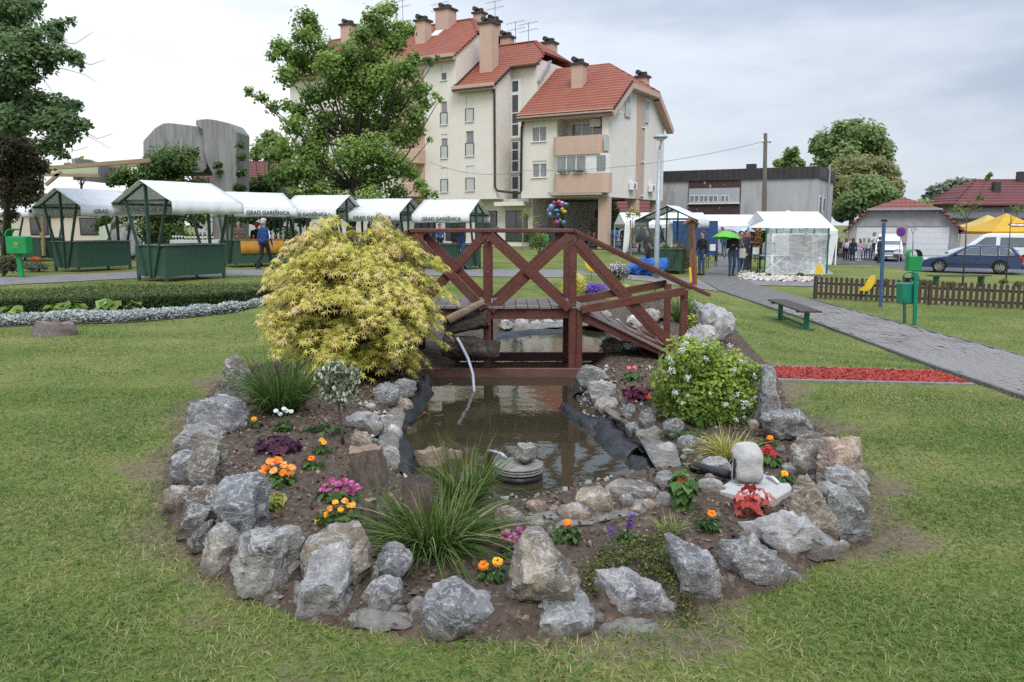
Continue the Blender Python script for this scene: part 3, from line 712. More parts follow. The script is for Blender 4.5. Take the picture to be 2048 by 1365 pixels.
big = [
 ([(432, 800), (436, 765), (452, 745), (455, 722), (468, 714), (490, 735), (512, 762), (514, 800), (470, 812)], 'tall dark wedge of rock beside the tall grass clump', (.17, .155, .14), .16),
 ([(376, 868), (372, 845), (384, 810), (420, 797), (445, 792), (478, 803), (490, 825), (484, 852), (460, 864), (440, 860), (420, 868)], 'broad rounded blue grey boulder below the tall dark wedge of rock', BL, .2),
 ([(352, 906), (354, 882), (375, 853), (405, 850), (432, 855), (446, 872), (440, 900), (400, 908)], 'pale grey lumpy rock behind the lichened stone', (.26, .265, .275), .14),
 ([(341, 962), (340, 930), (352, 910), (375, 905), (396, 915), (394, 955), (370, 966)], 'small blue grey rock outside the lichened stone', BL, .1),
 ([(386, 983), (374, 960), (386, 915), (396, 880), (420, 868), (448, 882), (456, 905), (460, 940), (452, 978), (420, 988)], 'upright brownish rock with pale lichen on its top', (.165, .152, .13), .14),
 ([(326, 1000), (328, 982), (350, 972), (378, 976), (386, 995), (378, 1014), (350, 1018)], 'small low pinkish grey stone at the far left of the ring', (.24, .20, .185), .1),
 ([(370, 1014), (376, 990), (395, 976), (425, 972), (452, 978), (456, 1016), (410, 1022)], 'smooth rounded brown stone beside the biggest dark boulder', (.165, .135, .105), .14),
 ([(362, 1064), (370, 1030), (372, 1016), (400, 1013), (432, 1018), (430, 1050), (405, 1066), (380, 1070)], 'flat topped dark grey block left of the biggest dark boulder', (.155, .16, .17), .13),
 ([(432, 1075), (436, 1010), (434, 985), (448, 966), (480, 958), (505, 955), (530, 962), (537, 1000), (534, 1040), (545, 1068), (520, 1085), (475, 1088)], 'biggest dark blue grey boulder of the ring, split by a ridge', (.185, .205, .235), .22),
 ([(384, 1096), (386, 1074), (405, 1050), (428, 1042), (432, 1070), (422, 1095), (402, 1102)], 'small dark grey stone wedged under the biggest boulder', DK, .1),
 ([(412, 1142), (405, 1092), (420, 1065), (452, 1050), (470, 1065), (480, 1085), (490, 1110), (482, 1138), (450, 1148)], 'grey beige peaked rock left of the rust streaked boulder', (.25, .24, .22), .15),
 ([(486, 1160), (480, 1090), (488, 1072), (520, 1062), (545, 1064), (565, 1060), (598, 1064), (605, 1095), (598, 1140), (580, 1180), (545, 1196), (525, 1178)], 'large grey boulder with rust and white streaks down its face', (.25, .25, .25), .2),
 ([(612, 1170), (610, 1105), (625, 1082), (660, 1068), (705, 1053), (722, 1065), (732, 1100), (740, 1130), (732, 1165), (700, 1178)], 'brown and beige angular rock behind the tall pale boulder', (.25, .21, .165), .16),
 ([(596, 1246), (605, 1185), (622, 1120), (640, 1102), (690, 1092), (700, 1115), (703, 1165), (698, 1190), (706, 1215), (690, 1248), (640, 1254)], 'tall pale blue grey boulder in the front left of the ring', (.30, .31, .335), .18),
 ([(738, 1175), (742, 1140), (760, 1108), (775, 1091), (795, 1092), (808, 1108), (826, 1120), (820, 1140), (802, 1150), (798, 1180), (765, 1188)], 'grey rock with a notched top right of the tall pale boulder', BL, .13),
 ([(722, 1232), (724, 1200), (738, 1178), (765, 1166), (795, 1172), (802, 1195), (806, 1218), (780, 1238), (745, 1240)], 'grey rock standing on pale mortar in front of the notched one', (.25, .25, .255), .13),
 ([(840, 1258), (846, 1220), (862, 1180), (880, 1166), (912, 1168), (935, 1185), (955, 1205), (975, 1212), (992, 1225), (995, 1245), (978, 1275), (945, 1280), (910, 1268), (870, 1262)], 'long blue grey rock at the bottom of the ring left of the triangular one', (.235, .25, .275), .18),
 ([(1016, 1200), (1020, 1150), (1030, 1110), (1045, 1080), (1060, 1068), (1085, 1075), (1105, 1095), (1125, 1122), (1150, 1140), (1158, 1165), (1157, 1200), (1110, 1222), (1065, 1228)], 'large triangular brown granite rock in the middle of the front', (.21, .185, .155), .16),
 ([(1060, 1252), (1072, 1225), (1085, 1206), (1110, 1202), (1130, 1204), (1165, 1197), (1180, 1215), (1190, 1232), (1160, 1255), (1130, 1275), (1090, 1270), (1068, 1265)], 'low blue grey rock in front of the triangular brown one', (.24, .255, .28), .15),
 ([(1205, 1215), (1199, 1170), (1202, 1150), (1230, 1146), (1262, 1150), (1290, 1165), (1310, 1172), (1330, 1195), (1355, 1205), (1364, 1225), (1355, 1244), (1300, 1244), (1245, 1238)], 'long flat pale grey rock beside the moss', (.30, .305, .32), .18),
 ([(1360, 1195), (1340, 1120), (1333, 1090), (1340, 1077), (1370, 1090), (1390, 1095), (1415, 1115), (1432, 1125), (1445, 1155), (1440, 1190), (1410, 1208), (1385, 1210)], 'blue grey wedge pointing up left at the edge of the moss', (.255, .27, .30), .14),
 ([(1440, 1135), (1430, 1105), (1440, 1090), (1475, 1088), (1500, 1070), (1520, 1085), (1545, 1112), (1570, 1125), (1585, 1150), (1570, 1172), (1540, 1178), (1490, 1165), (1460, 1150)], 'rough dark and pale grey rock under the wide flat slab', (.215, .22, .235), .16),
 ([(1478, 1075), (1475, 1052), (1500, 1045), (1545, 1042), (1580, 1036), (1605, 1036), (1630, 1055), (1650, 1075), (1672, 1083), (1672, 1105), (1620, 1108), (1570, 1112), (1530, 1100), (1500, 1085)], 'wide flat pale grey slab on the right of the ring', (.33, .335, .35), .16),
 ([(1576, 1045), (1580, 990), (1598, 965), (1612, 951), (1630, 975), (1650, 1005), (1672, 1035), (1676, 1065), (1655, 1078), (1610, 1065)], 'pointed brown and beige rock like a tent', (.25, .205, .155), .14),
 ([(1640, 1070), (1632, 1000), (1640, 970), (1680, 978), (1710, 1005), (1730, 1035), (1742, 1060), (1735, 1080), (1690, 1090)], 'big blue grey boulder behind the pointed brown rock', (.25, .265, .28), .18),
 ([(1655, 985), (1640, 960), (1660, 946), (1690, 943), (1715, 958), (1735, 980), (1733, 1008), (1700, 1010)], 'angular grey rock perched on the big right hand boulder', (.26, .27, .28), .14),
 ([(1638, 965), (1636, 920), (1645, 885), (1665, 878), (1690, 884), (1705, 877), (1720, 885), (1722, 930), (1715, 965), (1680, 975)], 'pinkish beige square block at the right of the ring', (.37, .28, .215), .15),
 ([(1588, 945), (1582, 905), (1600, 880), (1625, 868), (1648, 876), (1655, 890), (1640, 915), (1632, 945), (1610, 952)], 'grey brown wedge left of the pinkish square block', (.215, .205, .19), .12),
 ([(1530, 858), (1526, 840), (1545, 825), (1575, 818), (1600, 826), (1622, 850), (1628, 872), (1600, 888), (1565, 880)], 'rounded dark grey boulder below the flowering bush', (.185, .19, .205), .17),
 ([(1512, 840), (1518, 800), (1524, 760), (1530, 738), (1542, 734), (1552, 755), (1558, 800), (1560, 838), (1535, 850)], 'tall thin grey rock standing beside the flowering bush', (.23, .245, .265), .11),
 ([(1702, 962), (1708, 946), (1725, 940), (1737, 955), (1730, 968), (1712, 970)], 'little pale stone under the pinkish square block', (.38, .38, .39), .07),
 ([(1362, 688), (1378, 660), (1400, 650), (1425, 655), (1440, 675), (1430, 692), (1395, 696)], 'rounded pale grey boulder by the foot of the bridge ramp', (.33, .335, .345), .28),
 ([(1398, 665), (1400, 625), (1420, 612), (1450, 622), (1470, 640), (1466, 670), (1445, 688), (1420, 690)], 'large pale grey boulder at the far right end of the bed', (.31, .315, .33), .26),
 ([(1385, 620), (1388, 603), (1402, 608), (1420, 622), (1430, 640), (1410, 645), (1390, 640)], 'flat leaning pale rock behind the large far boulder', (.34, .345, .35), .15),
]
FOOTS = {29: 862, 26: 985, 25: 1040}
for i, (ol, lb, c, d) in enumerate(big):
    rock(ol, lb, c, 100 + i, d * 1.0, foot=FOOTS.get(i))
# smaller stones bedded in mortar round the water: (x0, y0, x1, y1, colour)
def small(x0, y0, x1, y1, label, color, seed, group=None, name='stone', sub=3, facets=5, rough=1.1, **kw):
    r = np.random.default_rng(seed); n_ = 9; cx, cy, hx, hy = (x0 + x1) / 2, (y0 + y1) / 2, (x1 - x0) / 2, (y1 - y0) / 2
    ol = [(cx + hx * math.cos(a) * r.uniform(.82, 1.05), cy + hy * math.sin(a) * r.uniform(.85, 1.05)) for a in np.linspace(0, 2 * PI, n_, endpoint=False)]
    return rock(ol, label, color, seed, name=name, cat='stone', group=group, sub=sub, facets=facets, rough=rough, depth=kw.pop('depth', max(.05, .40 * (x1 - x0) / pxm(soil(cx, y1)))), **kw)
S = [
 (1150, 732, 1216, 776, 'dark slate propped at the bridge end of the pond', (.17, .18, .19)), (1165, 762, 1236, 808, 'round grey rock on the right bank under the dark slate', (.27, .28, .29)),
 (1188, 792, 1240, 830, 'grey beige rock on the right bank above the liner fold', (.26, .25, .235)), (1236, 808, 1276, 842, 'pointed grey stone right of the grey beige bank rock', (.21, .215, .225)),
 (1278, 816, 1312, 858, 'thin leaning grey stone left of the brown cube stone', (.19, .195, .205)), (1290, 820, 1330, 858, 'brown cube stone under the flowering bush', (.18, .14, .105)),
 (1248, 844, 1286, 872, 'small blue grey stone set in pale mortar on the right bank', (.21, .225, .25)), (1268, 856, 1334, 894, 'rounded brown grey stone on the right bank', (.21, .195, .175)),
 (1324, 836, 1372, 880, 'dark grey rounded stone at the foot of the flowering bush', (.15, .155, .165)), (1302, 886, 1372, 934, 'pale crumbly grey rock above the black hose', (.31, .31, .315)),
 (1352, 872, 1402, 906, 'dark broken stone left of the yellow grass', (.17, .175, .185)), (1398, 914, 1466, 952, 'striped grey rock beside the white concrete block', (.26, .265, .275)),
 (1308, 942, 1356, 980, 'grey stone with pale cracks beside the black hose', (.23, .235, .245)), (1390, 960, 1450, 990, 'low grey stone left of the concrete slab', (.25, .25, .25)),
 (1206, 964, 1312, 1002, 'flat grey brown slab sloping into the water', (.20, .185, .17)), (1146, 976, 1226, 1030, 'beige knobbly rock on the near bank', (.30, .255, .20)),
 (1050, 1002, 1096, 1026, 'smooth reddish stone on the near bank', (.30, .175, .12)), (1114, 1008, 1186, 1042, 'smooth tan and brown stone in front of the beige knobbly rock', (.32, .25, .20)),
 (984, 1014, 1052, 1066, 'smooth pinkish stone at the tip of the grass clump', (.31, .24, .21)), (1066, 1040, 1092, 1058, 'small white stone on the near bank', (.55, .52, .44)),
 (1284, 1000, 1312, 1020, 'small yellowish stone right of the flat brown slab', (.48, .38, .24)), (1236, 990, 1268, 1016, 'small grey pointed stone in front of the flat brown slab', (.24, .25, .26)),
 (1312, 984, 1344, 1006, 'small pale stone at the stem of the tall orange flower', (.46, .44, .40)),
 (742, 766, 802, 812, 'dark blue grey stone under the maple', (.165, .175, .19)), (782, 758, 836, 800, 'grey stone beside the left liner under the maple', (.235, .24, .25)),
 (776, 794, 826, 832, 'tan brown stone on the left bank', (.30, .215, .14)), (690, 826, 772, 866, 'flat grey slab right of the little variegated tree', (.25, .255, .265)),
 (756, 830, 792, 852, 'white pebble on the left bank', (.56, .55, .52)), (770, 852, 806, 900, 'pale grey mortared rock on the left bank', (.33, .33, .325)),
 (764, 892, 804, 942, 'lowest pale grey mortared rock on the left bank', (.36, .36, .35)), (697, 864, 746, 902, 'round brown stone behind the cut logs', (.22, .165, .125)),
 (1210, 640, 1252, 676, 'pale stone on the far bank right of the bridge post', (.34, .345, .35)), (1238, 655, 1290, 690, 'grey stone under the bridge ramp', (.29, .29, .295)),
 (1252, 630, 1290, 656, 'white stone seen through the bridge ramp', (.52, .52, .53)), (1284, 618, 1322, 650, 'grey stone seen beside the ramp brace', (.31, .315, .325)),
 (1300, 652, 1346, 690, 'grey stone between the two ramp end posts', (.29, .295, .305)), (1196, 678, 1250, 706, 'brownish stone by the far water under the ramp', (.25, .235, .22)),
]
for i, (x0, y0, x1, y1, lb, c) in enumerate(S): small(x0, y0, x1, y1, lb, c, 300 + i)
far = [(996, 640, 1030, 662), (1026, 636, 1062, 664), (1058, 640, 1084, 662), (1080, 638, 1110, 664), (1108, 640, 1134, 660), (1148, 640, 1176, 660), (1174, 632, 1204, 656), (1196, 622, 1226, 646)]
for i, b_ in enumerate(far): small(*b_, ['%s stone of the far pond edge between the bridge posts' % w for w in ('leftmost', 'second from left', 'third from left', 'fourth from left')][i] if i < 4 else ['stone touching the thick bridge post on the far pond edge', 'first grey stone right of the thick bridge post on the far edge', 'second grey stone right of the thick bridge post on the far edge', 'third grey stone right of the thick bridge post on the far edge'][i - 4], (.30, .30, .31), 360 + i)
# filler cobbles in the mortar
lab = {'R': 'small grey filler stone in the mortar of the right bank', 'L': 'small grey filler stone in the mortar of the left bank', 'N': 'small brownish pebble lying on the near bank'}
for sd_, pts in (('R', [(1228, 838), (1250, 800), (1310, 872), (1290, 905), (1380, 935), (1420, 955), (1340, 920), (1215, 822), (1258, 828), (1376, 905)]), ('L', [(800, 812), (755, 866), (742, 816), (728, 872), (764, 846)]), ('N', [(1105, 1020), (1200, 1030), (1040, 1050), (1330, 1010), (1270, 1020), (1100, 1062), (1350, 990)])):
    for i, (x, y) in enumerate(pts):
        w = random.uniform(9, 15); small(x - w, y - w * .75, x + w, y + w * .6, lab[sd_], (.36, .35, .335) if sd_ != 'N' else (.34, .28, .22), 400 + i + ord(sd_), group=lab[sd_], sub=2)
fl_ = 'small filler stone wedged between the boulders of the outer ring'
for i, (x, y) in enumerate([(478, 800), (440, 872), (362, 912), (400, 985), (430, 1030), (462, 1092), (500, 1180), (548, 1200), (612, 1182), (628, 1240), (712, 1180), (716, 1240), (822, 1240), (836, 1215), (1010, 1262), (1050, 1232), (1172, 1225), (1198, 1235), (1378, 1225), (1436, 1190), (1462, 1160), (1590, 1160), (1600, 1110), (1680, 1095), (1742, 1040), (1580, 940), (1560, 900), (1630, 960), (1540, 850), (1505, 850)]): w = random.uniform(10, 22); small(x - w, y - w * .8, x + w, y + w * .6, fl_, random.choice([(.24, .24, .25), (.30, .29, .28), (.22, .18, .15), (.17, .175, .19)]), 450 + i, group=fl_)
# mortar patches holding the stones
M_MORT = pm('mortar', (.27, .255, .23), (.13, .12, .105), rough=.95, scale=16, detail=7, bump=.8, bscale=60, spec=.15)
def blob(name, pts, h, mat, label, cat, on=soil, seed=0):
    c = np.mean([on(x, y)[:] for x, y in pts], 0); P = np.array([on(x, y)[:2] for x, y in pts]); n_ = len(P); V, Fs = [], []
    fine = np.concatenate([[a * (1 - t) + b_ * t for t in (0, .33, .66)] for a, b_ in zip(P, np.roll(P, -1, 0))]); m_n = len(fine); r = np.random.default_rng(seed)
    rings = [(1.0, -.6), (.93, .1), (.75, .75), (.45, .95)]
    for s_, hh in rings: V.append(np.column_stack([c[:2] + (fine - c[:2]) * s_ * (1 + r.normal(size=(m_n, 1)) * .03), np.full(m_n, c[2] + h * hh) + r.normal(size=m_n) * h * .4]))
    V = np.concatenate(V + [[[c[0], c[1], c[2] + h]]])
    for i in range(3):
        for j in range(m_n): Fs += [(i * m_n + j, i * m_n + (j + 1) % m_n, (i + 1) * m_n + (j + 1) % m_n), (i * m_n + j, (i + 1) * m_n + (j + 1) % m_n, (i + 1) * m_n + j)]
    Fs += [(3 * m_n + j, 3 * m_n + (j + 1) % m_n, len(V) - 1) for j in range(m_n)]
    return tag(np_mesh(name, V, Fs, mat, smooth=True), label, cat)
n = 2600; P = np.column_stack([RNG.uniform(-1.6, 2.2, n), RNG.uniform(4.2, 9.2, n)]); d_ = pond_sd(P); P = P[(d_ > .0) & (d_ < .34 * (1 + .5 * vnoise(P, 3, 9))) & (bed_sd(P) < -.25)]; n = len(P)
tag(leaves('gravel', np.column_stack([P, soil_z(P[:, 0], P[:, 1]) + .012]), np.column_stack([RNG.normal(size=(n, 2)) * .5, np.ones(n)]), RNG.uniform(.02, .075, n) * RNG.random(n) ** .5, (np.array([[-.5, 0, -.2], [.4, -.1, -.2], [.55, .6, -.2], [-.3, .8, -.2], [.1, .15, .4], [-.05, .5, .42]]), [(0, 1, 4), (1, 2, 4), (2, 5, 4), (2, 3, 5), (3, 0, 5), (0, 4, 5)]), leafmat('gravel_bit', [(0, (.10, .095, .09)), (.5, (.22, .21, .195)), (.85, (.34, .325, .30)), (1, (.42, .36, .28))], trans=0, rough=.9)), 'broken stone rubble and grit along the pond banks', kind='stuff')
lawn_on = lambda x, y: gp(x, y)
blob('mortar', [(690, 1235), (740, 1205), (800, 1190), (832, 1220), (826, 1262), (770, 1272), (710, 1262)], .03, M_MORT, 'pale cement patch spilled under the grey rock at the front', 'mortar', soil, 1)
blob('mortar', [(360, 1040), (378, 1030), (392, 1070), (400, 1108), (378, 1100), (362, 1072)], .03, M_MORT, 'pale cement showing under the flat topped dark block', 'mortar', lawn_on, 2)
blob('mortar', [(1180, 1245), (1230, 1240), (1330, 1250), (1310, 1268), (1200, 1266)], .02, M_MORT, 'cement strip in front of the long flat pale rock', 'mortar', lawn_on, 3)
blob('mortar', [(585, 1170), (615, 1150), (630, 1190), (610, 1225), (588, 1205)], .04, M_MORT, 'cement between the rust streaked and the tall pale boulders', 'mortar', soil, 4)
blob('mortar', [(760, 828), (800, 800), (812, 850), (790, 935), (762, 945), (752, 880)], .03, M_MORT, 'cement bed under the stones of the left bank', 'mortar', soil, 5)
blob('mortar', [(1170, 790), (1220, 806), (1270, 850), (1350, 900), (1380, 940), (1330, 945), (1280, 892), (1215, 845)], .012, M_MORT, 'cement bed under the stones of the right bank', 'mortar', soil, 6)
blob('mortar', [(1020, 1040), (1090, 1020), (1180, 1015), (1260, 1000), (1350, 975), (1370, 1000), (1290, 1025), (1180, 1050), (1090, 1062)], .010, M_MORT, 'cement bed under the stones of the near bank', 'mortar', soil, 7)
blob('mortar', [(1000, 652), (1100, 646), (1200, 640), (1230, 660), (1190, 664), (1100, 666), (1010, 668)], .05, M_MORT, 'cement bed under the stones of the far pond edge', 'mortar', soil, 8)
# ================================================================== PLANTS AND PIECES ROUND THE POND
M_STEM = pm('green_stem', (.10, .14, .04), (.06, .09, .03), scale=20)
M_TWIG = pm('twig_bark', (.11, .085, .06), (.06, .045, .035), scale=30, bump=.4)
M_BARKD = pm('dark_bark', (.085, .065, .052), (.030, .024, .021), rough=.95, scale=22, detail=8, bump=1.0, bscale=28, dist=.04, stains=(6, (.16, .14, .12), .56, .7))
M_LOGEND = pm('cut_wood', (.30, .215, .15), (.15, .10, .07), rough=.85, scale=16, bump=.5, stretch=(1, 1, 1))
M_DRIFT = pm('driftwood', (.34, .255, .19), (.19, .135, .10), rough=.85, scale=10, bump=.7, stretch=(1, 6, 6))
M_LOGBK = pm('log_bark', (.20, .15, .115), (.085, .062, .048), rough=.9, scale=12, detail=8, bump=.9, bscale=26, dist=.03, stretch=(3, 3, .6))
def spray(n, c, rad, flat=1.0):
    """points through a ball with most of them near its skin, with outward normals"""
    d = sphere_pts(n); r = RNG.random(n) ** .45; p = np.array(c)[None] + d * r[:, None] * np.array(rad)[None]; return p, unit(d + RNG.normal(size=(n, 3)) * .45)
FL = (np.array([[0, 0, 0], [.5, .55, .12], [0, 1, .22], [-.5, .55, .12]]), [(0, 1, 2), (0, 2, 3)])
def pet(name, c0, c1, tr=.25): return leafmat('petal_' + name, [(0, c0), (1, c1)], trans=tr, rough=.6)
P_OR = pet('orange', (.80, .15, .01), (.92, .30, .015)); P_YO = pet('yellow', (.85, .34, .01), (.95, .52, .03)); P_WH = pet('white', (.62, .62, .60), (.85, .85, .83)); P_RD = pet('red', (.42, .01, .02), (.68, .035, .05))
P_MG = pet('magenta', (.30, .025, .12), (.62, .16, .38)); P_PK = pet('pink', (.45, .06, .24), (.75, .30, .52)); P_VI = pet('violet', (.13, .035, .32), (.30, .12, .55)); P_AP = pet('apricot', (.85, .25, .05), (.95, .45, .14))
L_GRN = leafmat('herb_leaf', [(0, (.025, .06, .015)), (.6, (.06, .125, .03)), (1, (.11, .19, .05))]); L_PURP = leafmat('purple_leaf', [(0, (.030, .010, .022)), (.6, (.075, .022, .05)), (1, (.14, .05, .085))])
L_RED = leafmat('red_leaf', [(0, (.30, .035, .03)), (.5, (.55, .09, .07)), (1, (.70, .22, .17))], trans=.4); L_YG = leafmat('yellowgreen_leaf', [(0, (.13, .17, .03)), (.6, (.30, .33, .06)), (1, (.5, .45, .16))])
def head(kind, c, r, mat, parent, name='flower', face=(0, -.5, 1)):
    c = np.array(c); f = unit(np.array(face, float))
    if kind == 'pom':
        d = sphere_pts(46); d = unit(d + f * .75); C = c + d * r * np.array([.35, .35, .28]); return leaves(name, C, d + f * .2, r * .72, FL, mat, parent, up=d)
    if kind == 'pansy':
        a = np.arange(9) * 1.31 + RNG.random() * 6; x = unit(np.cross(f, [0, 0, 1.0])); y = np.cross(x, f); d = np.cos(a)[:, None] * x + np.sin(a)[:, None] * y
        return leaves(name, np.repeat(c[None], 9, 0) + f * RNG.random((9, 1)) * r * .35, f[None] + d * .25 + RNG.normal(size=(9, 3)) * .32, r * RNG.uniform(.55, .95, 9), (FL[0] * np.array([1.35, 1, .8]), FL[1]), mat, parent, up=d)
    if kind == 'cluster':
        P, N = spray(34, c, (r, r, r * .75)); return leaves(name, P, N, r * .42, FL, mat, parent)
    if kind == 'trumpet':
        d = unit(sphere_pts(30) * np.array([.7, .7, .5]) + f); return leaves(name, c + d * r * .25, d + RNG.normal(size=(30, 3)) * .6, r * .95, LEAF, mat, parent, up=d)
def plant(name, label, base, heads, kind, hr, pmat, fol=(.07, .07, 160, .03), lmat=None, tm=LEAF, cat='flower', group=None, face=(0, -.6, 1), stems=True, fz=.5, on=soil):
    """a small plant: foliage, stems and separate flower heads; heads are photo pixels"""
    B0 = on(*base); t = thing(name, label, cat, B0, 0, group); rx, rz_, n, ls_ = fol
    if n:
        P, N = spray(n, (B0.x, B0.y, B0.z + rz_ * fz), (rx, rx, rz_ * .6)); P[:, 2] = np.maximum(P[:, 2], B0.z + .004); leaves('foliage', P, N + np.array([0, 0, .6]), RNG.uniform(.6, 1.2, n) * ls_, tm, lmat or L_GRN, t, up=N)
    for i, (x, y) in enumerate(heads):
        c = at(x, y, B0.y + RNG.normal() * rx * .25 - .01); pm_ = pmat[i % len(pmat)] if isinstance(pmat, (list, tuple)) else pmat
        if stems: MB().tube([B0 + Vector((RNG.normal() * .008, RNG.normal() * .008, 0)), (Vector(c) + B0) / 2 + Vector((0, 0, .02)), c], [.0035, .003, .0025], 5).build('stem', M_STEM, t)
        head(kind, c, hr, pm_, t, face=face)
    return t
FERN = (.075, .065, 190, .034); fl = 'bedding marigolds'
plant('marigold', 'yellow orange marigold at the left edge of the bed by the tall grass', (512, 856), [(508, 838)], 'pom', .028, P_YO, (.05, .05, 110, .026), group=fl)
plant('marigold', 'marigold with two small orange heads under the variegated tree', (644, 905), [(643, 880), (648, 886)], 'pom', .024, P_YO, (.07, .06, 160, .03), group=fl)
plant('marigold', 'single orange marigold right of the apricot begonia', (628, 940), [(623, 917)], 'pom', .028, P_OR, FERN, group=fl)
plant('marigold', 'marigold with one orange and one yellow head by the triangular rock', (985, 1155), [(967, 1131), (995, 1123)], 'pom', .03, [P_OR, P_YO], (.075, .05, 170, .03), group=fl)
plant('marigold', 'orange marigold on the near bank right of the white stone', (1135, 1080), [(1136, 1046)], 'pom', .028, P_OR, (.08, .085, 190, .034), group=fl)
plant('marigold', 'orange marigold below the red leaved plant', (1420, 1062), [(1423, 1028)], 'pom', .03, P_OR, (.075, .085, 190, .034), group=fl)
plant('marigold', 'yellow marigold behind the concrete slab', (1570, 970), [(1569, 948)], 'pom', .03, P_YO, (.07, .07, 170, .032), group=fl)
plant('marigold', 'orange marigold behind the red carnation', (1538, 894), [(1540, 876)], 'pom', .03, P_OR, (.07, .05, 130, .03), group=fl)
plant('carnation', 'white carnations with dark leaves in front of the tall grass', (566, 862), [(552, 822), (560, 828), (573, 822), (582, 823), (568, 818)], 'pom', .024, P_WH, (.075, .085, 230, .034))
plant('carnation', 'scarlet carnation with grassy leaves behind the concrete block', (1536, 930), [(1525, 903), (1537, 896), (1546, 908), (1533, 912), (1542, 915), (1553, 912)], 'pom', .032, P_RD, (.08, .085, 260, .05))
plant('begonia', 'apricot begonia with large ruffled flowers', (553, 968), [(540, 925), (556, 922), (566, 930), (532, 938), (548, 944), (572, 938), (584, 936), (556, 950), (526, 948), (566, 946), (580, 948)], 'pansy', .036, [P_AP, P_OR], (.11, .09, 190, .05), tm=LEAF_W)
plant('pansy', 'magenta pansies with pale edges left of the cut logs', (676, 1000), [(650, 972), (664, 962), (676, 968), (690, 962), (702, 968), (712, 974), (658, 982), (674, 984), (690, 982), (704, 986), (644, 980), (684, 974)], 'pansy', .030, P_MG, (.12, .085, 260, .045), tm=LEAF_W)
plant('pansy', 'orange violas flopping against the big grass clump', (690, 1048), [(672, 1006), (690, 1004), (704, 1012), (660, 1018), (682, 1020), (700, 1026), (654, 1030), (668, 1028), (636, 1045), (642, 1058), (630, 1062), (648, 1064), (700, 1012)], 'pansy', .026, [P_YO, P_AP], (.15, .09, 200, .04), tm=LEAF_W)
plant('dianthus', 'two pink drooping flowers behind the triangular brown rock', (1020, 1112), [(1012, 1074), (1036, 1068), (1036, 1088)], 'trumpet', .036, P_PK, (.055, .06, 110, .035))
plant('verbena', 'violet verbena with two flower heads beside the moss', (1252, 1085), [(1222, 1061), (1256, 1050), (1262, 1052), (1261, 1032)], 'cluster', .026, P_VI, (.075, .055, 130, .03))
plant('zinnia', 'tall leafy plant with orange red flowers by the near bank', (1368, 1020), [(1362, 966), (1378, 970)], 'pansy', .034, pet('vermilion', (.70, .09, .015), (.85, .20, .05)), (.075, .20, 130, .07), tm=LEAF_W, fz=.75, lmat=leafmat('bright_leaf', [(0, (.05, .11, .03)), (1, (.17, .29, .08))]))
plant('pinks', 'pink flower on a leafy stem by the bridge foot', (1264, 762), [(1258, 736), (1270, 735)], 'pom', .03, pet('salmon', (.6, .09, .13), (.8, .25, .28)), (.08, .09, 90, .06), tm=LEAF_W)
plant('carnation', 'small crimson carnation left of the flowering bush', (1300, 812), [(1299, 795)], 'pom', .035, P_RD, (.05, .05, 70, .03))
plant('carnation', 'white carnations in the bed under the bridge ramp', (1252, 708), [(1250, 692), (1262, 690), (1256, 695)], 'pom', .035, P_WH, (.07, .07, 110, .04))
ML = star_leaf(5, .62, 2.3); MS5 = star_leaf(5, .5, 2.4)
plant('heuchera', 'dark purple ruffled heuchera in the left bed', (555, 905), [], 'pom', .03, P_RD, (.17, .105, 95, .062), L_PURP, MS5, 'plant')
plant('heuchera', 'coral red heuchera with lobed leaves before the concrete slab', (1502, 1030), [], 'pom', .03, P_RD, (.115, .15, 46, .05), L_RED, ML, 'plant', fz=.6)
plant('heuchera', 'small pale yellow and pink heuchera beside the biggest boulder', (550, 1015), [(553, 985)], 'cluster', .014, P_PK, (.055, .09, 55, .05), L_YG, ML, 'plant')
plant('heuchera', 'wine coloured heuchera right of the pond by the bridge foot', (1276, 800), [], 'pom', .03, P_RD, (.15, .12, 85, .06), leafmat('wine_leaf', [(0, (.06, .008, .02)), (1, (.20, .03, .07))]), ML, 'plant')
plant('hosta', 'broad leaved green plant under the variegated tree', (652, 866), [], 'pom', .03, P_RD, (.15, .08, 16, .16), leafmat('hosta_leaf', [(0, (.07, .13, .05)), (1, (.15, .24, .10))]), LEAF_W, 'plant')
plant('weed', 'low green weeds at the foot of the flowering bush', (1375, 868), [], 'pom', .03, P_RD, (.2, .05, 220, .04), cat='plant')
# ---- moss cushion beside the front stones
n = 9000; mp_ = gpoly([(1165, 1165), (1200, 1120), (1260, 1095), (1330, 1072), (1350, 1110), (1370, 1160), (1400, 1225), (1372, 1245), (1340, 1195), (1270, 1150), (1205, 1150), (1195, 1205), (1168, 1200)], .05); Q = np.array(mp_)
P = np.column_stack([RNG.uniform(Q[:, 0].min() - .05, Q[:, 0].max() + .05, n), RNG.uniform(Q[:, 1].min() - .05, Q[:, 1].max() + .05, n)]); P = P[poly_sd(P, mp_) < RNG.normal(size=n) * .02]
tag(leaves('moss', np.column_stack([P, soil_z(P[:, 0], P[:, 1]) + .005 + .03 * RNG.random(len(P)) + .03 * np.abs(vnoise(P, 14, 2))]), np.column_stack([RNG.normal(size=(len(P), 2)) * .6, np.ones(len(P))]), RNG.uniform(.008, .018, len(P)), LEAF_W,
    leafmat('moss_leaf', [(0, (.035, .045, .010)), (.5, (.085, .10, .022)), (.9, (.16, .18, .04)), (1, (.30, .32, .12))])), 'olive green moss cushion between the pale rocks at the front', kind='stuff')
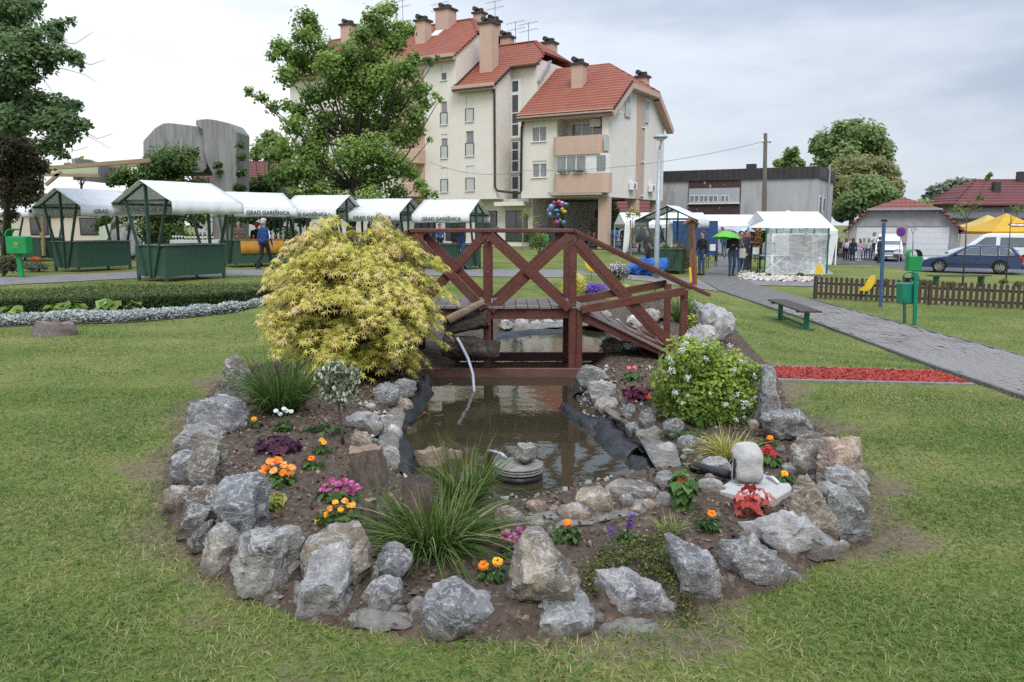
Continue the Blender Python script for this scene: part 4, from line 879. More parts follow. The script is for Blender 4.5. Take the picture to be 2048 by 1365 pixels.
# ---- ornamental grasses
def clump(name, label, base, n, L, W_, mat, spread=.10, lean=.9, droop=.6, lo=.35, on=soil, P0=None, cat='grass clump'):
    B0 = P0 or on(*base); t = thing(name, label, cat, B0); a = RNG.random(n) * 2 * PI; r = np.sqrt(RNG.random(n)) * spread
    P = np.column_stack([B0.x + r * np.cos(a), B0.y + r * np.sin(a), np.full(n, B0.z - .01)]); th = RNG.random(n) ** .8 * lean; a2 = a + RNG.normal(size=n) * .5
    D = np.column_stack([np.sin(th) * np.cos(a2), np.sin(th) * np.sin(a2), np.cos(th)])
    blades('blades', P, D, L * RNG.uniform(lo, 1.05, n), W_ * RNG.uniform(.7, 1.2, n), mat, t, droop=droop * RNG.uniform(.3, 1.3, n), seg=5); return t
L_SEDGE = leafmat('sedge_blade', [(0, (.03, .065, .012)), (.5, (.07, .135, .022)), (.88, (.14, .21, .045)), (.93, (.34, .29, .15)), (1, (.42, .36, .22))], trans=.3)
clump('sedge', 'big dark green sedge clump in front of the pond', (868, 1085), 1000, .52, .008, L_SEDGE, .16, 1.05, .72)
clump('sedge', 'upright green grass tuft rising over the right side of the big sedge', (930, 1010), 330, .60, .008, L_SEDGE, .10, .65, .55)
clump('ornamental_grass', 'tall arching green grass clump on the left of the bed', (562, 828), 700, .86, .012, leafmat('tall_blade', [(0, (.04, .085, .02)), (.6, (.085, .15, .035)), (1, (.19, .25, .08))]), .12, .62, .62)
clump('ornamental_grass', 'yellow striped grass clump beside the white concrete block', (1458, 912), 330, .33, .009, leafmat('gold_blade', [(0, (.18, .20, .035)), (.6, (.40, .38, .09)), (1, (.58, .50, .20))]), .09, 1.0, .7)
clump('ornamental_grass', 'small pale striped grass tuft above the moss', (1340, 1062), 130, .16, .006, leafmat('pale_blade', [(0, (.14, .18, .05)), (1, (.38, .40, .16))]), .05, 1.1, .4)
clump('ornamental_grass', 'thin grass tuft at the far right behind the bridge posts', (1362, 645), 240, .72, .012, L_SEDGE, .10, .5, .4)
clump('ornamental_grass', 'little grass tuft leaning over the left liner', (800, 868), 40, .26, .007, L_SEDGE, .04, .9, .8)
# ---- the golden maple beside the bridge
MS = star_leaf(7, .22, 2.35); Bm = soil(690, 770); Ym = 8.15; t = thing('golden_maple', 'low spreading golden yellow maple bush covering the left end of the bridge', 'maple', Bm)
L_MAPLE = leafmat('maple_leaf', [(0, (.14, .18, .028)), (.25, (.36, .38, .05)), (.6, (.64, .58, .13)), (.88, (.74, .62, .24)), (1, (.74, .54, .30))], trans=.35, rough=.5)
# arching sprays cascade in tiers from the crown's middle, with dark hollows between them
cx_, cy_, Rx_, z0, Hm = at(695, 600, Ym).x, Ym + .32, 1.0, at(700, 786, Ym).z, at(700, 468, Ym).z - at(700, 786, Ym).z; mbt = MB(); Pl, Nl, Rl, Ul = [], [], [], []; root = Vector((cx_ + .05, cy_, Bm.z))
for i in range(300):
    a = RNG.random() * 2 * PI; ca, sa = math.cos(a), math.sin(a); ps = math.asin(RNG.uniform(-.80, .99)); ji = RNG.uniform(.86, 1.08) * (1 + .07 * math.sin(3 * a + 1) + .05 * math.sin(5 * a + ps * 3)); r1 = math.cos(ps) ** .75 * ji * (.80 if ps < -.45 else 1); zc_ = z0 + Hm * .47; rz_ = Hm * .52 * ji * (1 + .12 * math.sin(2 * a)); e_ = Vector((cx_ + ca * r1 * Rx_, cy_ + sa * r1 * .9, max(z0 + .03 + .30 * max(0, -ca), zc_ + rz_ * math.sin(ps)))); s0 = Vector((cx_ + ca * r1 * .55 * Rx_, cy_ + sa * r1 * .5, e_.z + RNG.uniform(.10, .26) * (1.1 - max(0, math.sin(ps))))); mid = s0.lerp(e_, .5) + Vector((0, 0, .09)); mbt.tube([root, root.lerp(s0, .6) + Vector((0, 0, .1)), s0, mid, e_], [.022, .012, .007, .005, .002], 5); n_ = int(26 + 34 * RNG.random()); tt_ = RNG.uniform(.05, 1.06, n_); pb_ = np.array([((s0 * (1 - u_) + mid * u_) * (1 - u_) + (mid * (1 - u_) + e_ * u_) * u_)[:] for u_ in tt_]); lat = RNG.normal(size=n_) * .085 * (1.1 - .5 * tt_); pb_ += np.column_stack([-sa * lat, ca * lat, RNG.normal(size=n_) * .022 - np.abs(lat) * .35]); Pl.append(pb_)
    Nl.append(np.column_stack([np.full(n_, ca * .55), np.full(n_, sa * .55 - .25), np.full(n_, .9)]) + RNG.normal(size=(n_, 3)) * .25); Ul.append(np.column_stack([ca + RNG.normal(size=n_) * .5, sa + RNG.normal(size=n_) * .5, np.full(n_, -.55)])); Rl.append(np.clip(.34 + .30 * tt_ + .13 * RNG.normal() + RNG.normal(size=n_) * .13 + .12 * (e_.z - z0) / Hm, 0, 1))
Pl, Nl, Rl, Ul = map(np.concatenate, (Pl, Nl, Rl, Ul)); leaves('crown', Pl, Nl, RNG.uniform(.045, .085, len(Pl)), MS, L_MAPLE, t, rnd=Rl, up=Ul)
mbt.build('trunk', M_TWIG, t, smooth=True)
# ---- flowering spirea on the right bank
Bs = soil(1415, 850); t = thing('spirea_bush', 'rounded green bush with white flower clusters on the right bank', 'bush', Bs)
cl = [(1365, 715, 46), (1340, 760, 44), (1400, 745, 56), (1455, 745, 52), (1490, 765, 38), (1370, 800, 58), (1430, 795, 66), (1485, 800, 40), (1400, 835, 44), (1450, 838, 44), (1330, 790, 30), (1505, 745, 22), (1380, 690, 20), (1420, 705, 30), (1470, 725, 24)]
Pl, Nl, Rl = [], [], []; mbt = MB(); mbf = []
for x, y, r_ in cl:
    c = at(x, y, Bs.y + .18 + RNG.uniform(-.15, .15)); r = r_ / pxm(c); n_ = int(620 * (r_ / 50) ** 2) + 70; d = sphere_pts(n_); Pl.append(np.array(c) + d * (RNG.random((n_, 1)) ** .4) * r * np.array([1.06, 1, 1.0])); Nl.append(d + np.array([0, -.3, .6]) + RNG.normal(size=(n_, 3)) * .5)
    Rl.append(np.clip(.45 + .35 * d[:, 2] + .14 * RNG.normal() + RNG.normal(size=n_) * .16, 0, 1)); mbt.tube([Bs + Vector((0, .1, 0)), (Vector(c) + Bs) / 2 + Vector((0, .08, .05)), c], [.012, .008, .003], 5)  # top-lit look put into leaf colour: lighter towards the top of each clump
    for _ in range(9): dd = unit(RNG.normal(size=3) + np.array([.1, -.7, .5])); mbf.append((np.array(c) + dd * r * 1.06, tuple(c)))
sph = [(np.array(at(x, y, Bs.y + .18)), r_ / pxm(Bs) * .93) for x, y, r_ in cl]; mbf = [p for p, c in mbf if sum(np.linalg.norm((p - q_) * np.array([1, .6, 1])) < r for q_, r in sph) < 2][:46]
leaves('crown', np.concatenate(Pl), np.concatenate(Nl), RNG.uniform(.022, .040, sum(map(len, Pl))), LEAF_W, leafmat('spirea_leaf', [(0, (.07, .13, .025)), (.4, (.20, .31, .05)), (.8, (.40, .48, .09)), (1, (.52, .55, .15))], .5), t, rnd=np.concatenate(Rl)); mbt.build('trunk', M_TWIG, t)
for c in mbf: head('cluster', c, RNG.uniform(.018, .036), P_WH, t, 'blossom')
# ---- variegated standard tree
Be = soil(686, 890); t = thing('euonymus_tree', 'little standard tree with a white edged grey green ball crown', 'small tree', Be); cc = at(675, 768, Be.y)
MB().tube([Be, at(684, 860, Be.y), at(679, 830, Be.y), cc], [.014, .012, .011, .008], 7).build('trunk', M_TWIG, t, smooth=True)
Pl, Nl = [], []
for dx, dy, r in [(0, 0, .115), (-28, -12, .08), (26, -12, .08), (-20, 22, .075), (22, 22, .075), (0, -26, .075), (6, 34, .06)]:
    c = at(675 + dx, 768 + dy, Be.y + RNG.uniform(-.06, .06)); P, N = spray(130, c, (r, r, r)); Pl.append(P); Nl.append(N)
leaves('crown', np.concatenate(Pl), np.concatenate(Nl), RNG.uniform(.03, .048, 130 * 7), LEAF, leafmat('variegated_leaf', [(0, (.07, .10, .05)), (.45, (.16, .20, .12)), (.62, (.45, .48, .36)), (1, (.60, .62, .50))], trans=.2), t, up=np.concatenate(Nl) + np.array([0, 0, .7]))
# ---- logs and stumps in the bed
def log(name, label, p0, p1, r0, r1, bark=None, end=None, n=18, k=9, seed=0, amp=.10, cat='log', bend=0.0):
    p0, p1 = Vector(p0), Vector(p1); t = thing(name, label, cat, p0); r = np.random.default_rng(seed); ax = (p1 - p0).normalized(); x = ax.cross(Vector((0, 1, .3))).normalized(); y = ax.cross(x); V, Fs = [], []
    ph = r.random(4) * 6.28
    for i in range(k):
        u_ = i / (k - 1); c = p0.lerp(p1, u_) + Vector((0, 0, bend * math.sin(PI * u_))); rr = r0 + (r1 - r0) * u_
        for j in range(n):
            a = 2 * PI * j / n; m_ = 1 + amp * (math.sin(3 * a + ph[0] + u_ * 2) * .5 + math.sin(7 * a + ph[1] + u_ * 3) * .35 + r.normal() * .3); V.append(c + (x * math.cos(a) + y * math.sin(a)) * rr * m_)
    for i in range(k - 1):
        for j in range(n): Fs.append((i * n + j, i * n + (j + 1) % n, (i + 1) * n + (j + 1) % n, (i + 1) * n + j))
    for j in range(n): V[(k - 1) * n + j] += ax * r0 * .09 * r.normal()
    MB().add(V, Fs).build('bark', bark or M_LOGBK, t, smooth=True)
    for i, s in ((0, -1), (k - 1, 1)):
        ring = V[i * n:(i + 1) * n]; c = sum(ring, Vector()) / n; MB().add([c + ax * s * .003] + [c.lerp(v, .99) + ax * s * .002 * r.normal() for v in ring], [(0, 1 + j, 1 + (j + 1) % n) for j in range(n)]).build('cut_end', end or M_LOGEND, t)
    return t
def upl(px, py0, py1, rpx, label, dx=0, seed=0, **kw):
    b = soil(px, py0); tp = at(px + dx, py1, b.y + .02); return log('log', label, b - Vector((0, 0, .03)), tp, rpx / pxm(b), rpx / pxm(b) * .93, seed=seed, **kw)
upl(742, 968, 898, 36, 'short cut log standing left of the big sedge', -12, 1); upl(862, 935, 900, 33, 'pale split log end behind the big sedge', -4, 2, bark=M_DRIFT)
upl(840, 1062, 962, 34, 'hollow dark log planter standing inside the big sedge', -6, 3, end=M_BARKD); upl(742, 1062, 1000, 14, 'thin grey branch stub left of the big sedge', -2, 4)
upl(908, 925, 902, 16, 'small log end right of the pale split log', 2, 5, bark=M_DRIFT)
log('log', 'dark rotten bark log with a hose in it at the bridge foot', at(885, 690, 9.38), at(998, 702, 9.46), .12, .10, M_BARKD, M_BARKD, n=22, k=12, seed=11, amp=.30)
log('log', 'dark rotten bark log lying on top under the bridge deck', at(888, 655, 9.42), at(975, 640, 9.46), .10, .10, M_BARKD, M_BARKD, n=22, k=12, seed=12, amp=.28)
log('log', 'pale bare driftwood branch leaning on the bridge post', at(896, 640, 9.30), at(968, 604, 9.36), .055, .04, M_DRIFT, M_DRIFT, n=14, k=9, seed=13, amp=.16)
log('tree_stump', 'gnarled brown stump behind the bridge ramp', soil(1310, 642), soil(1310, 642) + Vector((-.12, .1, .42)), .28, .2, M_LOGBK, M_BARKD, n=20, k=8, seed=14, amp=.25, cat='stump')
P_ = gp(112, 668); log('tree_stump', 'low sawn tree stump on the left lawn', P_ - Vector((0, 0, .05)), P_ + Vector((0, .02, .17)), .36, .26, pm('stump_bark', (.20, .16, .135), (.10, .08, .07), scale=14, bump=.8, stretch=(3, 3, .6)), pm('stump_top', (.24, .18, .14), (.14, .11, .09), scale=20, bump=.5), n=26, k=6, seed=15, amp=.16, cat='stump')
P_ = gp(542, 547); log('tree_stump', 'tiny mown stump on the grass by the path', P_ - Vector((0, 0, .05)), P_ + Vector((0, 0, .06)), .28, .22, n=14, k=4, seed=16, cat='stump')
# ---- hoses, liner, floating bowl, fish
M_HOSE = pm('grey_hose', (.42, .44, .52), (.32, .34, .42), rough=.35, scale=10); M_BLACK = pm('black_rubber', (.020, .021, .024), (.012, .013, .015), rough=.38, scale=6, bump=.7, bscale=9, dist=.03, stains=(9, (.05, .05, .053), .58, .7))
ph_ = [at(914, 676, 9.26), at(922, 690, 9.24), at(936, 718, 9.2), at(946, 750, 9.15), gz(948, 785, WATER_Z + .0), gz(944, 800, WATER_Z - .12), gz(930, 835, WATER_Z - .26)]
tag(MB().tube(ph_, [.018] * 7, 9).build('hose', M_HOSE, smooth=True), 'pale grey hose curving from the bark log into the water', 'hose')
def ribbon(label, pts, r, flat, z=WATER_Z + .03):
    """a wrinkled strip of liner: down into the water, over a rolled crest and out on to the bank"""
    P = [gz(x, y, z) for x, y in pts]; cen = gz(1010, 860, z); V, k_, m_ = [], 6 * (len(P) - 1) + 1, 9; sd_ = len(label)
    for i in range(k_):
        j = min(i // 6, len(P) - 2); u_ = (i - 6 * j) / 6; c = P[j].lerp(P[j + 1], u_); w = (r[j] * (1 - u_) + r[j + 1] * u_) * 1.15 * (1 + .15 * math.sin(i * 1.1 + sd_)); d = (P[j + 1] - P[j]).normalized(); nn = Vector((-d.y, d.x, 0)); nn = -nn if nn.dot(c - cen) < 0 else nn
        for q_ in range(m_): a = q_ / (m_ - 1) * 2 - 1; V.append(c + nn * a * w + Vector((0, 0, flat * w * (1 - a * a) * .5 - (.06 if a < 0 else -.015) * abs(a) ** 1.5 + .010 * math.sin(i * .9 + a * 5 + sd_) + .006 * math.sin(i * 2.3 - a * 9))))
    o = MB().add(V, [(i * m_ + q_, i * m_ + q_ + 1, (i + 1) * m_ + q_ + 1, (i + 1) * m_ + q_) for i in range(k_ - 1) for q_ in range(m_ - 1)]).build('pond_liner', M_BLACK, smooth=True); o.modifiers.new('thick', 'SOLIDIFY').thickness = .006; return tag(o, label, 'pond liner')
ribbon('black rubber liner fold rolled along the right bank', [(1126, 810), (1150, 832), (1180, 846), (1208, 846), (1218, 872), (1240, 896), (1275, 906), (1312, 902)], [.05, .075, .085, .09, .13, .12, .08, .03], .62)
ribbon('lower black liner fold dipping into the water', [(1262, 918), (1285, 930), (1312, 944), (1345, 946)], [.06, .10, .08, .03], .6); ribbon('dark liner edge behind the right bridge post', [(1152, 790), (1148, 775), (1160, 755)], [.05, .07, .06], .7)
ribbon('black liner fold along the left bank under the maple', [(852, 758), (846, 782), (832, 812), (806, 836), (792, 852)], [.08, .09, .08, .09, .05], .7, z=WATER_Z + .05); ribbon('lowest black liner flap on the left bank', [(798, 868), (812, 895), (814, 925), (804, 950)], [.05, .08, .08, .05], .6, z=WATER_Z + .04)
ribbon('dark liner sheet at the far end of the pond', [(962, 690), (1000, 672), (1060, 664), (1130, 662), (1195, 656)], [.06, .10, .08, .07, .06], .45, z=WATER_Z + .02)
pp = [gz(1345, 945, -.06), soil(1395, 948) + Vector((0, 0, .05)), soil(1430, 958) + Vector((0, 0, .05)), soil(1458, 966) + Vector((0, 0, .05))]
tag(MB().tube(pp, .028, 10).build('hose', M_BLACK, smooth=True), 'thick black hose running from the liner to the concrete slab', 'hose')
Pb = gz(1038, 955, WATER_Z); rb_ = 48 / pxm(Pb); t = thing('stone_bowl', 'round ribbed stone plates stacked as a float in the pond', 'bowl', Pb)
M_PL = pm('bowl_stone', (.27, .26, .235), (.17, .16, .14), rough=.8, scale=18, bump=.4); MB().lathe([(rb_ * .7, -.02), (rb_ * .98, .0), (rb_ * 1.0, .035), (rb_ * .9, .045)], 36, Pb).build('base', M_BLACK, t, smooth=True)
for i in range(3): MB().lathe([(rb_ * .86, 0), (rb_ * 1.0, .008), (rb_ * 1.02, .018), (rb_ * .95, .022)], 40, Pb + Vector((0, 0, .045 + i * .019))).build('plate', M_PL, t, smooth=True)
for i in range(5): MB().lathe([(rb_ * (.9 - .15 * i), .0), (rb_ * (.87 - .15 * i), .007), (rb_ * (.80 - .15 * i), .0)], 40, Pb + Vector((0, 0, .1015))).build('ring', M_PL, t, smooth=True)
ol = [(1026, 936), (1030, 915), (1034, 900), (1052, 897), (1072, 902), (1078, 918), (1074, 936), (1050, 942)]; W3 = np.array([at(x, y, Pb.y)[:] for x, y in ol]); V, Fc = rock_verts(np.column_stack([W3[:, 0] - Pb.x, W3[:, 2] - W3[:, 2].min()]), .085, 77, 4)
o = np_mesh('rock', V, Fc, M_ROCK, smooth=True); o.location = (Pb.x, Pb.y, Pb.z + .10); o.color = (.27, .245, .21, 1); tag(o, 'square pitted stone sitting on the round bowl in the pond', 'rock')
tag(MB().tube([gz(975, 902, WATER_Z), at(985, 903, Pb.y + .22), at(1003, 908, Pb.y + .14), at(1012, 916, Pb.y + .08)], .012, 8).build('hose', M_HOSE, smooth=True), 'short grey hose leading to the floating bowl', 'hose')
M_FISH = pm('goldfish', (.75, .07, .025), (.5, .035, .02), rough=.4, scale=10)
for i, (x, y, a) in enumerate([(848, 803, .6), (846, 828, .4), (815, 858, .2), (1000, 910, 2.2), (900, 770, .1)]):
    P_ = gz(x, y, WATER_Z - .012); d = Vector((math.cos(a), math.sin(a), 0)); s = Vector((-d.y, d.x, 0))
    t = thing('goldfish', ['red goldfish nearest the maple under the left liner', 'red goldfish below the first one at the left liner', 'red goldfish at the tip of the left liner flap', 'red goldfish beside the floating bowl', 'red goldfish near the hose under the bridge'][i], 'fish', P_, 0, 'goldfish in the pond')
    MB().tube([P_ - d * .05, P_ - d * .02, P_ + d * .02, P_ + d * .05], [.004, .014, .017, .004], 8).build('body', M_FISH, t, smooth=True); MB().add([P_ - d * .045, P_ - d * .085 + s * .022, P_ - d * .07, P_ - d * .085 - s * .022], [(0, 1, 2), (0, 2, 3)]).build('tail', M_FISH, t)
# ---- white concrete block on its slab
M_WC = pm('pale_concrete', (.50, .49, .465), (.38, .37, .35), rough=.9, scale=14, bump=.45, bscale=70); sl = [(1432, 985), (1475, 962), (1530, 958), (1578, 975), (1585, 990), (1545, 1012), (1490, 1003)]
t = thing('concrete_slab', 'pale concrete slab lying in the right bed', 'slab', soil(1510, 985)); Ps = [soil(x, y) for x, y in sl]; zt = max(p.z for p in Ps) + .03
MB().prism([(p.x, p.y, zt - .07) for p in Ps], (0, 0, .06)).build('slab', M_WC, t, bevel=.008); MB().tube([(at(1533, 968, soil(1530, 968).y).x, soil(1530, 968).y, zt), Vector(soil(1545, 970)[:2] + (zt + .012,)) if False else (soil(1545, 972).x, soil(1545, 972).y, zt + .012), (soil(1556, 978).x, soil(1556, 978).y, zt + .002)], .010, 8).build('handle', pm('white_plastic', (.75, .75, .72), rough=.4), t, smooth=True)
Pk = soil(1495, 975); ol = [(1462, 972), (1466, 940), (1464, 918), (1474, 902), (1492, 896), (1512, 900), (1523, 915), (1526, 940), (1527, 968), (1520, 978), (1485, 980)]; W3 = np.array([at(x, y, Pk.y)[:] for x, y in ol])
V, Fc = rock_verts(np.column_stack([W3[:, 0] - Pk.x, W3[:, 2] - W3[:, 2].min()]), .085, 91, 4, .35, 3); t = thing('concrete_block', 'white rounded concrete block like a small headstone on the slab', 'block', (Pk.x, Pk.y, zt))
o = np_mesh('body', V, Fc, M_WC, t, smooth=True, world=False); o.location = (0, 0, -.012); MB().box((W3[:, 0].min() + .006, Pk.y - .035, zt + .09), (.006, .03, .13)).build('slot', M_BLACK, t)
# ================================================================== MARKET STALLS
M_GP = pm('green_paint_wood', (.032, .085, .052), (.020, .055, .036), rough=.7, scale=6, detail=6, bump=.25, bscale=40, stretch=(4, 4, 1), stains=(3, (.055, .105, .075), .55, .7))
M_GPOST = pm('green_paint_post', (.034, .075, .055), (.022, .05, .038), rough=.65, scale=9); M_CTOP = pm('counter_top', (.16, .18, .165), (.10, .12, .11), rough=.7, scale=6)
def canvas_mat(name, c, trans):
    m, ns, ls = newmat(name); out = node(ns, 'ShaderNodeOutputMaterial'); b = node(ns, 'ShaderNodeBsdfPrincipled', Roughness=.55); t = node(ns, 'ShaderNodeBsdfTranslucent'); mx = node(ns, 'ShaderNodeMixShader'); mx.inputs[0].default_value = trans
    tc = node(ns, 'ShaderNodeTexCoord'); n = node(ns, 'ShaderNodeTexNoise', Scale=2.5, Detail=6, Roughness=.6); ls.new(tc.outputs['Object'], n.inputs['Vector'])
    col = ramp(ns, ls, n.outputs['Fac'], [(.35, c), (.75, tuple(x * .86 for x in c))]); ls.new(col, b.inputs['Base Color']); ls.new(col, t.inputs['Color'])
    bp = node(ns, 'ShaderNodeBump', Strength=.25, Distance=.05); ls.new(n.outputs['Fac'], bp.inputs['Height']); ls.new(bp.outputs[0], b.inputs['Normal'])
    ls.new(b.outputs[0], mx.inputs[1]); ls.new(t.outputs[0], mx.inputs[2]); ls.new(mx.outputs[0], out.inputs[0]); return m
M_CANV = canvas_mat('white_canvas', (.82, .82, .80), .28); M_TENT = canvas_mat('white_tent', (.86, .86, .87), .22); M_INK = pm('green_ink', (.03, .12, .10), (.03, .10, .085), scale=5); M_INKF = pm('faint_ink', (.42, .45, .42), (.36, .39, .37), scale=5)
SL, SW, CL, CW, EZ, RZS = 1.9, 1.2, 2.3, 2.5, 2.08, 2.66
def make_stall(loc, rz, label, front=None, back=None):
    t = thing('market_stall', label, 'market stall', loc, rz, 'green market stalls with white canopies')
    L = lambda mb, n, m, **kw: mb.build(n, m, t, world=False, **kw)
    if not hasattr(make_stall, 'pl'):
        make_stall.pl = MB().box((0, 0, 0), (.108, .022, .80)).build('plank', M_GP, None, bevel=.004)
        make_stall.first = True
    def plank(x, y, r):
        o = make_stall.pl if make_stall.first else make_stall.pl.copy()
        if not make_stall.first: COL.objects.link(o)
        make_stall.first = False; o.parent = t; o.matrix_parent_inverse = Matrix(); o.location = (x, y, .54 + random.uniform(-.004, .004)); o.rotation_euler = (0, 0, r)
    for s in (-1, 1):
        for i in range(17): plank(-SL / 2 + .06 + i * .1115, s * (SW / 2), 0)
        for i in range(10): plank(s * (SL / 2), -SW / 2 + .09 + i * .114, PI / 2)
        for q_ in (-1, 1): L(MB().box((s * (SL / 2 - .02), q_ * (SW / 2 - .02), .47), (.07, .07, .93)), 'leg', M_GPOST)
        L(MB().bar((s * (SL / 2 + .03), 0, .1), (s * (SL / 2 + .03), 0, RZS - .03), .05, .08, (1, 0, 0)), 'post', M_GPOST)
        for q_ in (-1, 1): L(MB().bar((s * (SL / 2 + .05), q_ * .16, .12), (s * (SL / 2 + .05), q_ * .86, EZ + .1), .04, .075, (1, 0, 0)), 'slanted_post', M_GPOST)
        L(MB().bar((s * (SL / 2 + .01), -1.0, EZ + .05), (s * (SL / 2 + .01), 1.0, EZ + .05), .04, .06), 'tie_beam', M_GPOST)
        for q_ in (-1, 1): L(MB().bar((s * (SL / 2 + .01), 0, RZS - .05), (s * (SL / 2 + .01), q_ * (CW / 2 - .03), EZ - .03), .04, .05), 'rafter', M_GPOST)
        L(MB().bar((-CL / 2, s * (CW / 2 - .04), EZ - .025), (CL / 2, s * (CW / 2 - .04), EZ - .025), .04, .04), 'eave_beam', M_GPOST)
    L(MB().bar((-CL / 2 + .03, 0, RZS - .05), (CL / 2 - .03, 0, RZS - .05), .04, .06), 'ridge_beam', M_GPOST)
    ct = MB()
    for s in (-1, 1): ct.box((0, s * (SW / 2 - .14), .965), (SL + .12, .36, .03)); ct.box((s * (SL / 2 - .14), 0, .965), (.36, SW - .66, .03))
    L(ct, 'counter_top', M_CTOP)
    # canopy sags a little between ridge and eaves; hems hang along both long sides
    V, Fs = [], []; nx_, ny_ = 10, 12
    for i in range(nx_ + 1):
        for j in range(ny_ + 1):
            x = -CL / 2 + CL * i / nx_; y = -CW / 2 + CW * j / ny_; u_ = abs(y) / (CW / 2); V.append((x, y, RZS + (EZ - RZS) * u_ - .035 * math.sin(PI * u_) * math.sin(PI * i / nx_) + random.uniform(-.006, .006)))
    for i in range(nx_):
        for j in range(ny_): a = i * (ny_ + 1) + j; Fs.append((a, a + 1, a + ny_ + 2, a + ny_ + 1))
    c = L(MB().add(V, Fs), 'canopy', M_CANV, smooth=True); c.modifiers.new('thick', 'SOLIDIFY').thickness = .006
    for s, txt in ((-1, front), (1, back)):
        V, Fs = [], []
        for i in range(25):
            x = -CL / 2 + CL * i / 24; w = .018 * math.sin(i * 1.3 + loc[0]) + .012 * math.sin(i * .7)
            V += [(x, s * CW / 2, EZ + .004), (x, s * (CW / 2 + .012 + w * .4), EZ - .16), (x, s * (CW / 2 + .014 + w), EZ - .30 - .012 * math.sin(i * .55 + s))]
        for i in range(24):
            for j in range(2): a = i * 3 + j; Fs.append((a, a + 1, a + 4, a + 3))
        h = L(MB().add(V, Fs), 'valance', M_CANV, smooth=True); h.modifiers.new('thick', 'SOLIDIFY').thickness = .004
        if txt:
            M = Matrix.Translation((0.05, s * (CW / 2 + .045), EZ - .165)) @ Matrix.Rotation(0 if s < 0 else PI, 4, 'Z') @ Matrix.Rotation(PI / 2, 4, 'X'); text_mesh('lettering', txt, .185, M, M_INK, h, bold=.004)
            if s > 0:   # the print shows faintly through the cloth
                M2 = Matrix.Translation((0.05, CW / 2 - .012, EZ - .165)) @ Matrix.Rotation(PI / 2, 4, 'X'); text_mesh('lettering', txt, .185, M2, M_INKF, h, mirror=True)
        for i in range(9): pass
    return t
def corner(px, py, deg):
    P = gp(px, py); a = R(deg); c = Vector((P.x + math.cos(a) * SL / 2 - math.sin(a) * SW / 2, P.y + math.sin(a) * SL / 2 + math.cos(a) * SW / 2, 0)); c.z = float(G(c.x, c.y)); return c, a
GG = 'GRAD GAREŠNICA'
make_stall(*corner(334, 565, 60), 'empty green market stall nearest the hedge, standing beyond the path', None, 'OPĆINA KONČANICA')
make_stall(*corner(157, 545, 62), 'empty green market stall furthest left, behind the nearest stall', GG)
s3 = make_stall(gp(512, 533), R(38), 'green market stall with an orange cloth where the old man stands', GG)
s4 = make_stall(gp(650, 531), R(-14), 'green market stall left of the big leafy tree trunk, behind the maple', GG)
s5 = make_stall(gp(772, 534), R(-15), 'green market stall in the middle of the row with its hem blown crooked', GG)
s6 = make_stall(gp(905, 538), R(-16), 'green market stall seen through the bridge railing', GG)
s7 = make_stall(gp(1342, 545), R(66), 'green market stall with goods beside the lamp post', None)
make_stall(gp(66, 522), R(-12), 'green market stall half hidden behind the leftmost ones', GG)
# ---- goods and cloths on the stalls
def cloth(label, stall, col, x0, x1, side=-1, drop=.5, name='tablecloth'):
    M = pmatrix(stall); y = side * (SW / 2 + .022); mb = MB(); n_ = 14
    V = []
    for i in range(n_ + 1):
        x = x0 + (x1 - x0) * i / n_; w = .012 * math.sin(i * 1.9); V += [M @ Vector((x, y - side * .34, .986)), M @ Vector((x, y + side * .006, .987)), M @ Vector((x, y + side * (.018 + w), .98 - drop * .5)), M @ Vector((x, y + side * (.022 + w * 1.5), .98 - drop))]
    mb.add(V, [(i * 4 + j, i * 4 + j + 1, i * 4 + j + 5, i * 4 + j + 4) for i in range(n_) for j in range(3)]); o = mb.build(name, col, smooth=True); o.modifiers.new('thick', 'SOLIDIFY').thickness = .004; return tag(o, label, 'tablecloth')
cloth('orange cloth hanging over the counter where the old man stands', s3, pm('orange_cloth', (.62, .30, .045), (.50, .23, .03), rough=.9, scale=8), -.75, .85); cloth('white cloth over the end of the stall by the lamp post', s7, pm('white_cloth', (.62, .62, .61), (.5, .5, .5), rough=.9, scale=6), .35, .98, -1, .72)
M_GLASSD = pm('dark_bottle', (.012, .018, .012), (.02, .025, .018), rough=.12, scale=8, spec=.6); M_HONEY = pm('honey_jar', (.30, .13, .02), (.22, .08, .015), rough=.2, scale=8); M_LID = pm('jar_lid', (.55, .42, .10), (.5, .36, .08), rough=.35, scale=8)
def bottle(P, h, label, group, mat=None, capm=None):
    t = thing('bottle', label, 'bottle', P, 0, group); r = h * .125; MB().lathe([(r * .9, 0), (r, .01), (r, h * .58), (r * .45, h * .74), (r * .38, h * .92)], 9, P).build('body', mat or M_GLASSD, t, smooth=True); MB().lathe([(r * .43, h * .92), (r * .43, h)], 9, P).build('cap', capm or M_GLASSD, t)
    MB().lathe([(r * 1.03, h * .18), (r * 1.03, h * .45)], 9, P).build('label_band', pm('paper_label', (.62, .60, .52), (.5, .47, .4), scale=30), t, smooth=True)
M3 = pmatrix(s3)
for i in range(9):
    P = M3 @ Vector((-.8 + .2 * i, -.48 + .05 * (i % 2), .985)); t = thing('jar', 'honey jar in the row on the orange clothed stall', 'jar', P, 0, 'honey jars on the orange clothed stall')
    MB().lathe([(.04, 0), (.045, .01), (.045, .10), (.036, .12)], 10, P).build('glass', M_HONEY, t, smooth=True); MB().lathe([(.04, .12), (.04, .145)], 10, P).build('lid', M_LID, t)
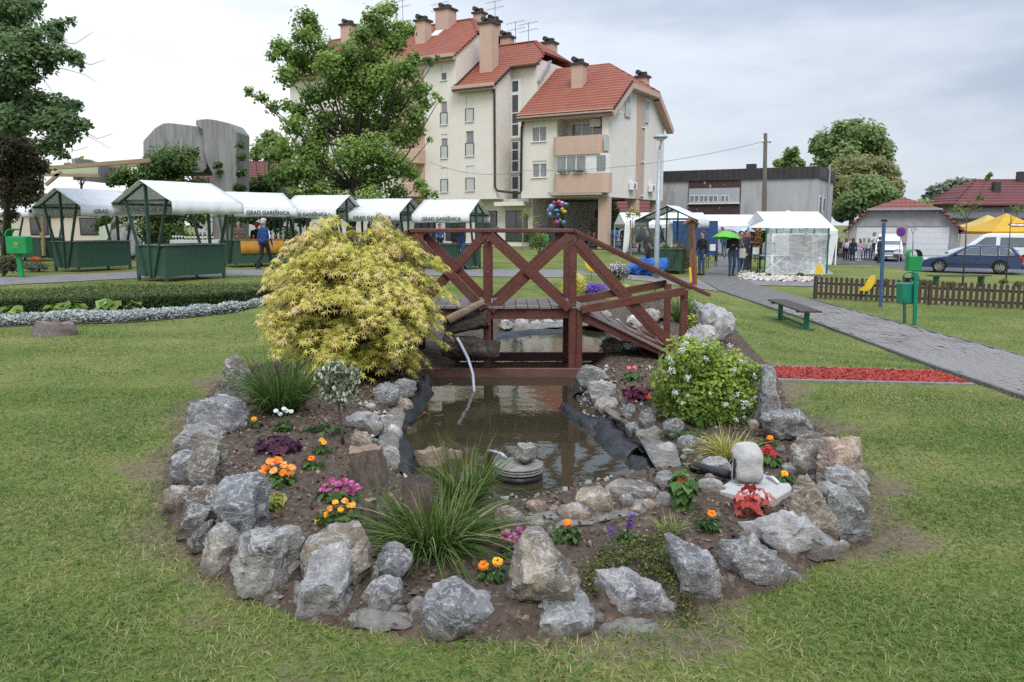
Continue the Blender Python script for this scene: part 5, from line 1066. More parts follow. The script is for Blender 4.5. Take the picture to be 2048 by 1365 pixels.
# table of wine bottles behind the nearest stall
Pt = gp(398, 522); t = thing('table', 'white clothed table with wine bottles behind the nearest stall', 'table', Pt); M_WCL = pm('sheet_cloth', (.55, .55, .55), (.44, .44, .45), rough=.9, scale=5)
MB().box(Pt + Vector((0, 0, .86)), (2.0, .8, .04)).build('tabletop', M_WCL, t); MB().box(Pt + Vector((0, -.41, .62)), (2.0, .012, .45)).build('cloth', M_WCL, t)
for sx in (-.9, .9):
    for sy in (-.33, .33): MB().box(Pt + Vector((sx, sy, .42)), (.05, .05, .84)).build('leg', M_GPOST, t)
for i in range(14): bottle(Pt + Vector((-.45 + .085 * i, -.2 + .1 * (i % 2), .88)), .31, 'dark wine bottle in the close row on the white clothed table', 'wine bottles on the white clothed table')
for i in range(8):
    P = Pt + Vector((-.92 + .062 * i, -.26 + .09 * (i % 2), .88)); t = thing('wine_glass', 'clear glass in the cluster left of the wine bottles', 'glass', P, 0, 'glasses left of the wine bottles')
    MB().lathe([(.03, 0), (.005, .008), (.005, .08), (.035, .11), (.035, .17)], 8, P).build('bowl', pm('pale_glass', (.55, .58, .62), (.45, .47, .5), rough=.1, scale=9), t, smooth=True)
M7 = pmatrix(s7)
for i, (x, y, c, h, lb) in enumerate([(-.5, -.3, (.65, .5, .2), .16, 'straw coloured basket on the stall by the lamp post'), (-.1, -.2, (.35, .05, .08), .2, 'crimson knitted heap on the stall by the lamp post'), (.25, -.3, (.6, .58, .5), .14, 'cream folded linen on the stall by the lamp post'), (-.75, .1, (.2, .25, .1), .2, 'dark green bundle on the stall by the lamp post'), (.55, -.1, (.5, .2, .1), .18, 'rust brown bundle on the stall by the lamp post'), (.0, .35, (.7, .7, .68), .22, 'white package on the stall by the lamp post')]):
    P = M7 @ Vector((x, y, .985)); V, Fc = rock_verts([(-.17, 0), (.17, 0), (.16, h * .7), (.05, h), (-.1, h * .9)], .14, 500 + i, 3, .6, 2); o = np_mesh('goods', V, Fc, pm('goods%d' % i, c, rough=.9, scale=14, bump=.4), smooth=True); o.location = P; tag(o, lb, 'goods')
# ================================================================== HEDGE, EDGING PLANTS, SHRUBS
def leafy(name, label, cat, boxes, n, size, mat, tm=LEAF, on=None, core=None, group=None):
    """bush from overlapping ellipsoids (centre, radii); leaves on and in the skin, a dark twiggy core inside"""
    base = Vector(boxes[0][0]); base.z = min(b[0][2] - b[1][2] for b in boxes); t = thing(name, label, cat, base, 0, group); tot = sum(b[1][0] * b[1][2] for b in boxes); Pl, Nl, Rl = [], [], []; mb = MB()
    for c, r in boxes:
        k = max(12, int(n * r[0] * r[2] / tot)); d = sphere_pts(k); d[:, 2] = np.where(d[:, 2] < -.5, -d[:, 2], d[:, 2]); rr = RNG.random((k, 1)) ** .28; Pl.append(np.array(c) + d * rr * np.array(r) * (1 + .12 * vnoise(d, 4, int(abs(c[0]) * 97) % 999)[:, None])); Nl.append(d * .8 + np.array([0, -.2, .5]) + RNG.normal(size=(k, 3)) * .5)
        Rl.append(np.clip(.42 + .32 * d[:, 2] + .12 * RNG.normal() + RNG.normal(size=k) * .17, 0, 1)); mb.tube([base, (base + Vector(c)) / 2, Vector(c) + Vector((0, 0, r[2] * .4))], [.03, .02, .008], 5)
    leaves('foliage', np.concatenate(Pl), np.concatenate(Nl), RNG.uniform(.7, 1.25, sum(map(len, Pl))) * size, tm, mat, t, rnd=np.concatenate(Rl)); mb.build('stem', M_TWIG, t); return t
L_HEDGE = leafmat('hedge_leaf', [(0, (.018, .035, .010)), (.5, (.05, .085, .020)), (.85, (.13, .165, .035)), (1, (.22, .24, .06))]); L_SILV = leafmat('silver_leaf', [(0, (.15, .17, .155)), (.5, (.31, .33, .31)), (1, (.50, .52, .49))], trans=.2); L_BUSH = leafmat('bush_leaf', [(0, (.02, .045, .010)), (.5, (.06, .105, .02)), (1, (.15, .20, .045))])
# clipped hedge: its face follows the curve of the bed
hp = [gp(x, y) for x, y in [(-160, 640), (0, 630), (140, 626), (270, 622), (400, 616), (520, 606), (580, 600)]]; t = thing('hedge', 'low clipped dark green hedge along the left bed', 'hedge', hp[2]); n = 26000
Pc_ = np.array([p[:] for p in hp]); u_ = RNG.random(n) * (len(hp) - 1); i_ = np.minimum(u_.astype(int), len(hp) - 2); f_ = (u_ - i_)[:, None]; Cc = Pc_[i_] * (1 - f_) + Pc_[i_ + 1] * f_; hw, hh = 1.1, .27
side = RNG.random(n); top = side < .62; dy = np.where(top, RNG.uniform(0, 2 * hw, n), RNG.normal(size=n) * .035); dz = np.where(top, hh + RNG.normal(size=n) * .018 + .03 * vnoise(Cc, 1.7, 3), RNG.uniform(0, hh, n))
P = Cc.copy(); P[:, 1] += dy + .05 * vnoise(Cc, 2.1, 6); P[:, 2] = G(P[:, 0], P[:, 1]) + dz
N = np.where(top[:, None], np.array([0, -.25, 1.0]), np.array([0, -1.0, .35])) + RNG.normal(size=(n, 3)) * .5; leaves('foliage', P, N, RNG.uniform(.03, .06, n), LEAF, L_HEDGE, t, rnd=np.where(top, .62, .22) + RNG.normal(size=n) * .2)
core = MB()
for a, b_ in zip(hp[:-1], hp[1:]): core.add([a + Vector((0, .06, -.05)), b_ + Vector((0, .06, -.05)), b_ + Vector((0, 2 * hw - .05, -.05)), a + Vector((0, 2 * hw - .05, -.05)), a + Vector((0, .06, hh - .04)), b_ + Vector((0, .06, hh - .04)), b_ + Vector((0, 2 * hw - .05, hh - .02)), a + Vector((0, 2 * hw - .05, hh - .02))], [(0, 1, 5, 4), (4, 5, 6, 7), (2, 3, 7, 6)])
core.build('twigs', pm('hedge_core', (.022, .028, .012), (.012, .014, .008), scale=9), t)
# silver edging plants
ep = np.array([gp(x, y)[:] for x, y in [(-160, 668), (0, 655), (140, 648), (260, 645), (380, 636), (470, 625), (530, 612), (580, 606)]]); n = 11000; u_ = RNG.random(n) * (len(ep) - 1); i_ = np.minimum(u_.astype(int), len(ep) - 2); f_ = (u_ - i_)[:, None]; Cc = ep[i_] * (1 - f_) + ep[i_ + 1] * f_
dy = RNG.uniform(-.02, .62, n); P = Cc.copy(); P[:, 1] += dy; P[:, 2] = G(P[:, 0], P[:, 1]) + RNG.random(n) ** .7 * (.07 + .09 * np.sqrt(np.maximum(0, 1 - ((dy - .3) / .34) ** 2)) + .04 * vnoise(Cc, 3.5, 2))
tag(leaves('silver_edging', P, np.column_stack([RNG.normal(size=n) * .6, -.5 + RNG.normal(size=n) * .4, np.ones(n)]), RNG.uniform(.035, .07, n), LEAF, L_SILV, up=np.column_stack([RNG.normal(size=(n, 2)) * .5, np.ones(n)])), 'band of low silver grey foliage edging the left bed', kind='stuff')
sb_ = MB()
for a, b_ in zip(ep[:-1], ep[1:]): a, b_ = Vector(a), Vector(b_); sb_.add([a + Vector((0, -.12, .012)), b_ + Vector((0, -.12, .012)), b_ + Vector((0, 1.1, .02)), a + Vector((0, 1.1, .02))], [(0, 1, 2, 3)])
tag(sb_.build('border_soil', M_SOIL), 'bare soil of the left flower border', kind='structure')
for i, (x, y, s, lb) in enumerate([(25, 634, .5, 'small hosta at the left picture edge before the hedge'), (110, 630, .5, 'hosta left of the pair in the silver border'), (145, 628, .7, 'flat green hosta in the middle of the silver border'), (222, 624, .8, 'larger hosta before the hedge in the silver border'), (262, 620, .8, 'hosta nearest the maple in the silver border')]):
    B0 = gp(x, y); t = thing('hosta', lb, 'hosta', B0, 0, 'hostas in the silver border'); k = 26; a = RNG.random(k) * 6.28; r = RNG.uniform(.1, .34, k) * s * 1.3; Pq = np.column_stack([B0.x + np.cos(a) * r * .4, B0.y + np.sin(a) * r * .4, np.full(k, B0.z + .10) + RNG.uniform(.0, .22, k) * s])
    leaves('leaf_rosette', Pq, np.column_stack([np.cos(a) * .5, np.sin(a) * .5 - .3, np.ones(k)]), RNG.uniform(.2, .34, k) * s * 1.15, LEAF_W, leafmat('hosta_big', [(0, (.10, .17, .03)), (.6, (.19, .28, .05)), (1, (.32, .40, .12))]), t, up=np.column_stack([np.cos(a), np.sin(a), np.full(k, -.1)]))
    MB().tube([B0, B0 + Vector((0, 0, .15))], .03, 6).build('stem', M_STEM, t)
def bush(px, py, wpx, hpx, label, mat=None, size=.07, n=1400, cat='bush', name='shrub', tm=LEAF, dy=0):
    B0 = gp(px, py); s = pxm(B0); w, h = wpx / s / 2, hpx / s; b = []
    for k in range(6): b.append(((B0.x + RNG.uniform(-.5, .5) * w, B0.y + dy + w * .5 + RNG.uniform(-.3, .3) * w, B0.z + h * RNG.uniform(.35, .62)), (w * .62, w * .6, h * .38)))
    return leafy(name, label, cat, b, n, size, mat or L_BUSH, tm)
bush(1140, 606, 66, 62, 'golden yellow shrub behind the thick bridge post', leafmat('gold_bush', [(0, (.34, .33, .05)), (.6, (.66, .58, .08)), (1, (.8, .7, .18))], .45), .035, 2600); bush(1190, 602, 64, 40, 'dome of violet flowers behind the bridge rail', leafmat('aubretia', [(0, (.07, .03, .20)), (.5, (.19, .09, .45)), (1, (.32, .19, .62))]), .035, 3200)
bush(1235, 575, 60, 55, 'white and lilac flowering shrub behind the violet dome', leafmat('lilacwhite', [(0, (.03, .05, .02)), (.6, (.08, .10, .05)), (.78, (.30, .24, .34)), (1, (.75, .72, .72))]), .05, 2000); bush(1250, 590, 24, 22, 'small cream flowers under the sloping hand rail', leafmat('cream_fl', [(0, (.10, .14, .03)), (1, (.72, .68, .35))]), .04, 700)
bush(1390, 680, 50, 52, 'low yellow green plant by the bridge end posts', leafmat('yg_bush', [(0, (.05, .10, .02)), (.8, (.17, .24, .05)), (1, (.6, .5, .08))]), .05, 900)
for i, (x, lb) in enumerate([(1000, 'orange flowers seen under the bridge deck near the log'), (1045, 'green plants seen in the middle under the bridge deck'), (1075, 'orange flowers seen under the bridge deck near the thick post'), (1118, 'green plants seen under the deck beside the thick post')]): bush(x, 634, 44, 18, lb, leafmat('far_fl%d' % (i % 2), [(0, (.04, .08, .02)), (.55, (.10, .16, .04)), (.7, (.75, .33, .03) if i % 2 == 0 else (.14, .2, .05)), (1, (.85, .4, .05) if i % 2 == 0 else (.2, .28, .08))]), .05, 420, 'plant', 'flower_clump')
bush(1360, 548, 50, 72, 'thin olive green bush before the stall by the lamp post', leafmat('olive_bush', [(0, (.06, .075, .02)), (.6, (.13, .15, .05)), (1, (.23, .23, .10))]), .05, 1500, dy=-.3)
bush(1022, 493, 48, 34, 'left clipped round bush in front of the apartment house', None, .12, 1200); bush(1075, 495, 80, 40, 'right wide round bush in front of the apartment house', None, .12, 1800); bush(1075, 512, 46, 52, 'young multi stemmed shrub on the lawn behind the bridge', leafmat('fresh_bush', [(0, (.05, .10, .02)), (1, (.2, .28, .07))]), .10, 900); bush(582, 500, 46, 52, 'arching green shrub behind the orange clothed stall', None, .14, 900)
bush(60, 545, 60, 22, 'grey green lavender cushion beside the left litter bin', leafmat('lavender', [(0, (.07, .09, .06)), (1, (.20, .24, .17))]), .08, 900); bush(8, 555, 60, 50, 'brownish flower bed shrub at the left edge', leafmat('brown_bush', [(0, (.05, .06, .03)), (.7, (.13, .12, .06)), (1, (.3, .2, .08))]), .09, 900); bush(70, 528, 26, 14, 'orange flowers beyond the left litter bin', leafmat('orange_fl', [(0, (.1, .1, .03)), (.4, (.6, .15, .02)), (1, (.75, .25, .04))]), .08, 300)
for i, (x, y, w, h) in enumerate([(1538, 556, 12, 9), (1602, 556, 14, 10), (1768, 572, 22, 16), (1850, 572, 20, 14), (1905, 576, 26, 14), (2010, 572, 22, 14), (2040, 578, 26, 18)]): bush(x, y, w, h, ['little round box bush on the pebbles nearer the footpath', 'little round box bush on the pebbles nearer the picket fence', 'round box bush behind the fence by the blue post', 'round box bush behind the fence right of the green bin', 'round box bush behind the fence below the car', 'round box bush behind the fence under the rear wheel', 'round box bush behind the fence at the right edge'][i], leafmat('box_bush', [(0, (.04, .07, .015)), (1, (.19, .23, .05))]), .06, 380)
n = 2600; Pp_ = np.array([gp(x, y)[:2] for x, y in [(1480, 552), (1500, 549), (1560, 556), (1625, 558), (1620, 566), (1540, 563), (1482, 560)]]); P = np.column_stack([RNG.uniform(Pp_[:, 0].min(), Pp_[:, 0].max(), n), RNG.uniform(Pp_[:, 1].min(), Pp_[:, 1].max(), n)]); P = P[poly_sd(P, Pp_) < 0]
tag(leaves('pebbles', np.column_stack([P, G(P[:, 0], P[:, 1]) + .05]), np.column_stack([RNG.normal(size=(len(P), 2)) * .5, np.ones(len(P))]), RNG.uniform(.08, .16, len(P)), (np.array([[-.5, 0, -.2], [.5, 0, -.2], [.4, .8, -.2], [-.4, .8, -.2], [0, .4, .35]]), [(0, 1, 4), (1, 2, 4), (2, 3, 4), (3, 0, 4)]), leafmat('pebble', [(0, (.38, .33, .28)), (1, (.66, .61, .54))], trans=0)), 'cream pebbles spread beside the footpath', kind='stuff')
# ================================================================== STREET FURNITURE
M_BINL = pm('bright_green_metal', (.015, .27, .075), (.012, .22, .06), rough=.4, scale=4, stains=(4, (.03, .20, .07), .6, .75)); M_BIND = pm('teal_green_metal', (.008, .20, .12), (.006, .16, .10), rough=.4, scale=4); M_GMET = pm('dark_green_metal', (.02, .12, .07), (.015, .09, .055), rough=.5, scale=5)
M_SLAT = pm('brown_slat', (.10, .072, .06), (.055, .038, .034), rough=.7, scale=8, bump=.3, stretch=(1, 6, 6)); M_FENCE = wood_mat('fence_wood', (.088, .05, .042), (.05, .03, .027), (.12, .085, .07), (6, 6, 1), .75); M_YEL = pm('yellow_paint', (.72, .50, .03), (.66, .44, .02), rough=.5, scale=4); M_LOGO = pm('yellow_mark', (.45, .42, .04), scale=3)
B0 = gp(44, 557); s = pxm(B0); q_ = lambda x, y, dy=0: at(x, y, B0.y + dy)
t = thing('litter_bin', 'bright green litter bin on one post by the leftmost stall', 'litter bin', B0); MB().bar(B0 - Vector((0, 0, .05)), q_(36, 507), .13, .08, (0, 1, 0)).build('post', M_BINL, t, bevel=.01)
a_, b_ = q_(20, 508), q_(57, 473); w = b_.x - a_.x; h = b_.z - a_.z; MB().box(((a_.x + b_.x) / 2, B0.y, (a_.z + b_.z) / 2), (w, .34, h)).build('body', M_BINL, t, bevel=.02)
hd = MB(); k = 10
for i in range(k):
    u0, u1 = PI * (.02 + .62 * i / k), PI * (.02 + .62 * (i + 1) / k); c = Vector((a_.x + w * .30, B0.y, b_.z)); hd.bar(c + Vector((-math.cos(u0) * w * .30, 0, math.sin(u0) * .20)), c + Vector((-math.cos(u1) * w * .30, 0, math.sin(u1) * .20)), .03, .34, (0, 1, 0))
hd.build('hood', M_BINL, t)
MB().lathe([(.055, 0), (.055, .006)], 18, (a_.x + w * .52, B0.y - .173, (a_.z + b_.z) / 2 + .03), M=Matrix.Rotation(PI / 2, 3, 'X')).build('emblem', M_LOGO, t); MB().lathe([(.03, .006), (.03, .010)], 14, (a_.x + w * .52, B0.y - .173, (a_.z + b_.z) / 2 + .03), M=Matrix.Rotation(PI / 2, 3, 'X')).build('emblem', M_BINL, t); MB().box((a_.x + w * .52, B0.y - .174, (a_.z + b_.z) / 2 - .07), (.12, .006, .012)).build('emblem', M_LOGO, t)
# right litter bin on two legs
B0 = gp(1822, 650); q_ = lambda x, y, dy=0: at(x, y, B0.y + dy); t = thing('litter_bin', 'dark teal green litter bin on two legs beside the brick path', 'litter bin', B0)
MB().bar(q_(1809, 648), q_(1809, 600), .05, .05).build('leg', M_GMET, t); MB().bar(q_(1829, 652, -.05), q_(1832, 545, -.05), .075, .05, (0, 1, 0)).build('leg', M_BIND, t, bevel=.006)
a_, b_ = q_(1803, 609), q_(1839, 567); MB().prism([(a_.x + .01, B0.y, a_.z), (b_.x - .02, B0.y, a_.z), (b_.x, B0.y, b_.z), (a_.x - .01, B0.y, b_.z)], (0, .30, 0)).build('body', M_BIND, t, bevel=.02)
MB().tube([q_(1806, 560, .15), q_(1808, 549, .15), q_(1815, 545, .15), q_(1830, 545, .15), q_(1836, 550, .15), q_(1838, 562, .15)], .018, 8).build('lid_frame', M_BIND, t, smooth=True); MB().lathe([(.11, .05), (.05, .0), (.045, -.04)], 14, q_(1815, 560, .15)).build('ashtray', pm('ash_metal', (.06, .07, .07), rough=.4, metal=.6), t, smooth=True)
MB().box(q_(1831, 556, .12), (.11, .16, .12)).build('cap', M_BIND, t, bevel=.02)
# second, hooded bin further back, beyond the fence
B0 = gp(1826, 566); q_ = lambda x, y, dy=0: at(x, y, B0.y + dy); t = thing('litter_bin', 'bright green hooded litter bin behind the fence seen above the teal one', 'litter bin', B0); MB().bar(B0, q_(1828, 540), .12, .08, (0, 1, 0)).build('post', M_BINL, t)
a_, b_ = q_(1813, 542), q_(1841, 513); MB().box(((a_ + b_) / 2), (b_.x - a_.x, .34, b_.z - a_.z)).build('body', M_BINL, t, bevel=.02)
for x0, d, m_ in ((1816, 1, M_BINL), (1838, -1, pm('bin_hood_dark', (.02, .03, .03), rough=.5))):
    hd = MB(); r = .26
    for i in range(7): u0, u1 = .26 * i, .26 * (i + 1); c = q_(x0, 513) + Vector((d * .16, 0, 0)); hd.bar(c + Vector((-d * math.cos(u0) * .2, 0, math.sin(u0) * .24)), c + Vector((-d * math.cos(u1) * .2, 0, math.sin(u1) * .24)), .03, .34, (0, 1, 0))
    hd.build('hood', m_, t)
P_ = gp(1092, 500); t = thing('litter_bin', 'slim green litter bin on the lawn edge behind the thick bridge post', 'litter bin', P_); MB().bar(P_, P_ + Vector((0, 0, .9)), .1, .1).build('post', M_BINL, t); MB().box(P_ + Vector((0, 0, .8)), (.36, .3, .45)).build('body', M_BINL, t, bevel=.02)
# ---- bench beside the path
Pa, Pb = gp(1560, 640), gp(1612, 660); d = (Pb - Pa).normalized(); d.z = 0; s_ = Vector((-d.y, d.x, 0)); t = thing('park_bench', 'backless bench with brown slats and green metal legs beside the brick path', 'bench', (Pa + Pb) / 2); zs = float(G(Pa.x, Pa.y)) + .43
L_ = (Pb - Pa).length; e0, e1 = Pa - d * .32, Pb + d * .30
for i in range(4): o_ = s_ * (-.165 + .11 * i); MB().bar(Vector((e0.x, e0.y, zs)) + o_, Vector((e1.x, e1.y, zs - .02)) + o_, .085, .04).build('slat', M_SLAT, t, bevel=.006)
for P in (Pa, Pb):
    MB().bar(Vector((P.x, P.y, zs - .04)) - s_ * .22, Vector((P.x, P.y, zs - .04)) + s_ * .22, .06, .04).build('crossbar', M_GMET, t); MB().box((P.x, P.y, zs - .22), (.09, .09, .38), math.atan2(d.y, d.x)).build('leg', M_GMET, t, bevel=.006); MB().box((P.x, P.y, zs - .415), (.28, .09, .025), math.atan2(s_.y, s_.x)).build('foot_plate', M_GMET, t)
MB().bar(Vector((Pa.x, Pa.y, zs - .33)), Vector((Pb.x, Pb.y, zs - .35)), .04, .05).build('stretcher', M_GMET, t)
P_ = gp(1916, 574); t = thing('park_bench', 'dark low bench behind the picket fence below the car', 'bench', P_)
for i in range(3): MB().box(P_ + Vector((0, -.15 + .14 * i, .40)), (2.1, .11, .04)).build('slat', M_SLAT, t)
for sx in (-.8, .8): MB().box(P_ + Vector((sx, 0, .19)), (.07, .3, .38)).build('leg', M_GMET, t)
# ---- picket fence
Fa, Fb = gp(1628, 598), gp(2120, 624); t = thing('picket_fence', 'low brown picket fence with rounded tops on the right lawn', 'fence', Fa); v = (Fb - Fa); Lf = v.length; v.normalize(); n_ = int(Lf / .135); hp_ = .62; rz = math.atan2(v.y, v.x); pk = MB(); w2 = .042
prof = [(-w2, 0), (w2, 0), (w2, hp_ - .04)] + [(w2 * math.cos(a), hp_ - .04 + .042 * math.sin(a)) for a in np.linspace(.3, PI - .3, 6)] + [(-w2, hp_ - .04)]
pk = MB().prism([(x, 0, z) for x, z in prof], (0, .02, 0)).build('picket', M_FENCE, None)
for i in range(n_):
    o = pk if i == 0 else pk.copy()
    if i: COL.objects.link(o)
    u_ = .05 + i * .135; P = Fa + v * u_; o.location = onG(P.x, P.y, .03 + random.uniform(-.012, .012)); o.rotation_euler = (0, random.uniform(-.015, .015), rz); attach(o, t)
nr = int(Lf / 2)
for i in range(nr):
    a, b_ = Fa + v * (Lf * i / nr), Fa + v * (Lf * (i + 1) / nr); nn = Vector((-v.y, v.x, 0)) * .04
    for z in (.16, .46): MB().bar(onG(a.x, a.y, z) + nn, onG(b_.x, b_.y, z) + nn, .03, .07).build('rail', M_FENCE, t)
    MB().box(onG(a.x, a.y, .33) + nn * 2, (.08, .08, .68), rz).build('post', M_FENCE, t)
# ---- blue post, yellow birds, bird board, lamp
B0 = gp(1761, 614); t = thing('blue_post', 'leaning blue steel post before the picket fence', 'post', B0); MB().bar(B0, at(1768, 446, B0.y), .075, .06, (0, 1, 0)).build('post', pm('blue_paint', (.045, .105, .22), (.035, .08, .17), rough=.5, scale=4, stains=(7, (.14, .17, .22), .58, .7)), t); MB().bar(at(1764, 442, B0.y), at(1773, 442, B0.y), .09, .07).build('cap', pm('dark_steel', (.03, .032, .036), rough=.5), t)
def bird(name, label, pts, foot, Y=None):
    B0 = gp(*foot); q_ = lambda x, y: at(x, y, B0.y); t = thing(name, label, 'bird sign', B0); Ps = [q_(x, y) for x, y in pts]; c = sum(Ps, Vector()) / len(Ps); MB().prism(Ps, (0, .02, 0)).build('bird_cutout', M_YEL, t); MB().tube([B0, c + Vector((0, .03, 0))], .012, 6).build('stick', M_STEM, t); return t
bird('bird_cutout_sign', 'yellow wooden bird on a stick before the picket fence', [(1719, 581), (1722, 576), (1729, 573), (1734, 562), (1744, 551), (1751, 551), (1751, 556), (1748, 568), (1742, 578), (1732, 583)], (1732, 605)); bird('bird_cutout_sign', 'yellow wooden bird by the edge of the plastic sheeted tent', [(1633, 532), (1637, 527), (1641, 530), (1646, 540), (1648, 548), (1632, 548)], (1640, 558))
bird('bird_cutout_sign', 'yellow wooden bird seen through the bridge ramp railing', [(1169, 524), (1178, 519), (1190, 521), (1202, 538), (1196, 543), (1182, 542), (1172, 534)], (1182, 562))
B0 = gp(1396, 572); q_ = lambda x, y, dy=0: at(x, y, B0.y + dy); t = thing('notice_board', 'narrow reddish wooden board with a little roof beside the path', 'notice board', B0); M_ORW = wood_mat('orange_wood', (.25, .075, .035), (.17, .05, .028), (.13, .05, .03), (6, 6, 1))
MB().bar(q_(1384, 573), q_(1378, 445), .09, .09).build('post', M_ORW, t); MB().bar(q_(1391, 573), q_(1386, 445), .10, .10).build('post', M_ORW, t); MB().box(q_(1379, 472, -.02), (.16, .06, 1.0)).build('board', pm('board_dark', (.075, .065, .055), (.05, .045, .04), scale=9), t)
ap = q_(1383, 438); MB().prism([ap + Vector((-.26, -.12, -.17)), ap + Vector((0, -.12, .05)), ap + Vector((.26, -.12, -.17)), ap + Vector((.22, -.12, -.2)), ap + Vector((0, -.12, -.03)), ap + Vector((-.22, -.12, -.2))], (0, .4, 0)).build('roof', M_ORW, t); MB().bar(q_(1382, 565, -.1), q_(1380, 535, -.1), .07, .02, (0, 1, 0)).build('yellow_strip', M_YEL, t)
B0 = gp(1313, 557); q_ = lambda x, y, dy=0: at(x, y, B0.y + dy); t = thing('street_lamp', 'tall grey street lamp with a flat dome head beside the stall', 'street lamp', B0); M_GALV = pm('galvanised', (.36, .40, .43), (.28, .32, .35), rough=.45, metal=.3, scale=6)
MB().tube([B0, q_(1313, 520), q_(1319, 300)], [.10, .095, .065], 12).build('pole', M_GALV, t, smooth=True); MB().tube([q_(1319, 300), q_(1321, 290), q_(1324, 278)], [.035, .03, .03], 8).build('neck', M_GALV, t, smooth=True); MB().lathe([(.05, -.12), (.22, -.04), (.27, .0), (.25, .03), (.15, .09), (.03, .12)], 20, q_(1321, 275)).build('lamp_head', M_GALV, t, smooth=True); MB().lathe([(.05, -.13), (.19, -.06)], 16, q_(1321, 275)).build('diffuser', pm('diffuser', (.7, .72, .74), rough=.3), t, smooth=True)
# blue tarpaulin heap
B0 = gp(1286, 551); ol = [(1215, 551), (1235, 545), (1252, 528), (1270, 515), (1300, 514), (1340, 516), (1345, 535), (1320, 548), (1270, 552)]; W3 = np.array([at(x, y, B0.y)[:] for x, y in ol]); V, Fc = rock_verts(np.column_stack([W3[:, 0] - B0.x, W3[:, 2] - B0.z]), .55, 71, 5, 1.6, 6)
o = np_mesh('tarpaulin', V, Fc, pm('blue_tarp', (.02, .15, .50), (.015, .10, .38), rough=.4, scale=3, bump=.8, bscale=4, dist=.15), smooth=True); o.location = B0; tag(o, 'crumpled bright blue tarpaulin heaped behind the lamp post', 'tarpaulin')
# young staked trees
def sapling(label, foot, top, crown, mat, n=260, stake=None):
    B0 = gp(*foot); tp = at(*top, B0.y); t = thing('young_tree', label, 'young tree', B0); MB().tube([B0, B0.lerp(tp, .5) + Vector((.03, 0, 0)), tp], [.035, .028, .012], 7).build('trunk', M_TWIG, t, smooth=True); Pl, Nl = [], []
    for x, y, r in crown: c = at(x, y, B0.y); P, N = spray(n, c, (r / pxm(B0),) * 3); Pl.append(P); Nl.append(N); 
    mb = MB()
    for x, y, r in crown: mb.tube([B0.lerp(tp, .85), at(x, y, B0.y)], [.012, .004], 5)
    mb.build('branch', M_TWIG, t); leaves('crown', np.concatenate(Pl), np.concatenate(Nl) + np.array([0, 0, .5]), .10, LEAF, mat, t)
    if stake: MB().bar(gp(*stake[0]), at(*stake[1], gp(*stake[0]).y), .07, .07).build('stake', pm('stake_wood', (.26, .20, .14), (.18, .14, .10), scale=8), t)
L_Y = leafmat('young_leaf', [(0, (.20, .20, .05)), (1, (.46, .44, .12))]); L_YG2 = leafmat('young_green', [(0, (.08, .13, .03)), (1, (.24, .30, .08))])
sapling('young staked tree with a yellowish tuft before the archway', (1045, 500), (1050, 432), [(1050, 424, 9), (1046, 432, 7), (1056, 430, 6)], L_Y, 90, ((1046, 502), (1045, 436))); sapling('young staked tree with a yellowish tuft by the white tent', (1262, 512), (1266, 425), [(1266, 422, 11), (1258, 430, 8), (1276, 428, 7)], L_Y, 110, ((1262, 516), (1261, 440)))
sapling('thin sapling with few leaves standing before the blue car', (1925, 572), (1934, 415), [(1930, 420, 22), (1950, 412, 14), (1912, 418, 14), (1980, 350, 4), (1975, 356, 4), (1960, 395, 8)], L_YG2, 60); sapling('thin bare sapling before the rear wheel of the blue car', (2012, 560), (2022, 430), [(2028, 420, 10), (2040, 418, 12)], L_YG2, 50); sapling('thin bare sapling before the garage door', (1824, 520), (1826, 462), [(1830, 458, 5), (1822, 456, 5)], L_YG2, 14); sapling('small pinkish flowering shrub tree beside the archway', (1063, 500), (1068, 450), [(1072, 446, 12), (1075, 434, 5)], leafmat('pinkish', [(0, (.10, .15, .04)), (.8, (.2, .27, .08)), (1, (.6, .3, .3))]), 120)
# ================================================================== BUILDINGS
class Facade:
    """a thing whose local x runs along its front (to the right), y into depth; f() turns a photo pixel into (x, z) on the plane at depth d"""
    def __init__(s, name, label, cat, K, rz, z0=0.0):
        s.t = thing(name, label, cat, (K[0], K[1], z0), rz); s.M = pmatrix(s.t); s.Mi = s.M.inverted()
    def f(s, px, py, d=0.0):
        o = s.Mi @ Vector(CAMP); r = s.Mi.to_3x3() @ Vector(ray(px, py)); k = (d - o.y) / r.y; p = o + r * k; return p.x, p.z
    def g(s, px, py, x=0.0):
        o = s.Mi @ Vector(CAMP); r = s.Mi.to_3x3() @ Vector(ray(px, py)); k = (x - o.x) / r.x; p = o + r * k; return p.y, p.z
    def part(s, mb, name, mat, parent=None, **kw):
        o = mb.build(name, mat, None, **kw); o.parent = parent or s.t; return o
def cut(obj, boxes):
    """openings cut through a wall"""
    mb = MB()
    for c, d in boxes: mb.box(c, d)
    c = mb.build('cutter', M_BLACK); md = obj.modifiers.new('cut', 'BOOLEAN'); md.operation = 'DIFFERENCE'; md.object = c; md.solver = 'EXACT'
    par = obj.parent; obj.parent = None; dg = bpy.context.evaluated_depsgraph_get(); dg.update(); me = bpy.data.meshes.new_from_object(obj.evaluated_get(dg)); obj.modifiers.clear(); obj.data = me; obj.parent = par
    bpy.data.objects.remove(c)
M_CREAM = pm('cream_render', (.72, .67, .60), (.67, .62, .555), rough=.9, scale=1.2, bump=.1, bscale=40, stains=(.5, (.62, .57, .51), .5, .8)); M_PEACH = pm('peach_render', (.53, .37, .29), (.48, .335, .265), rough=.9, scale=2); M_SOFF = pm('soffit', (.45, .40, .34), (.38, .34, .29), rough=.9, scale=2)
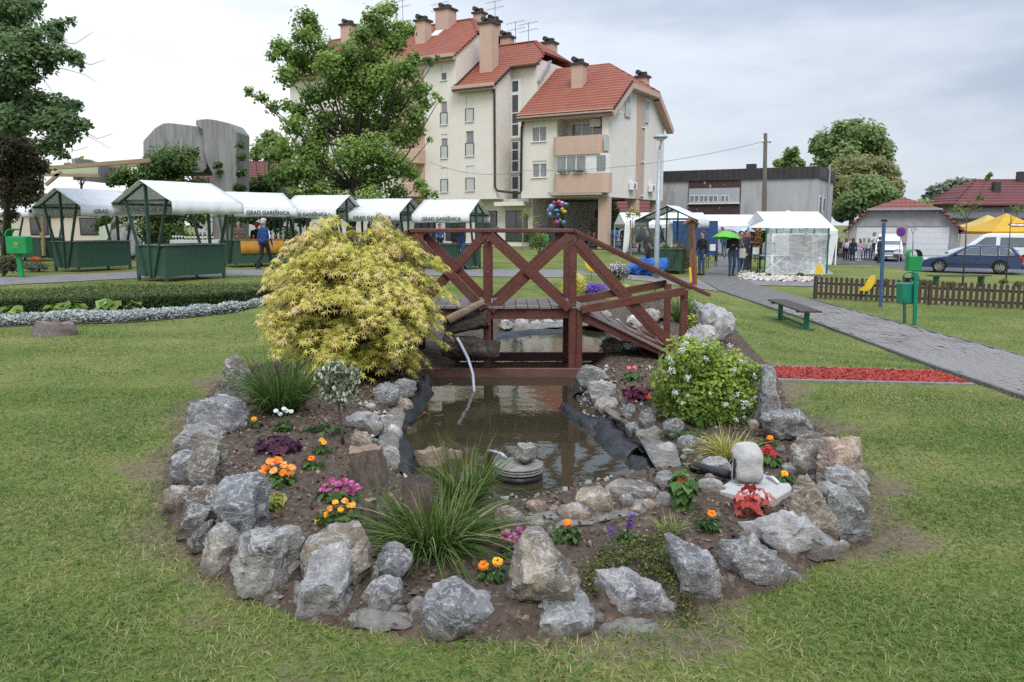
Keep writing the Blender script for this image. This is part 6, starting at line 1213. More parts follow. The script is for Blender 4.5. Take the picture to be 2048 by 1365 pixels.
def tile_mat(name, c1, c2, c3, k=26.0, ks=22.0):
    m, ns, ls = newmat(name); out = node(ns, 'ShaderNodeOutputMaterial'); b = node(ns, 'ShaderNodeBsdfPrincipled', Roughness=.75); tc = node(ns, 'ShaderNodeTexCoord'); sp = node(ns, 'ShaderNodeSeparateXYZ'); ls.new(tc.outputs['Object'], sp.inputs[0])
    def w(sock, f):
        a = node(ns, 'ShaderNodeMath', operation='MULTIPLY'); ls.new(sock, a.inputs[0]); a.inputs[1].default_value = f; c = node(ns, 'ShaderNodeMath', operation='SINE'); ls.new(a.outputs[0], c.inputs[0]); return c.outputs[0]
    ad = node(ns, 'ShaderNodeMath', operation='ADD'); ls.new(w(sp.outputs['Z'], k), ad.inputs[0]); mu = node(ns, 'ShaderNodeMath', operation='MULTIPLY'); ls.new(w(sp.outputs['X'], ks), mu.inputs[0]); mu.inputs[1].default_value = .6; ls.new(mu.outputs[0], ad.inputs[1])
    n = node(ns, 'ShaderNodeTexNoise', Scale=.9, Detail=8, Roughness=.75); ls.new(tc.outputs['Object'], n.inputs['Vector']); col = ramp(ns, ls, n.outputs['Fac'], [(.3, c1), (.55, c2), (.72, c3)])
    rows = ramp(ns, ls, w(sp.outputs['Z'], k), [(.0, (.55, .55, .55)), (.5, (1, 1, 1))]); col = mixc(ns, ls, 1.0, col, rows, 'MULTIPLY'); ls.new(col, b.inputs['Base Color']); bp = node(ns, 'ShaderNodeBump', Strength=.8, Distance=.06); ls.new(ad.outputs[0], bp.inputs['Height']); ls.new(bp.outputs[0], b.inputs['Normal']); ls.new(b.outputs[0], out.inputs[0]); return m
M_TILE = tile_mat('orange_tiles', (.42, .115, .06), (.34, .092, .05), (.25, .08, .052)); M_TILED = tile_mat('dark_red_tiles', (.20, .045, .04), (.15, .035, .033), (.11, .03, .03), 20, 16); M_GLASS = pm('window_glass', (.055, .062, .072), (.035, .04, .047), rough=.06, scale=1.2, spec=.9); M_CURT = pm('curtained_glass', (.26, .27, .28), (.12, .125, .135), rough=.1, scale=2.2, stretch=(5, 5, .5), spec=.8)
M_PVC = pm('white_pvc', (.78, .78, .77), (.72, .72, .71), rough=.4, scale=4); M_SHUT = pm('roller_shutter', (.70, .69, .67), (.62, .61, .59), rough=.5, scale=3); M_GUT = pm('brown_gutter', (.045, .035, .032), (.03, .025, .023), rough=.4, scale=4); M_PLEX = pm('frosted_panel', (.50, .50, .47), (.42, .42, .40), rough=.25, scale=2); M_DARKIN = pm('dark_interior', (.035, .035, .037), (.02, .02, .022), scale=2)
A = Facade('apartment_building', 'stepped cream apartment house with orange tiled roofs behind the stalls', 'building', (6.847, 58.0), R(-30.5)); D, RD = 11.4, 5.7
def block(x0, x1, e, rise, d0=0.0, zb=3.69):
    """x0 (left) .. x1 (right), eaves at e; gable profile with the top cut off for the half hip"""
    k = rise / RD; t_ = 2.9; return MB().prism([(x0, d0, zb), (x0, D, zb), (x0, D, e), (x0, D - t_, e + k * t_), (x0, max(t_, d0), e + k * max(t_, d0)), (x0, d0, e + k * d0)], (x1 - x0, 0, 0))
def window(F, x0, y0, x1, y1, kind, d=0.0, depth=.14):
    """kind: s shuttered share, b with glass railing, c curtains"""
    xa, za = F.f(x0, y0, d); xb, zb = F.f(x1, y1, d); w, h = xb - xa, za - zb; cx, cz = (xa + xb) / 2, (za + zb) / 2; op = ((cx, d, cz), (w, depth * 2, h))
    fr = MB()
    for a, b_ in (((xa, zb), (xa, za)), ((xb, zb), (xb, za)), ((xa, za), (xb, za)), ((xa, zb), (xb, zb))): fr.bar((a[0], d + depth - .03, a[1]), (b_[0], d + depth - .03, b_[1]), .06, .10, (0, 1, 0))
    if w > .9: fr.box((cx, d + depth - .035, cz), (.07, .06, h))
    wi = F.part(fr, 'window', M_PVC); F.part(MB().box((cx, d + depth - .012, cz), (w - .02, .012, h - .02)), 'pane', M_CURT if 'c' in kind else M_GLASS, wi); sh = .18
    if 's' in kind: sh = .55
    if 'S' in kind: sh = .97
    if 'n' not in kind: F.part(MB().box((cx, d + depth - .07, za - h * sh / 2), (w - .03, .03, h * sh)), 'shutter', M_SHUT, wi)
    F.part(MB().box((cx, d - .03, zb - .035), (w + .16, .14, .05)), 'sill', M_PVC, wi)
    if 'b' in kind:
        hh = min(1.05, h * .5); F.part(MB().box((cx, d - .02, zb + hh / 2), (w - .06, .015, hh)), 'railing_panel', M_PLEX, wi); rf = MB()
        for xx in (xa - .02, xb + .02): rf.bar((xx, d - .025, zb - .05), (xx, d - .025, zb + hh + .03), .04, .04, (0, 1, 0))
        for zz in (zb - .03, zb + hh + .02): rf.bar((xa - .03, d - .025, zz), (xb + .03, d - .025, zz), .04, .04)
        F.part(rf, 'railing', M_GUT, wi)
    return op
Z3 = lambda zx, zy: (860 + zx / 2.844, zy / 2.844)
# --- right wing with its windows
ops = []
for r_ in ((582, 710, 660, 803), (582, 918, 662, 1008)): ops.append(window(A, *Z3(*r_[:2]), *Z3(*r_[2:]), 'c'))
wr = A.part(block(-7.15, 0, 9.85, 4.0), 'wall', M_CREAM); xa, za = A.f(*Z3(722, 680)); xb, zb = A.f(*Z3(978, 775)); ops.append((((xa + xb) / 2, .5, (za + zb) / 2 - .6), (xb - xa, 2.2, za - zb + 1.3))); cut(wr, ops)
wi = A.part(MB().box(((xa + xb) / 2 - .1, 1.57, zb + .45), (2.6, .05, 1.7)), 'window', M_PVC)
for k in range(3): A.part(MB().box(((xa + xb) / 2 - .95 + .85 * k, 1.54, zb + .40), (.74, .02, 1.45)), 'pane', M_CURT, wi)
ops = []
for x0, y0, x1, y1 in ((62, 368, 94, 455),): ops.append(window(A, *Z3(x0, y0), *Z3(x1, y1), 's'))
wl2 = A.part(block(-31.0, -13.0, 14.9, 3.9), 'wall', M_CREAM)
for x0, y0, x1, y1, k in ((60, 580, 98, 708, 'bcn'), (62, 765, 100, 900, 'bc'), (62, 955, 101, 1092, 'bs')): ops.append(window(A, *Z3(x0, y0), *Z3(x1, y1), k))
for zx0, zy0, zx1, zy1, k in ((970, 640, 1008, 730, 'cn'), (972, 820, 1014, 918, 'cn'), (930, 965, 1030, 1045, 'c'), (700, 640, 740, 720, 'c'), (600, 780, 640, 860, 'c')): ops.append(window(A, 480 + zx0 / 2.844, zy0 / 2.844, 480 + zx1 / 2.844, zy1 / 2.844, k))
cut(wl2, ops); ops = []
for r_, k in (((203, 552, 247, 690), 'bS'), ((203, 748, 249, 887), 'bcn'), ((205, 945, 252, 1085), 'bcs')): ops.append(window(A, *Z3(*r_[:2]), *Z3(*r_[2:]), k))
wm = A.part(block(-13.0, -9.35, 12.4, 3.9), 'wall', M_CREAM); cut(wm, ops); wst = A.part(block(-9.35, -7.15, 12.4, 3.9, 2.4, 3.2), 'wall', M_CREAM)
# stair window strip in the recess
st = A.part(MB().box((-8.95, 2.36, 8.1), (.82, .06, 9.7)), 'stair_window', M_PVC)
for za, zb in ((3.4, 4.4), (4.5, 5.5), (5.9, 6.7), (6.75, 7.55), (7.6, 8.2), (8.65, 9.55), (9.6, 10.4), (10.45, 11.8), (12.0, 12.85)): A.part(MB().box((-9.02, 2.32, (za + zb) / 2), (.52, .03, zb - za - .06)), 'pane', M_GLASS, st)
for z_ in (3.25, 5.7, 8.42): A.part(MB().box((-8.9, 2.30, z_), (1.0, .12, .16)), 'sill', M_SOFF, st)
# roofs
def roof_part(polys, name='roof'):
    mb = MB()
    for p in polys: mb.add(p, [tuple(range(len(p)))])
    o = A.part(mb, name, M_TILE); so = o.modifiers.new('thick', 'SOLIDIFY'); so.thickness = .16; so.offset = -1; return o
def roof(x0, x1, e, rise, hip, notch=None):
    k = rise / RD; z = lambda d: e + k * (d if d <= RD else 2 * RD - d) + .12; t_ = 2.9; ov = .6 if x1 > -1 else .12; xr = x1 + ov * .9; front = [(x0, -.55, z(-.55)), (xr, -.55, z(-.55)), (xr, t_, z(t_)), (x1 - hip, RD, z(RD)), (x0, RD, z(RD))]
    if notch: front = [(x0, -.55, z(-.55)), (notch, -.55, z(-.55)), (notch, 1.9, z(1.9)), (xr, 1.9, z(1.9)), (xr, t_ + .5, z(t_ + .5)), (x1 - hip, RD, z(RD)), (x0, RD, z(RD))]
    t2 = t_ + .5 if notch else t_; back = [(x0, D + .55, z(D + .55)), (x0, RD, z(RD)), (x1 - hip, RD, z(RD)), (xr, D - t2, z(D - t2)), (xr, D + .55, z(D + .55))]; o = roof_part([front, back, [(xr, t2, z(t2)), (xr, D - t2, z(D - t2)), (x1 - hip, RD, z(RD))]])
    A.part(MB().tube([(x0, RD, z(RD) + .02), (x1 - hip, RD, z(RD) + .02), (xr, t2, z(t2) + .03)], .10, 6), 'ridge_tiles', M_TILE, o); xe = notch or xr; A.part(MB().box(((x0 + xe) / 2, -.42, e - .28), (xe - x0, .36, .50)), 'fascia', M_PEACH, o); A.part(MB().bar((x0, -.63, z(-.55) - .12), (xe, -.63, z(-.55) - .12), .14, .12), 'gutter', M_GUT, o)
    return o, z, xr
r1, z1, xr1 = roof(-7.2, 0, 9.85, 4.0, 2.5); roof(-13.0, -7.15, 12.4, 3.9, 2.0, -9.2); roof(-31.3, -13.0, 14.9, 3.9, 2.3)
# bargeboards of the end gable and dark verge trims
for p, q_ in (((-.55), 2.9), (D + .55, D - 2.9)): A.part(MB().bar((xr1 + .03, p, z1(p) - .25), (xr1 + .03, q_, z1(q_) - .25), .10, .42), 'bargeboard', M_PEACH, r1)
A.part(MB().bar((xr1 + .03, 2.9, z1(2.9) - .22), (xr1 + .03, D - 2.9, z1(2.9) - .22), .10, .38), 'bargeboard', M_PEACH, r1); A.part(MB().box((xr1 / 2, 5.7, z1(2.9) - .45), (xr1, 5.6, .06)), 'soffit', M_PEACH, r1)
for p, q_ in ((-.5, 2.7), (D + .5, D - 2.7)): A.part(MB().bar((xr1 / 2 + .02, p, z1(p) - .42), (xr1 / 2 + .02, q_, z1(q_) - .42), xr1 + .02, .05), 'soffit', M_PEACH, r1)
A.part(MB().bar((xr1 + .02, -.55, z1(-.55) + .03), (xr1 + .02, 2.95, z1(2.95) + .03), .13, .10), 'verge', M_GUT, r1); A.part(MB().bar((-7.15, -.5, z1(-.5) + .05), (-7.15, 4.6, z1(4.6) + .05), .22, .12), 'verge', M_GUT, r1)
z2 = lambda d: 12.4 + 3.9 / RD * d + .12; A.part(MB().bar((-13.0, -.5, z2(-.5) + .05), (-13.0, 4.4, z2(4.4) + .05), .22, .12), 'verge', M_GUT, r1)
A.part(MB().bar((-9.15, -.45, z2(-.45) + .02), (-9.15, 1.9, z2(1.9) + .02), .1, .12), 'verge', M_GUT, r1); A.part(MB().bar((-9.2, 1.84, z2(1.9) - .02), (-6.6, 1.84, z2(1.9) - .02), .1, .14), 'verge', M_GUT, r1); A.part(MB().prism([(-7.3, 2.5, 12.6), (-6.9, 2.5, 12.6), (-6.9, 4.4, 14.4), (-7.3, 4.4, 14.4)], (0, 0, .12)), 'flashing', pm('grey_flashing', (.33, .33, .34), scale=3), r1)
A.part(MB().prism([(-18.0, 3.4, 17.35), (-17.2, 3.4, 17.35), (-17.2, 4.3, 17.96), (-18.0, 4.3, 17.96)], (0, -.03, .07)), 'skylight', M_PVC, r1)
# balconies of the right wing
bw = A.part(MB().box((-2.25, -.42, 3.95), (4.3, .82, .24)), 'balcony_floor', M_SOFF)
def band(px0, py0, px1, py1, name):
    d = -.85; xa, za = A.f(px0, py0, d); xb, zb = A.f(px1, py1, d); pts = [(xa - .02, .0)] + [(xa + .55 - .57 * math.cos(u_), d + .55 - .55 * math.sin(u_)) for u_ in np.linspace(.1, PI / 2, 6)] + [(xb - .35, d), (xb, d + .3), (xb, .0)]; inn = [(x * .0 + (x + (.10 if i < 4 else 0) - (.10 if i > 7 else 0)), y + .10) for i, (x, y) in enumerate(pts)]
    return A.part(MB().prism([(x, y, zb) for x, y in pts], (0, 0, za - zb)), name, M_PEACH), xa, xb, za, zb
b1, xa, xb, za, zb = band(1102.5, 275, 1205, 307, 'balcony'); b2_, xa2, xb2, za2, zb2 = band(1103, 349, 1214, 385, 'balcony'); A.part(MB().box((xb + .13, -.45, za - .62), (.10, .75, 1.0)), 'railing_panel', M_PLEX, b1)
gl = A.part(MB().box(((xa2 + xb2) / 2 + .1, -.36, (za2 + zb) / 2), (xb2 - xa2 - .5, .7, zb - za2 + .06)), 'glazed_bay', M_PVC); wbay = (xb2 - xa2 - .5)
for k in range(5): A.part(MB().box((xa2 + .35 + wbay * (k + .5) / 5, -.725, (za2 + zb) / 2), (wbay / 5 - .10, .03, zb - za2 - .22)), 'pane', M_CURT if k != 3 else M_SHUT, gl)
for x, n_ in ((xa2 + 1.0, 160), (xa2 + 2.2, 220)): leaves('foliage', np.array([x, -.95, za2 + .1]) + RNG.normal(size=(n_, 3)) * np.array([.3, .05, .08]), RNG.normal(size=(n_, 3)) + np.array([0, -1, .5]), .08, LEAF, L_BUSH, gl, world=False)
A.part(MB().box((-1.55, 1.2, 9.05), (.8, .3, .55)), 'air_conditioner', M_PVC); A.part(MB().box((-2.2, -.3, 3.82), (4.2, .6, .10)), 'balcony_band', M_SOFF, b2_)
# end gable: peach strip with niches, windows, air conditioners
gx0, gz0 = A.g(*Z3(1176, 700)); gx1, gz1 = A.g(*Z3(1219, 700)); A.part(MB().box((.03, (gx0 + gx1) / 2, 7.55), (.08, gx1 - gx0, 7.7)), 'peach_strip', M_PEACH)
for zt, zbm in ((11.2, 9.15), (8.95, 6.55), (6.35, 3.95)): A.part(MB().box((.08, gx1 - .35, (zt + zbm) / 2), (.05, .50, zt - zbm)), 'niche', M_SOFF); A.part(MB().box((.1, gx1 - .35, zbm), (.16, .62, .08)), 'sill', M_PVC)
for y_, w_ in ((3.3, 1.0), (7.2, .7)):
    wi = A.part(MB().box((.02, y_, 10.55), (.06, w_ + .1, 1.5)), 'window', M_PVC); A.part(MB().box((.055, y_, 10.6), (.02, w_ - .06, 1.3)), 'pane', M_CURT, wi); A.part(MB().box((.10, y_, 10.1), (.05, w_ + .08, 1.0)), 'railing_panel', M_PLEX, wi)
for y_, z_ in ((.9, 9.9), (4.3, 4.6), (8.3, 4.6)): ac = A.part(MB().box((.22, y_, z_), (.34, .85, .6)), 'air_conditioner', M_PVC, bevel=.03); A.part(MB().lathe([(.22, 0), (.22, .02)], 16, (.395, y_ - .1, z_), M=Matrix.Rotation(PI / 2, 3, 'Y')), 'fan_grille', pm('grille', (.30, .30, .30), scale=9), ac)
# drain pipes
A.part(MB().tube([(-9.55, -.12, 12.0), (-9.45, -.1, 11.5), (-9.42, -.1, 4.6), (-9.2, -.1, 4.3), (-8.3, 1.2, 4.15), (-7.3, .3, 4.1), (-7.1, -.1, 4.3), (-7.05, -.1, 8.9), (-6.85, -.2, 9.4)], .09, 8, cap=True), 'drain_pipe', M_GUT, smooth=True)
# ground floor: columns of the passage, walls, shop glass
for x, y in ((-.35, .35), (-.35, 5.8), (-.35, 10.6), (-4.3, 10.6)): A.part(MB().box((x, y, 1.85), (.72, .72, 3.74)), 'column', M_PEACH)
A.part(MB().box((-5.5, 9.6, 1.85), (3.2, .3, 3.7)), 'passage_wall', M_CREAM); A.part(MB().box((-6.95, 5.5, 1.85), (.3, 8.5, 3.7)), 'passage_wall', M_CREAM); A.part(MB().box((-4.9, 9.42, 1.0), (1.6, .06, 2.0)), 'passage_door', M_SOFF); A.part(MB().box((-5.9, 4.0, 1.85), (.5, .5, 3.7)), 'column', M_GUT); A.part(MB().box((-3.5, 4.2, 3.55), (6.2, .12, .16)), 'pipe', M_GUT)
A.part(MB().box((-19.0, 1.3, 1.85), (23.8, .3, 3.7)), 'ground_wall', M_CREAM); A.part(MB().box((-8.3, .7, 3.3), (2.6, 1.3, .30)), 'lintel', M_CREAM)
for x in (-8.2, -11.0, -14.0, -17.0, -20.5): wi = A.part(MB().box((x, 1.12, 1.6), (2.0, .06, 2.4)), 'shop_window', M_GUT); [A.part(MB().box((x + dx, 1.08, 1.6), (.92, .03, 2.25)), 'pane', M_GLASS, wi) for dx in (-.49, .49)]
# loggias of the left block beside the leafy tree
for z_ in (3.95, 6.6, 9.25): A.part(MB().box((-17.4, -.55, z_ + .55), (2.6, 1.1, 1.15)), 'balcony', M_PEACH, bevel=.05)
A.part(MB().box((-17.4, -.02, 8.9), (2.5, .06, 10.2)), 'loggia_panel', M_PEACH)
# chimneys with caps and cowls
for x0, y0, x1, y1, d in ((877, 24, 907, 80, 5.0), (950, 30, 969, 90, 7.0), (964, 52, 992, 122, 2.0), (981, 46, 999, 95, 8.0), (1004, 78, 1025, 112, 6.5), (1088, 90, 1111, 135, 8.0), (1146, 132, 1170, 175, 2.8), (1274, 157, 1296, 195, 9.2), (687, 54, 710, 100, 5.0), (835, 46, 858, 95, 2.8)):
    xa, za = A.f(x0, y0, d); xb, zb = A.f(x1, y1, d); w = (xb - xa) * .88; c = A.part(MB().box(((xa + xb) / 2, d, (za + zb) / 2 - .6), (w, w * .9, za - zb + 1.2)), 'chimney', M_PEACH); A.part(MB().box(((xa + xb) / 2, d, za + .05), (w + .26, w * .9 + .26, .16)), 'cap', M_GUT, c)
    cw = MB(); cw.box(((xa + xb) / 2 + .1, d, za + .28), (w * .5, w * .4, .3)); cw.lathe([(.20, 0), (.20, .5)], 10, ((xa + xb) / 2 - .25, d, za + .38), M=Matrix.Rotation(PI / 2, 3, 'X')); A.part(cw, 'cowl', M_GUT, c)
M_ANT = pm('aerial', (.16, .16, .17), rough=.5, scale=3)
for x, yb, yt, d in ((805, 60, 0, 6), (990, 70, 2, 7), (1031, 100, 44, 6), (1057, 104, 46, 5), (880, 25, 6, 5)):
    xa, za = A.f(x, yt, d); xb, zb = A.f(x, yb, d); mb = MB().tube([(xa, d, zb), (xa, d, za)], .025, 5)
    for k in range(2): z_ = za - .1 - .55 * k; mb.tube([(xa - .9, d, z_), (xa + .9, d, z_ + .12)], .012, 4); [mb.tube([(xa - .8 + .3 * j, d - .28, z_ + .02 * j), (xa - .8 + .3 * j, d + .28, z_ + .02 * j)], .010, 4) for j in range(6)]
    A.part(mb, 'aerial', M_ANT)
# ---- grey flat roofed block
K2 = at(1632, 430, 66.0); P2_ = at(1310, 430, 72.7); rz2 = math.atan2(K2.y - P2_.y, K2.x - P2_.x); Bg = Facade('flat_roofed_building', 'stained pale grey two storey block with a dark brown parapet', 'building', K2, rz2, float(G(K2.x, K2.y)))
M_STAIN = pm('stained_render', (.46, .46, .455), (.35, .35, .35), rough=.95, scale=.7, detail=8, stretch=(1, 1, .25), bump=.1, stains=(1.3, (.25, .25, .25), .52, .72)); M_DBR = pm('brown_metal', (.055, .048, .047), (.035, .03, .03), rough=.5, scale=3); M_PEEL = pm('peeling_brown', (.085, .045, .045), (.06, .032, .032), rough=.8, scale=3, stains=(2.2, (.42, .36, .34), .60, .64))
xl, _ = Bg.f(1300, 430); _, zt = Bg.f(1632, 333); _, zm = Bg.f(1632, 356); W0 = -xl; Bg.part(MB().box((xl / 2, 4.5, zm / 2), (W0, 9, zm)), 'wall', M_STAIN); pr = Bg.part(MB().box((xl / 2, 4.5, (zm + zt) / 2), (W0 + .3, 9.3, zt - zm)), 'parapet', M_DBR)
for k in range(62): Bg.part(MB().box((xl + W0 * (k + .5) / 62, -.17, (zm + zt) / 2), (.05, .04, zt - zm)), 'seam', M_DBR, pr) if k % 2 == 0 else None
x0, z0 = Bg.f(1378, 361); x1, z1_ = Bg.f(1480, 433); Bg.part(MB().box(((x0 + x1) / 2, -.02, (z0 + z1_) / 2), (x1 - x0, .08, z0 - z1_)), 'brown_panel', M_PEEL); a, b_ = Bg.f(1379, 378), Bg.f(1479, 406); wf = Bg.part(MB().box(((a[0] + b_[0]) / 2, -.06, (a[1] + b_[1]) / 2), (b_[0] - a[0], .12, a[1] - b_[1])), 'window', pm('grey_blind', (.42, .43, .45), (.36, .37, .39), scale=4))
for x, w in ((1389, 17), (1408, 16), (1427, 17), (1450, 15)):
    p, q_ = Bg.f(x - w / 2, 391, -.12), Bg.f(x + w / 2, 404, -.12); fr = Bg.part(MB().box(((p[0] + q_[0]) / 2, -.13, (p[1] + q_[1]) / 2), (q_[0] - p[0], .04, p[1] - q_[1])), 'frame', M_PVC, wf); w2 = (q_[0] - p[0]) / 2
    for k in (-1, 1): Bg.part(MB().box(((p[0] + q_[0]) / 2 + k * w2 / 2, -.155, (p[1] + q_[1]) / 2), (w2 - .08, .02, p[1] - q_[1] - .10)), 'pane', M_CURT, wf)
Bg.part(MB().box(((a[0] + b_[0]) / 2, -.15, b_[1] - .04), (b_[0] - a[0] + .1, .2, .08)), 'sill', M_PVC, wf)
for y_, z_, h in ((1.6, 3.9, 2.0), (3.6, 4.2, 1.3), (6.0, 4.2, 1.2), (6.0, 1.9, .8)): wi = Bg.part(MB().box((.02, y_, z_), (.06, .9, h)), 'window', M_PVC); Bg.part(MB().box((.06, y_, z_), (.02, .75, h - .2)), 'pane', M_CURT, wi)
Bg.part(MB().tube([(.25, 4.4, .2), (.25, 4.4, zt + .4)], .09, 8), 'vent_pipe', M_GALV); x_, z_ = Bg.f(1503, 333, 4.0); Bg.part(MB().box((x_, 4, zt + .2), (.8, .6, .9)), 'chimney', M_DBR)
# ---- garage with two doors
K3 = at(1695, 505, 61.0); zg = float(G(K3.x, 61)); Gg = Facade('garage', 'grey double garage with a red tiled hipped gable and white doors', 'garage', K3, R(-23), zg); M_GRW = pm('garage_render', (.34, .335, .33), (.28, .275, .27), rough=.95, scale=1.2, stains=(1.4, (.42, .42, .41), .5, .7))
xr_, ze = Gg.f(1918, 452); _, za = Gg.f(1800, 400); xm = xr_ / 2; zc = ze + (za - ze) * .62; wg = Gg.part(MB().prism([(0, 0, -.3), (xr_, 0, -.3), (xr_, 0, ze), (xm + 2.4, 0, zc), (xm - 2.4, 0, zc), (0, 0, ze)], (0, 9, 0)), 'wall', M_GRW); ops = []
for x0, x1 in ((1713, 1791), (1815, 1897)):
    p, q_ = Gg.f(x0, 453), Gg.f(x1, 512); ops.append((((p[0] + q_[0]) / 2, 0, (p[1] + q_[1]) / 2 - .2), (q_[0] - p[0], .3, p[1] - q_[1] + .4))); dr = Gg.part(MB().box(((p[0] + q_[0]) / 2, .12, (p[1] + q_[1]) / 2 - .1), (q_[0] - p[0] - .02, .05, p[1] - q_[1] + .2)), 'garage_door', pm('door_white', (.66, .67, .68), (.6, .61, .62), rough=.5, scale=3))
    for k in range(5): Gg.part(MB().box(((p[0] + q_[0]) / 2, .09, q_[1] + (p[1] - q_[1]) * (k + .5) / 5), (q_[0] - p[0] - .06, .03, (p[1] - q_[1]) / 5 - .015)), 'door_panel', pm('door_white', (.6, .6, .6)), dr)
cut(wg, ops); mb = MB(); ov = .5; k3 = (zc - ze) / (xm - 2.4)
for s in (-1, 1):
    e0 = xm + s * (xm + ov); mb.add([(e0, -.4, ze - ov * k3), (xm + s * 2.4, -.4, zc + .08), (xm, 2.0, za + .25), (xm, 9.4, za + .25), (e0, 9.4, ze - ov * k3)], [(0, 1, 2, 3, 4)])
mb.add([(xm - 2.4, -.4, zc + .08), (xm + 2.4, -.4, zc + .08), (xm, 2.0, za + .25)], [(0, 1, 2)]); o = Gg.part(mb, 'roof', tile_mat('garage_tiles', (.34, .085, .05), (.25, .07, .045), (.17, .07, .05), 24, 20)); o.modifiers.new('thick', 'SOLIDIFY').thickness = .14; Gg.part(MB().bar((xm - 2.5, -.47, zc + .02), (xm + 2.5, -.47, zc + .02), .12, .12), 'gutter', M_GALV, o)
for k in range(6): Gg.part(MB().box((xm - 2 + .8 * k, -.2, zc - .02), (.10, .4, .12)), 'rafter_end', M_GUT, o)
Gg.part(MB().tube([(xr_ + .35, -.3, ze - .4), (xr_ + .1, -.06, ze - .6), (xr_ + .08, -.06, -.2)], .06, 7), 'drain_pipe', M_GALV); Gg.part(MB().tube([(-.35, -.3, ze - .4), (-.1, -.06, ze - .6), (-.08, -.06, -.2)], .06, 7), 'drain_pipe', M_GALV)
# ---- house with dark red roof, far right
K4 = at(1912, 440, 84.0); H4 = Facade('house', 'grey house with a dark red hipped roof at the right edge', 'house', K4, R(-3), float(G(K4.x, 84))); xr_, ze = H4.f(2200, 408); _, zr = H4.f(2000, 362, 5.0); H4.part(MB().box((xr_ / 2, 5, ze / 2), (xr_, 10, ze)), 'wall', pm('house_grey', (.36, .345, .34), (.30, .29, .285), rough=.95, scale=1))
mb = MB(); e = ze - .15; mb.add([(-.6, -.6, e), (xr_ + .6, -.6, e), (xr_ - 4, 5, zr), (4.2, 5, zr)], [(0, 1, 2, 3)]); mb.add([(-.6, 10.6, e), (xr_ + .6, 10.6, e), (xr_ - 4, 5, zr), (4.2, 5, zr)], [(0, 1, 2, 3)]); mb.add([(-.6, -.6, e), (-.6, 10.6, e), (4.2, 5, zr)], [(0, 1, 2)]); rf = H4.part(mb, 'roof', M_TILED); rf.modifiers.new('thick', 'SOLIDIFY').thickness = .2
x_, z_ = H4.f(1993, 380, 2.5); H4.part(MB().box((x_, 2.6, z_ - .2), (.7, .6, 2.0)), 'chimney', M_DBR, rf); x_, z_ = H4.f(2042, 355, 5); H4.part(MB().box((x_, 5, z_), (.8, .6, 1.2)), 'chimney', M_DBR, rf); H4.part(MB().bar((-.7, -.68, e), (xr_, -.68, e), .14, .12), 'gutter', M_GUT, rf)
a, b_ = H4.f(2005, 415), H4.f(2027, 428); wi = H4.part(MB().box(((a[0] + b_[0]) / 2, -.03, (a[1] + b_[1]) / 2), (b_[0] - a[0], .1, a[1] - b_[1])), 'window', M_PVC); H4.part(MB().box(((a[0] + b_[0]) / 2, -.09, (a[1] + b_[1]) / 2), (b_[0] - a[0] - .16, .04, a[1] - b_[1] - .16)), 'pane', M_GLASS, wi)
K5 = at(1915, 450, 74.0); H5 = Facade('shed', 'low cream shed with a dark corrugated roof behind the yellow parasols', 'shed', K5, R(-2), float(G(K5.x, 74))); xr_, ze = H5.f(2200, 438); H5.part(MB().box((xr_ / 2, 3, ze / 2), (xr_, 6, ze)), 'wall', pm('shed_cream', (.50, .44, .38), (.42, .37, .32), rough=.95, scale=1)); H5.part(MB().prism([(-.4, -.5, ze - .12), (-.4, 6, ze + .5), (-.4, 6, ze + .65), (-.4, -.5, ze + .05)], (xr_ + .8, 0, 0)), 'roof', M_DBR)
# red roofed hall seen through the passage, and far roofs on the left
P_ = at(1275, 450, 84); H6 = Facade('hall', 'low red roofed hall seen through the passage columns', 'house', P_, 0, 0.0); H6.part(MB().box((0, 3, 1.5), (14, 6, 3)), 'wall', M_STAIN); H6.part(MB().prism([(-7.4, -.4, 2.3), (-7.4, 4, 5.6), (-7.4, 8, 2.3)], (14.8, 0, 0)), 'roof', tile_mat('hall_tiles', (.22, .05, .045), (.17, .04, .04), (.12, .035, .035), 16, 14))
P_ = at(515, 450, 90); H7 = Facade('house', 'distant house with a dull red roof behind the big tree', 'house', P_, R(6), 0.0); H7.part(MB().box((0, 4, 3), (13, 8, 6)), 'wall', M_STAIN); H7.part(MB().prism([(-6.9, -.6, 6.0), (-6.9, 4, 9.0), (-6.9, 8.6, 6.0)], (13.8, 0, 0)), 'roof', M_TILED)
P_ = at(130, 470, 52); H8 = Facade('house', 'low cream house behind the leftmost stalls', 'house', P_, R(8), .2); H8.part(MB().box((-2, 3, 1.35), (14, 6, 2.7)), 'wall', pm('left_cream', (.56, .49, .40), (.5, .44, .36), scale=1)); H8.part(MB().prism([(-9.3, -.5, 2.5), (-9.3, 3, 3.6), (-9.3, 6.5, 2.5)], (14.6, 0, 0)), 'roof', M_TILED)
for x in (-4.5, -1.5, 1.5): wi = H8.part(MB().box((x, -.02, 1.4), (1.1, .08, 1.1)), 'window', M_GUT); H8.part(MB().box((x, -.07, 1.4), (.95, .03, .95)), 'pane', M_GLASS, wi)
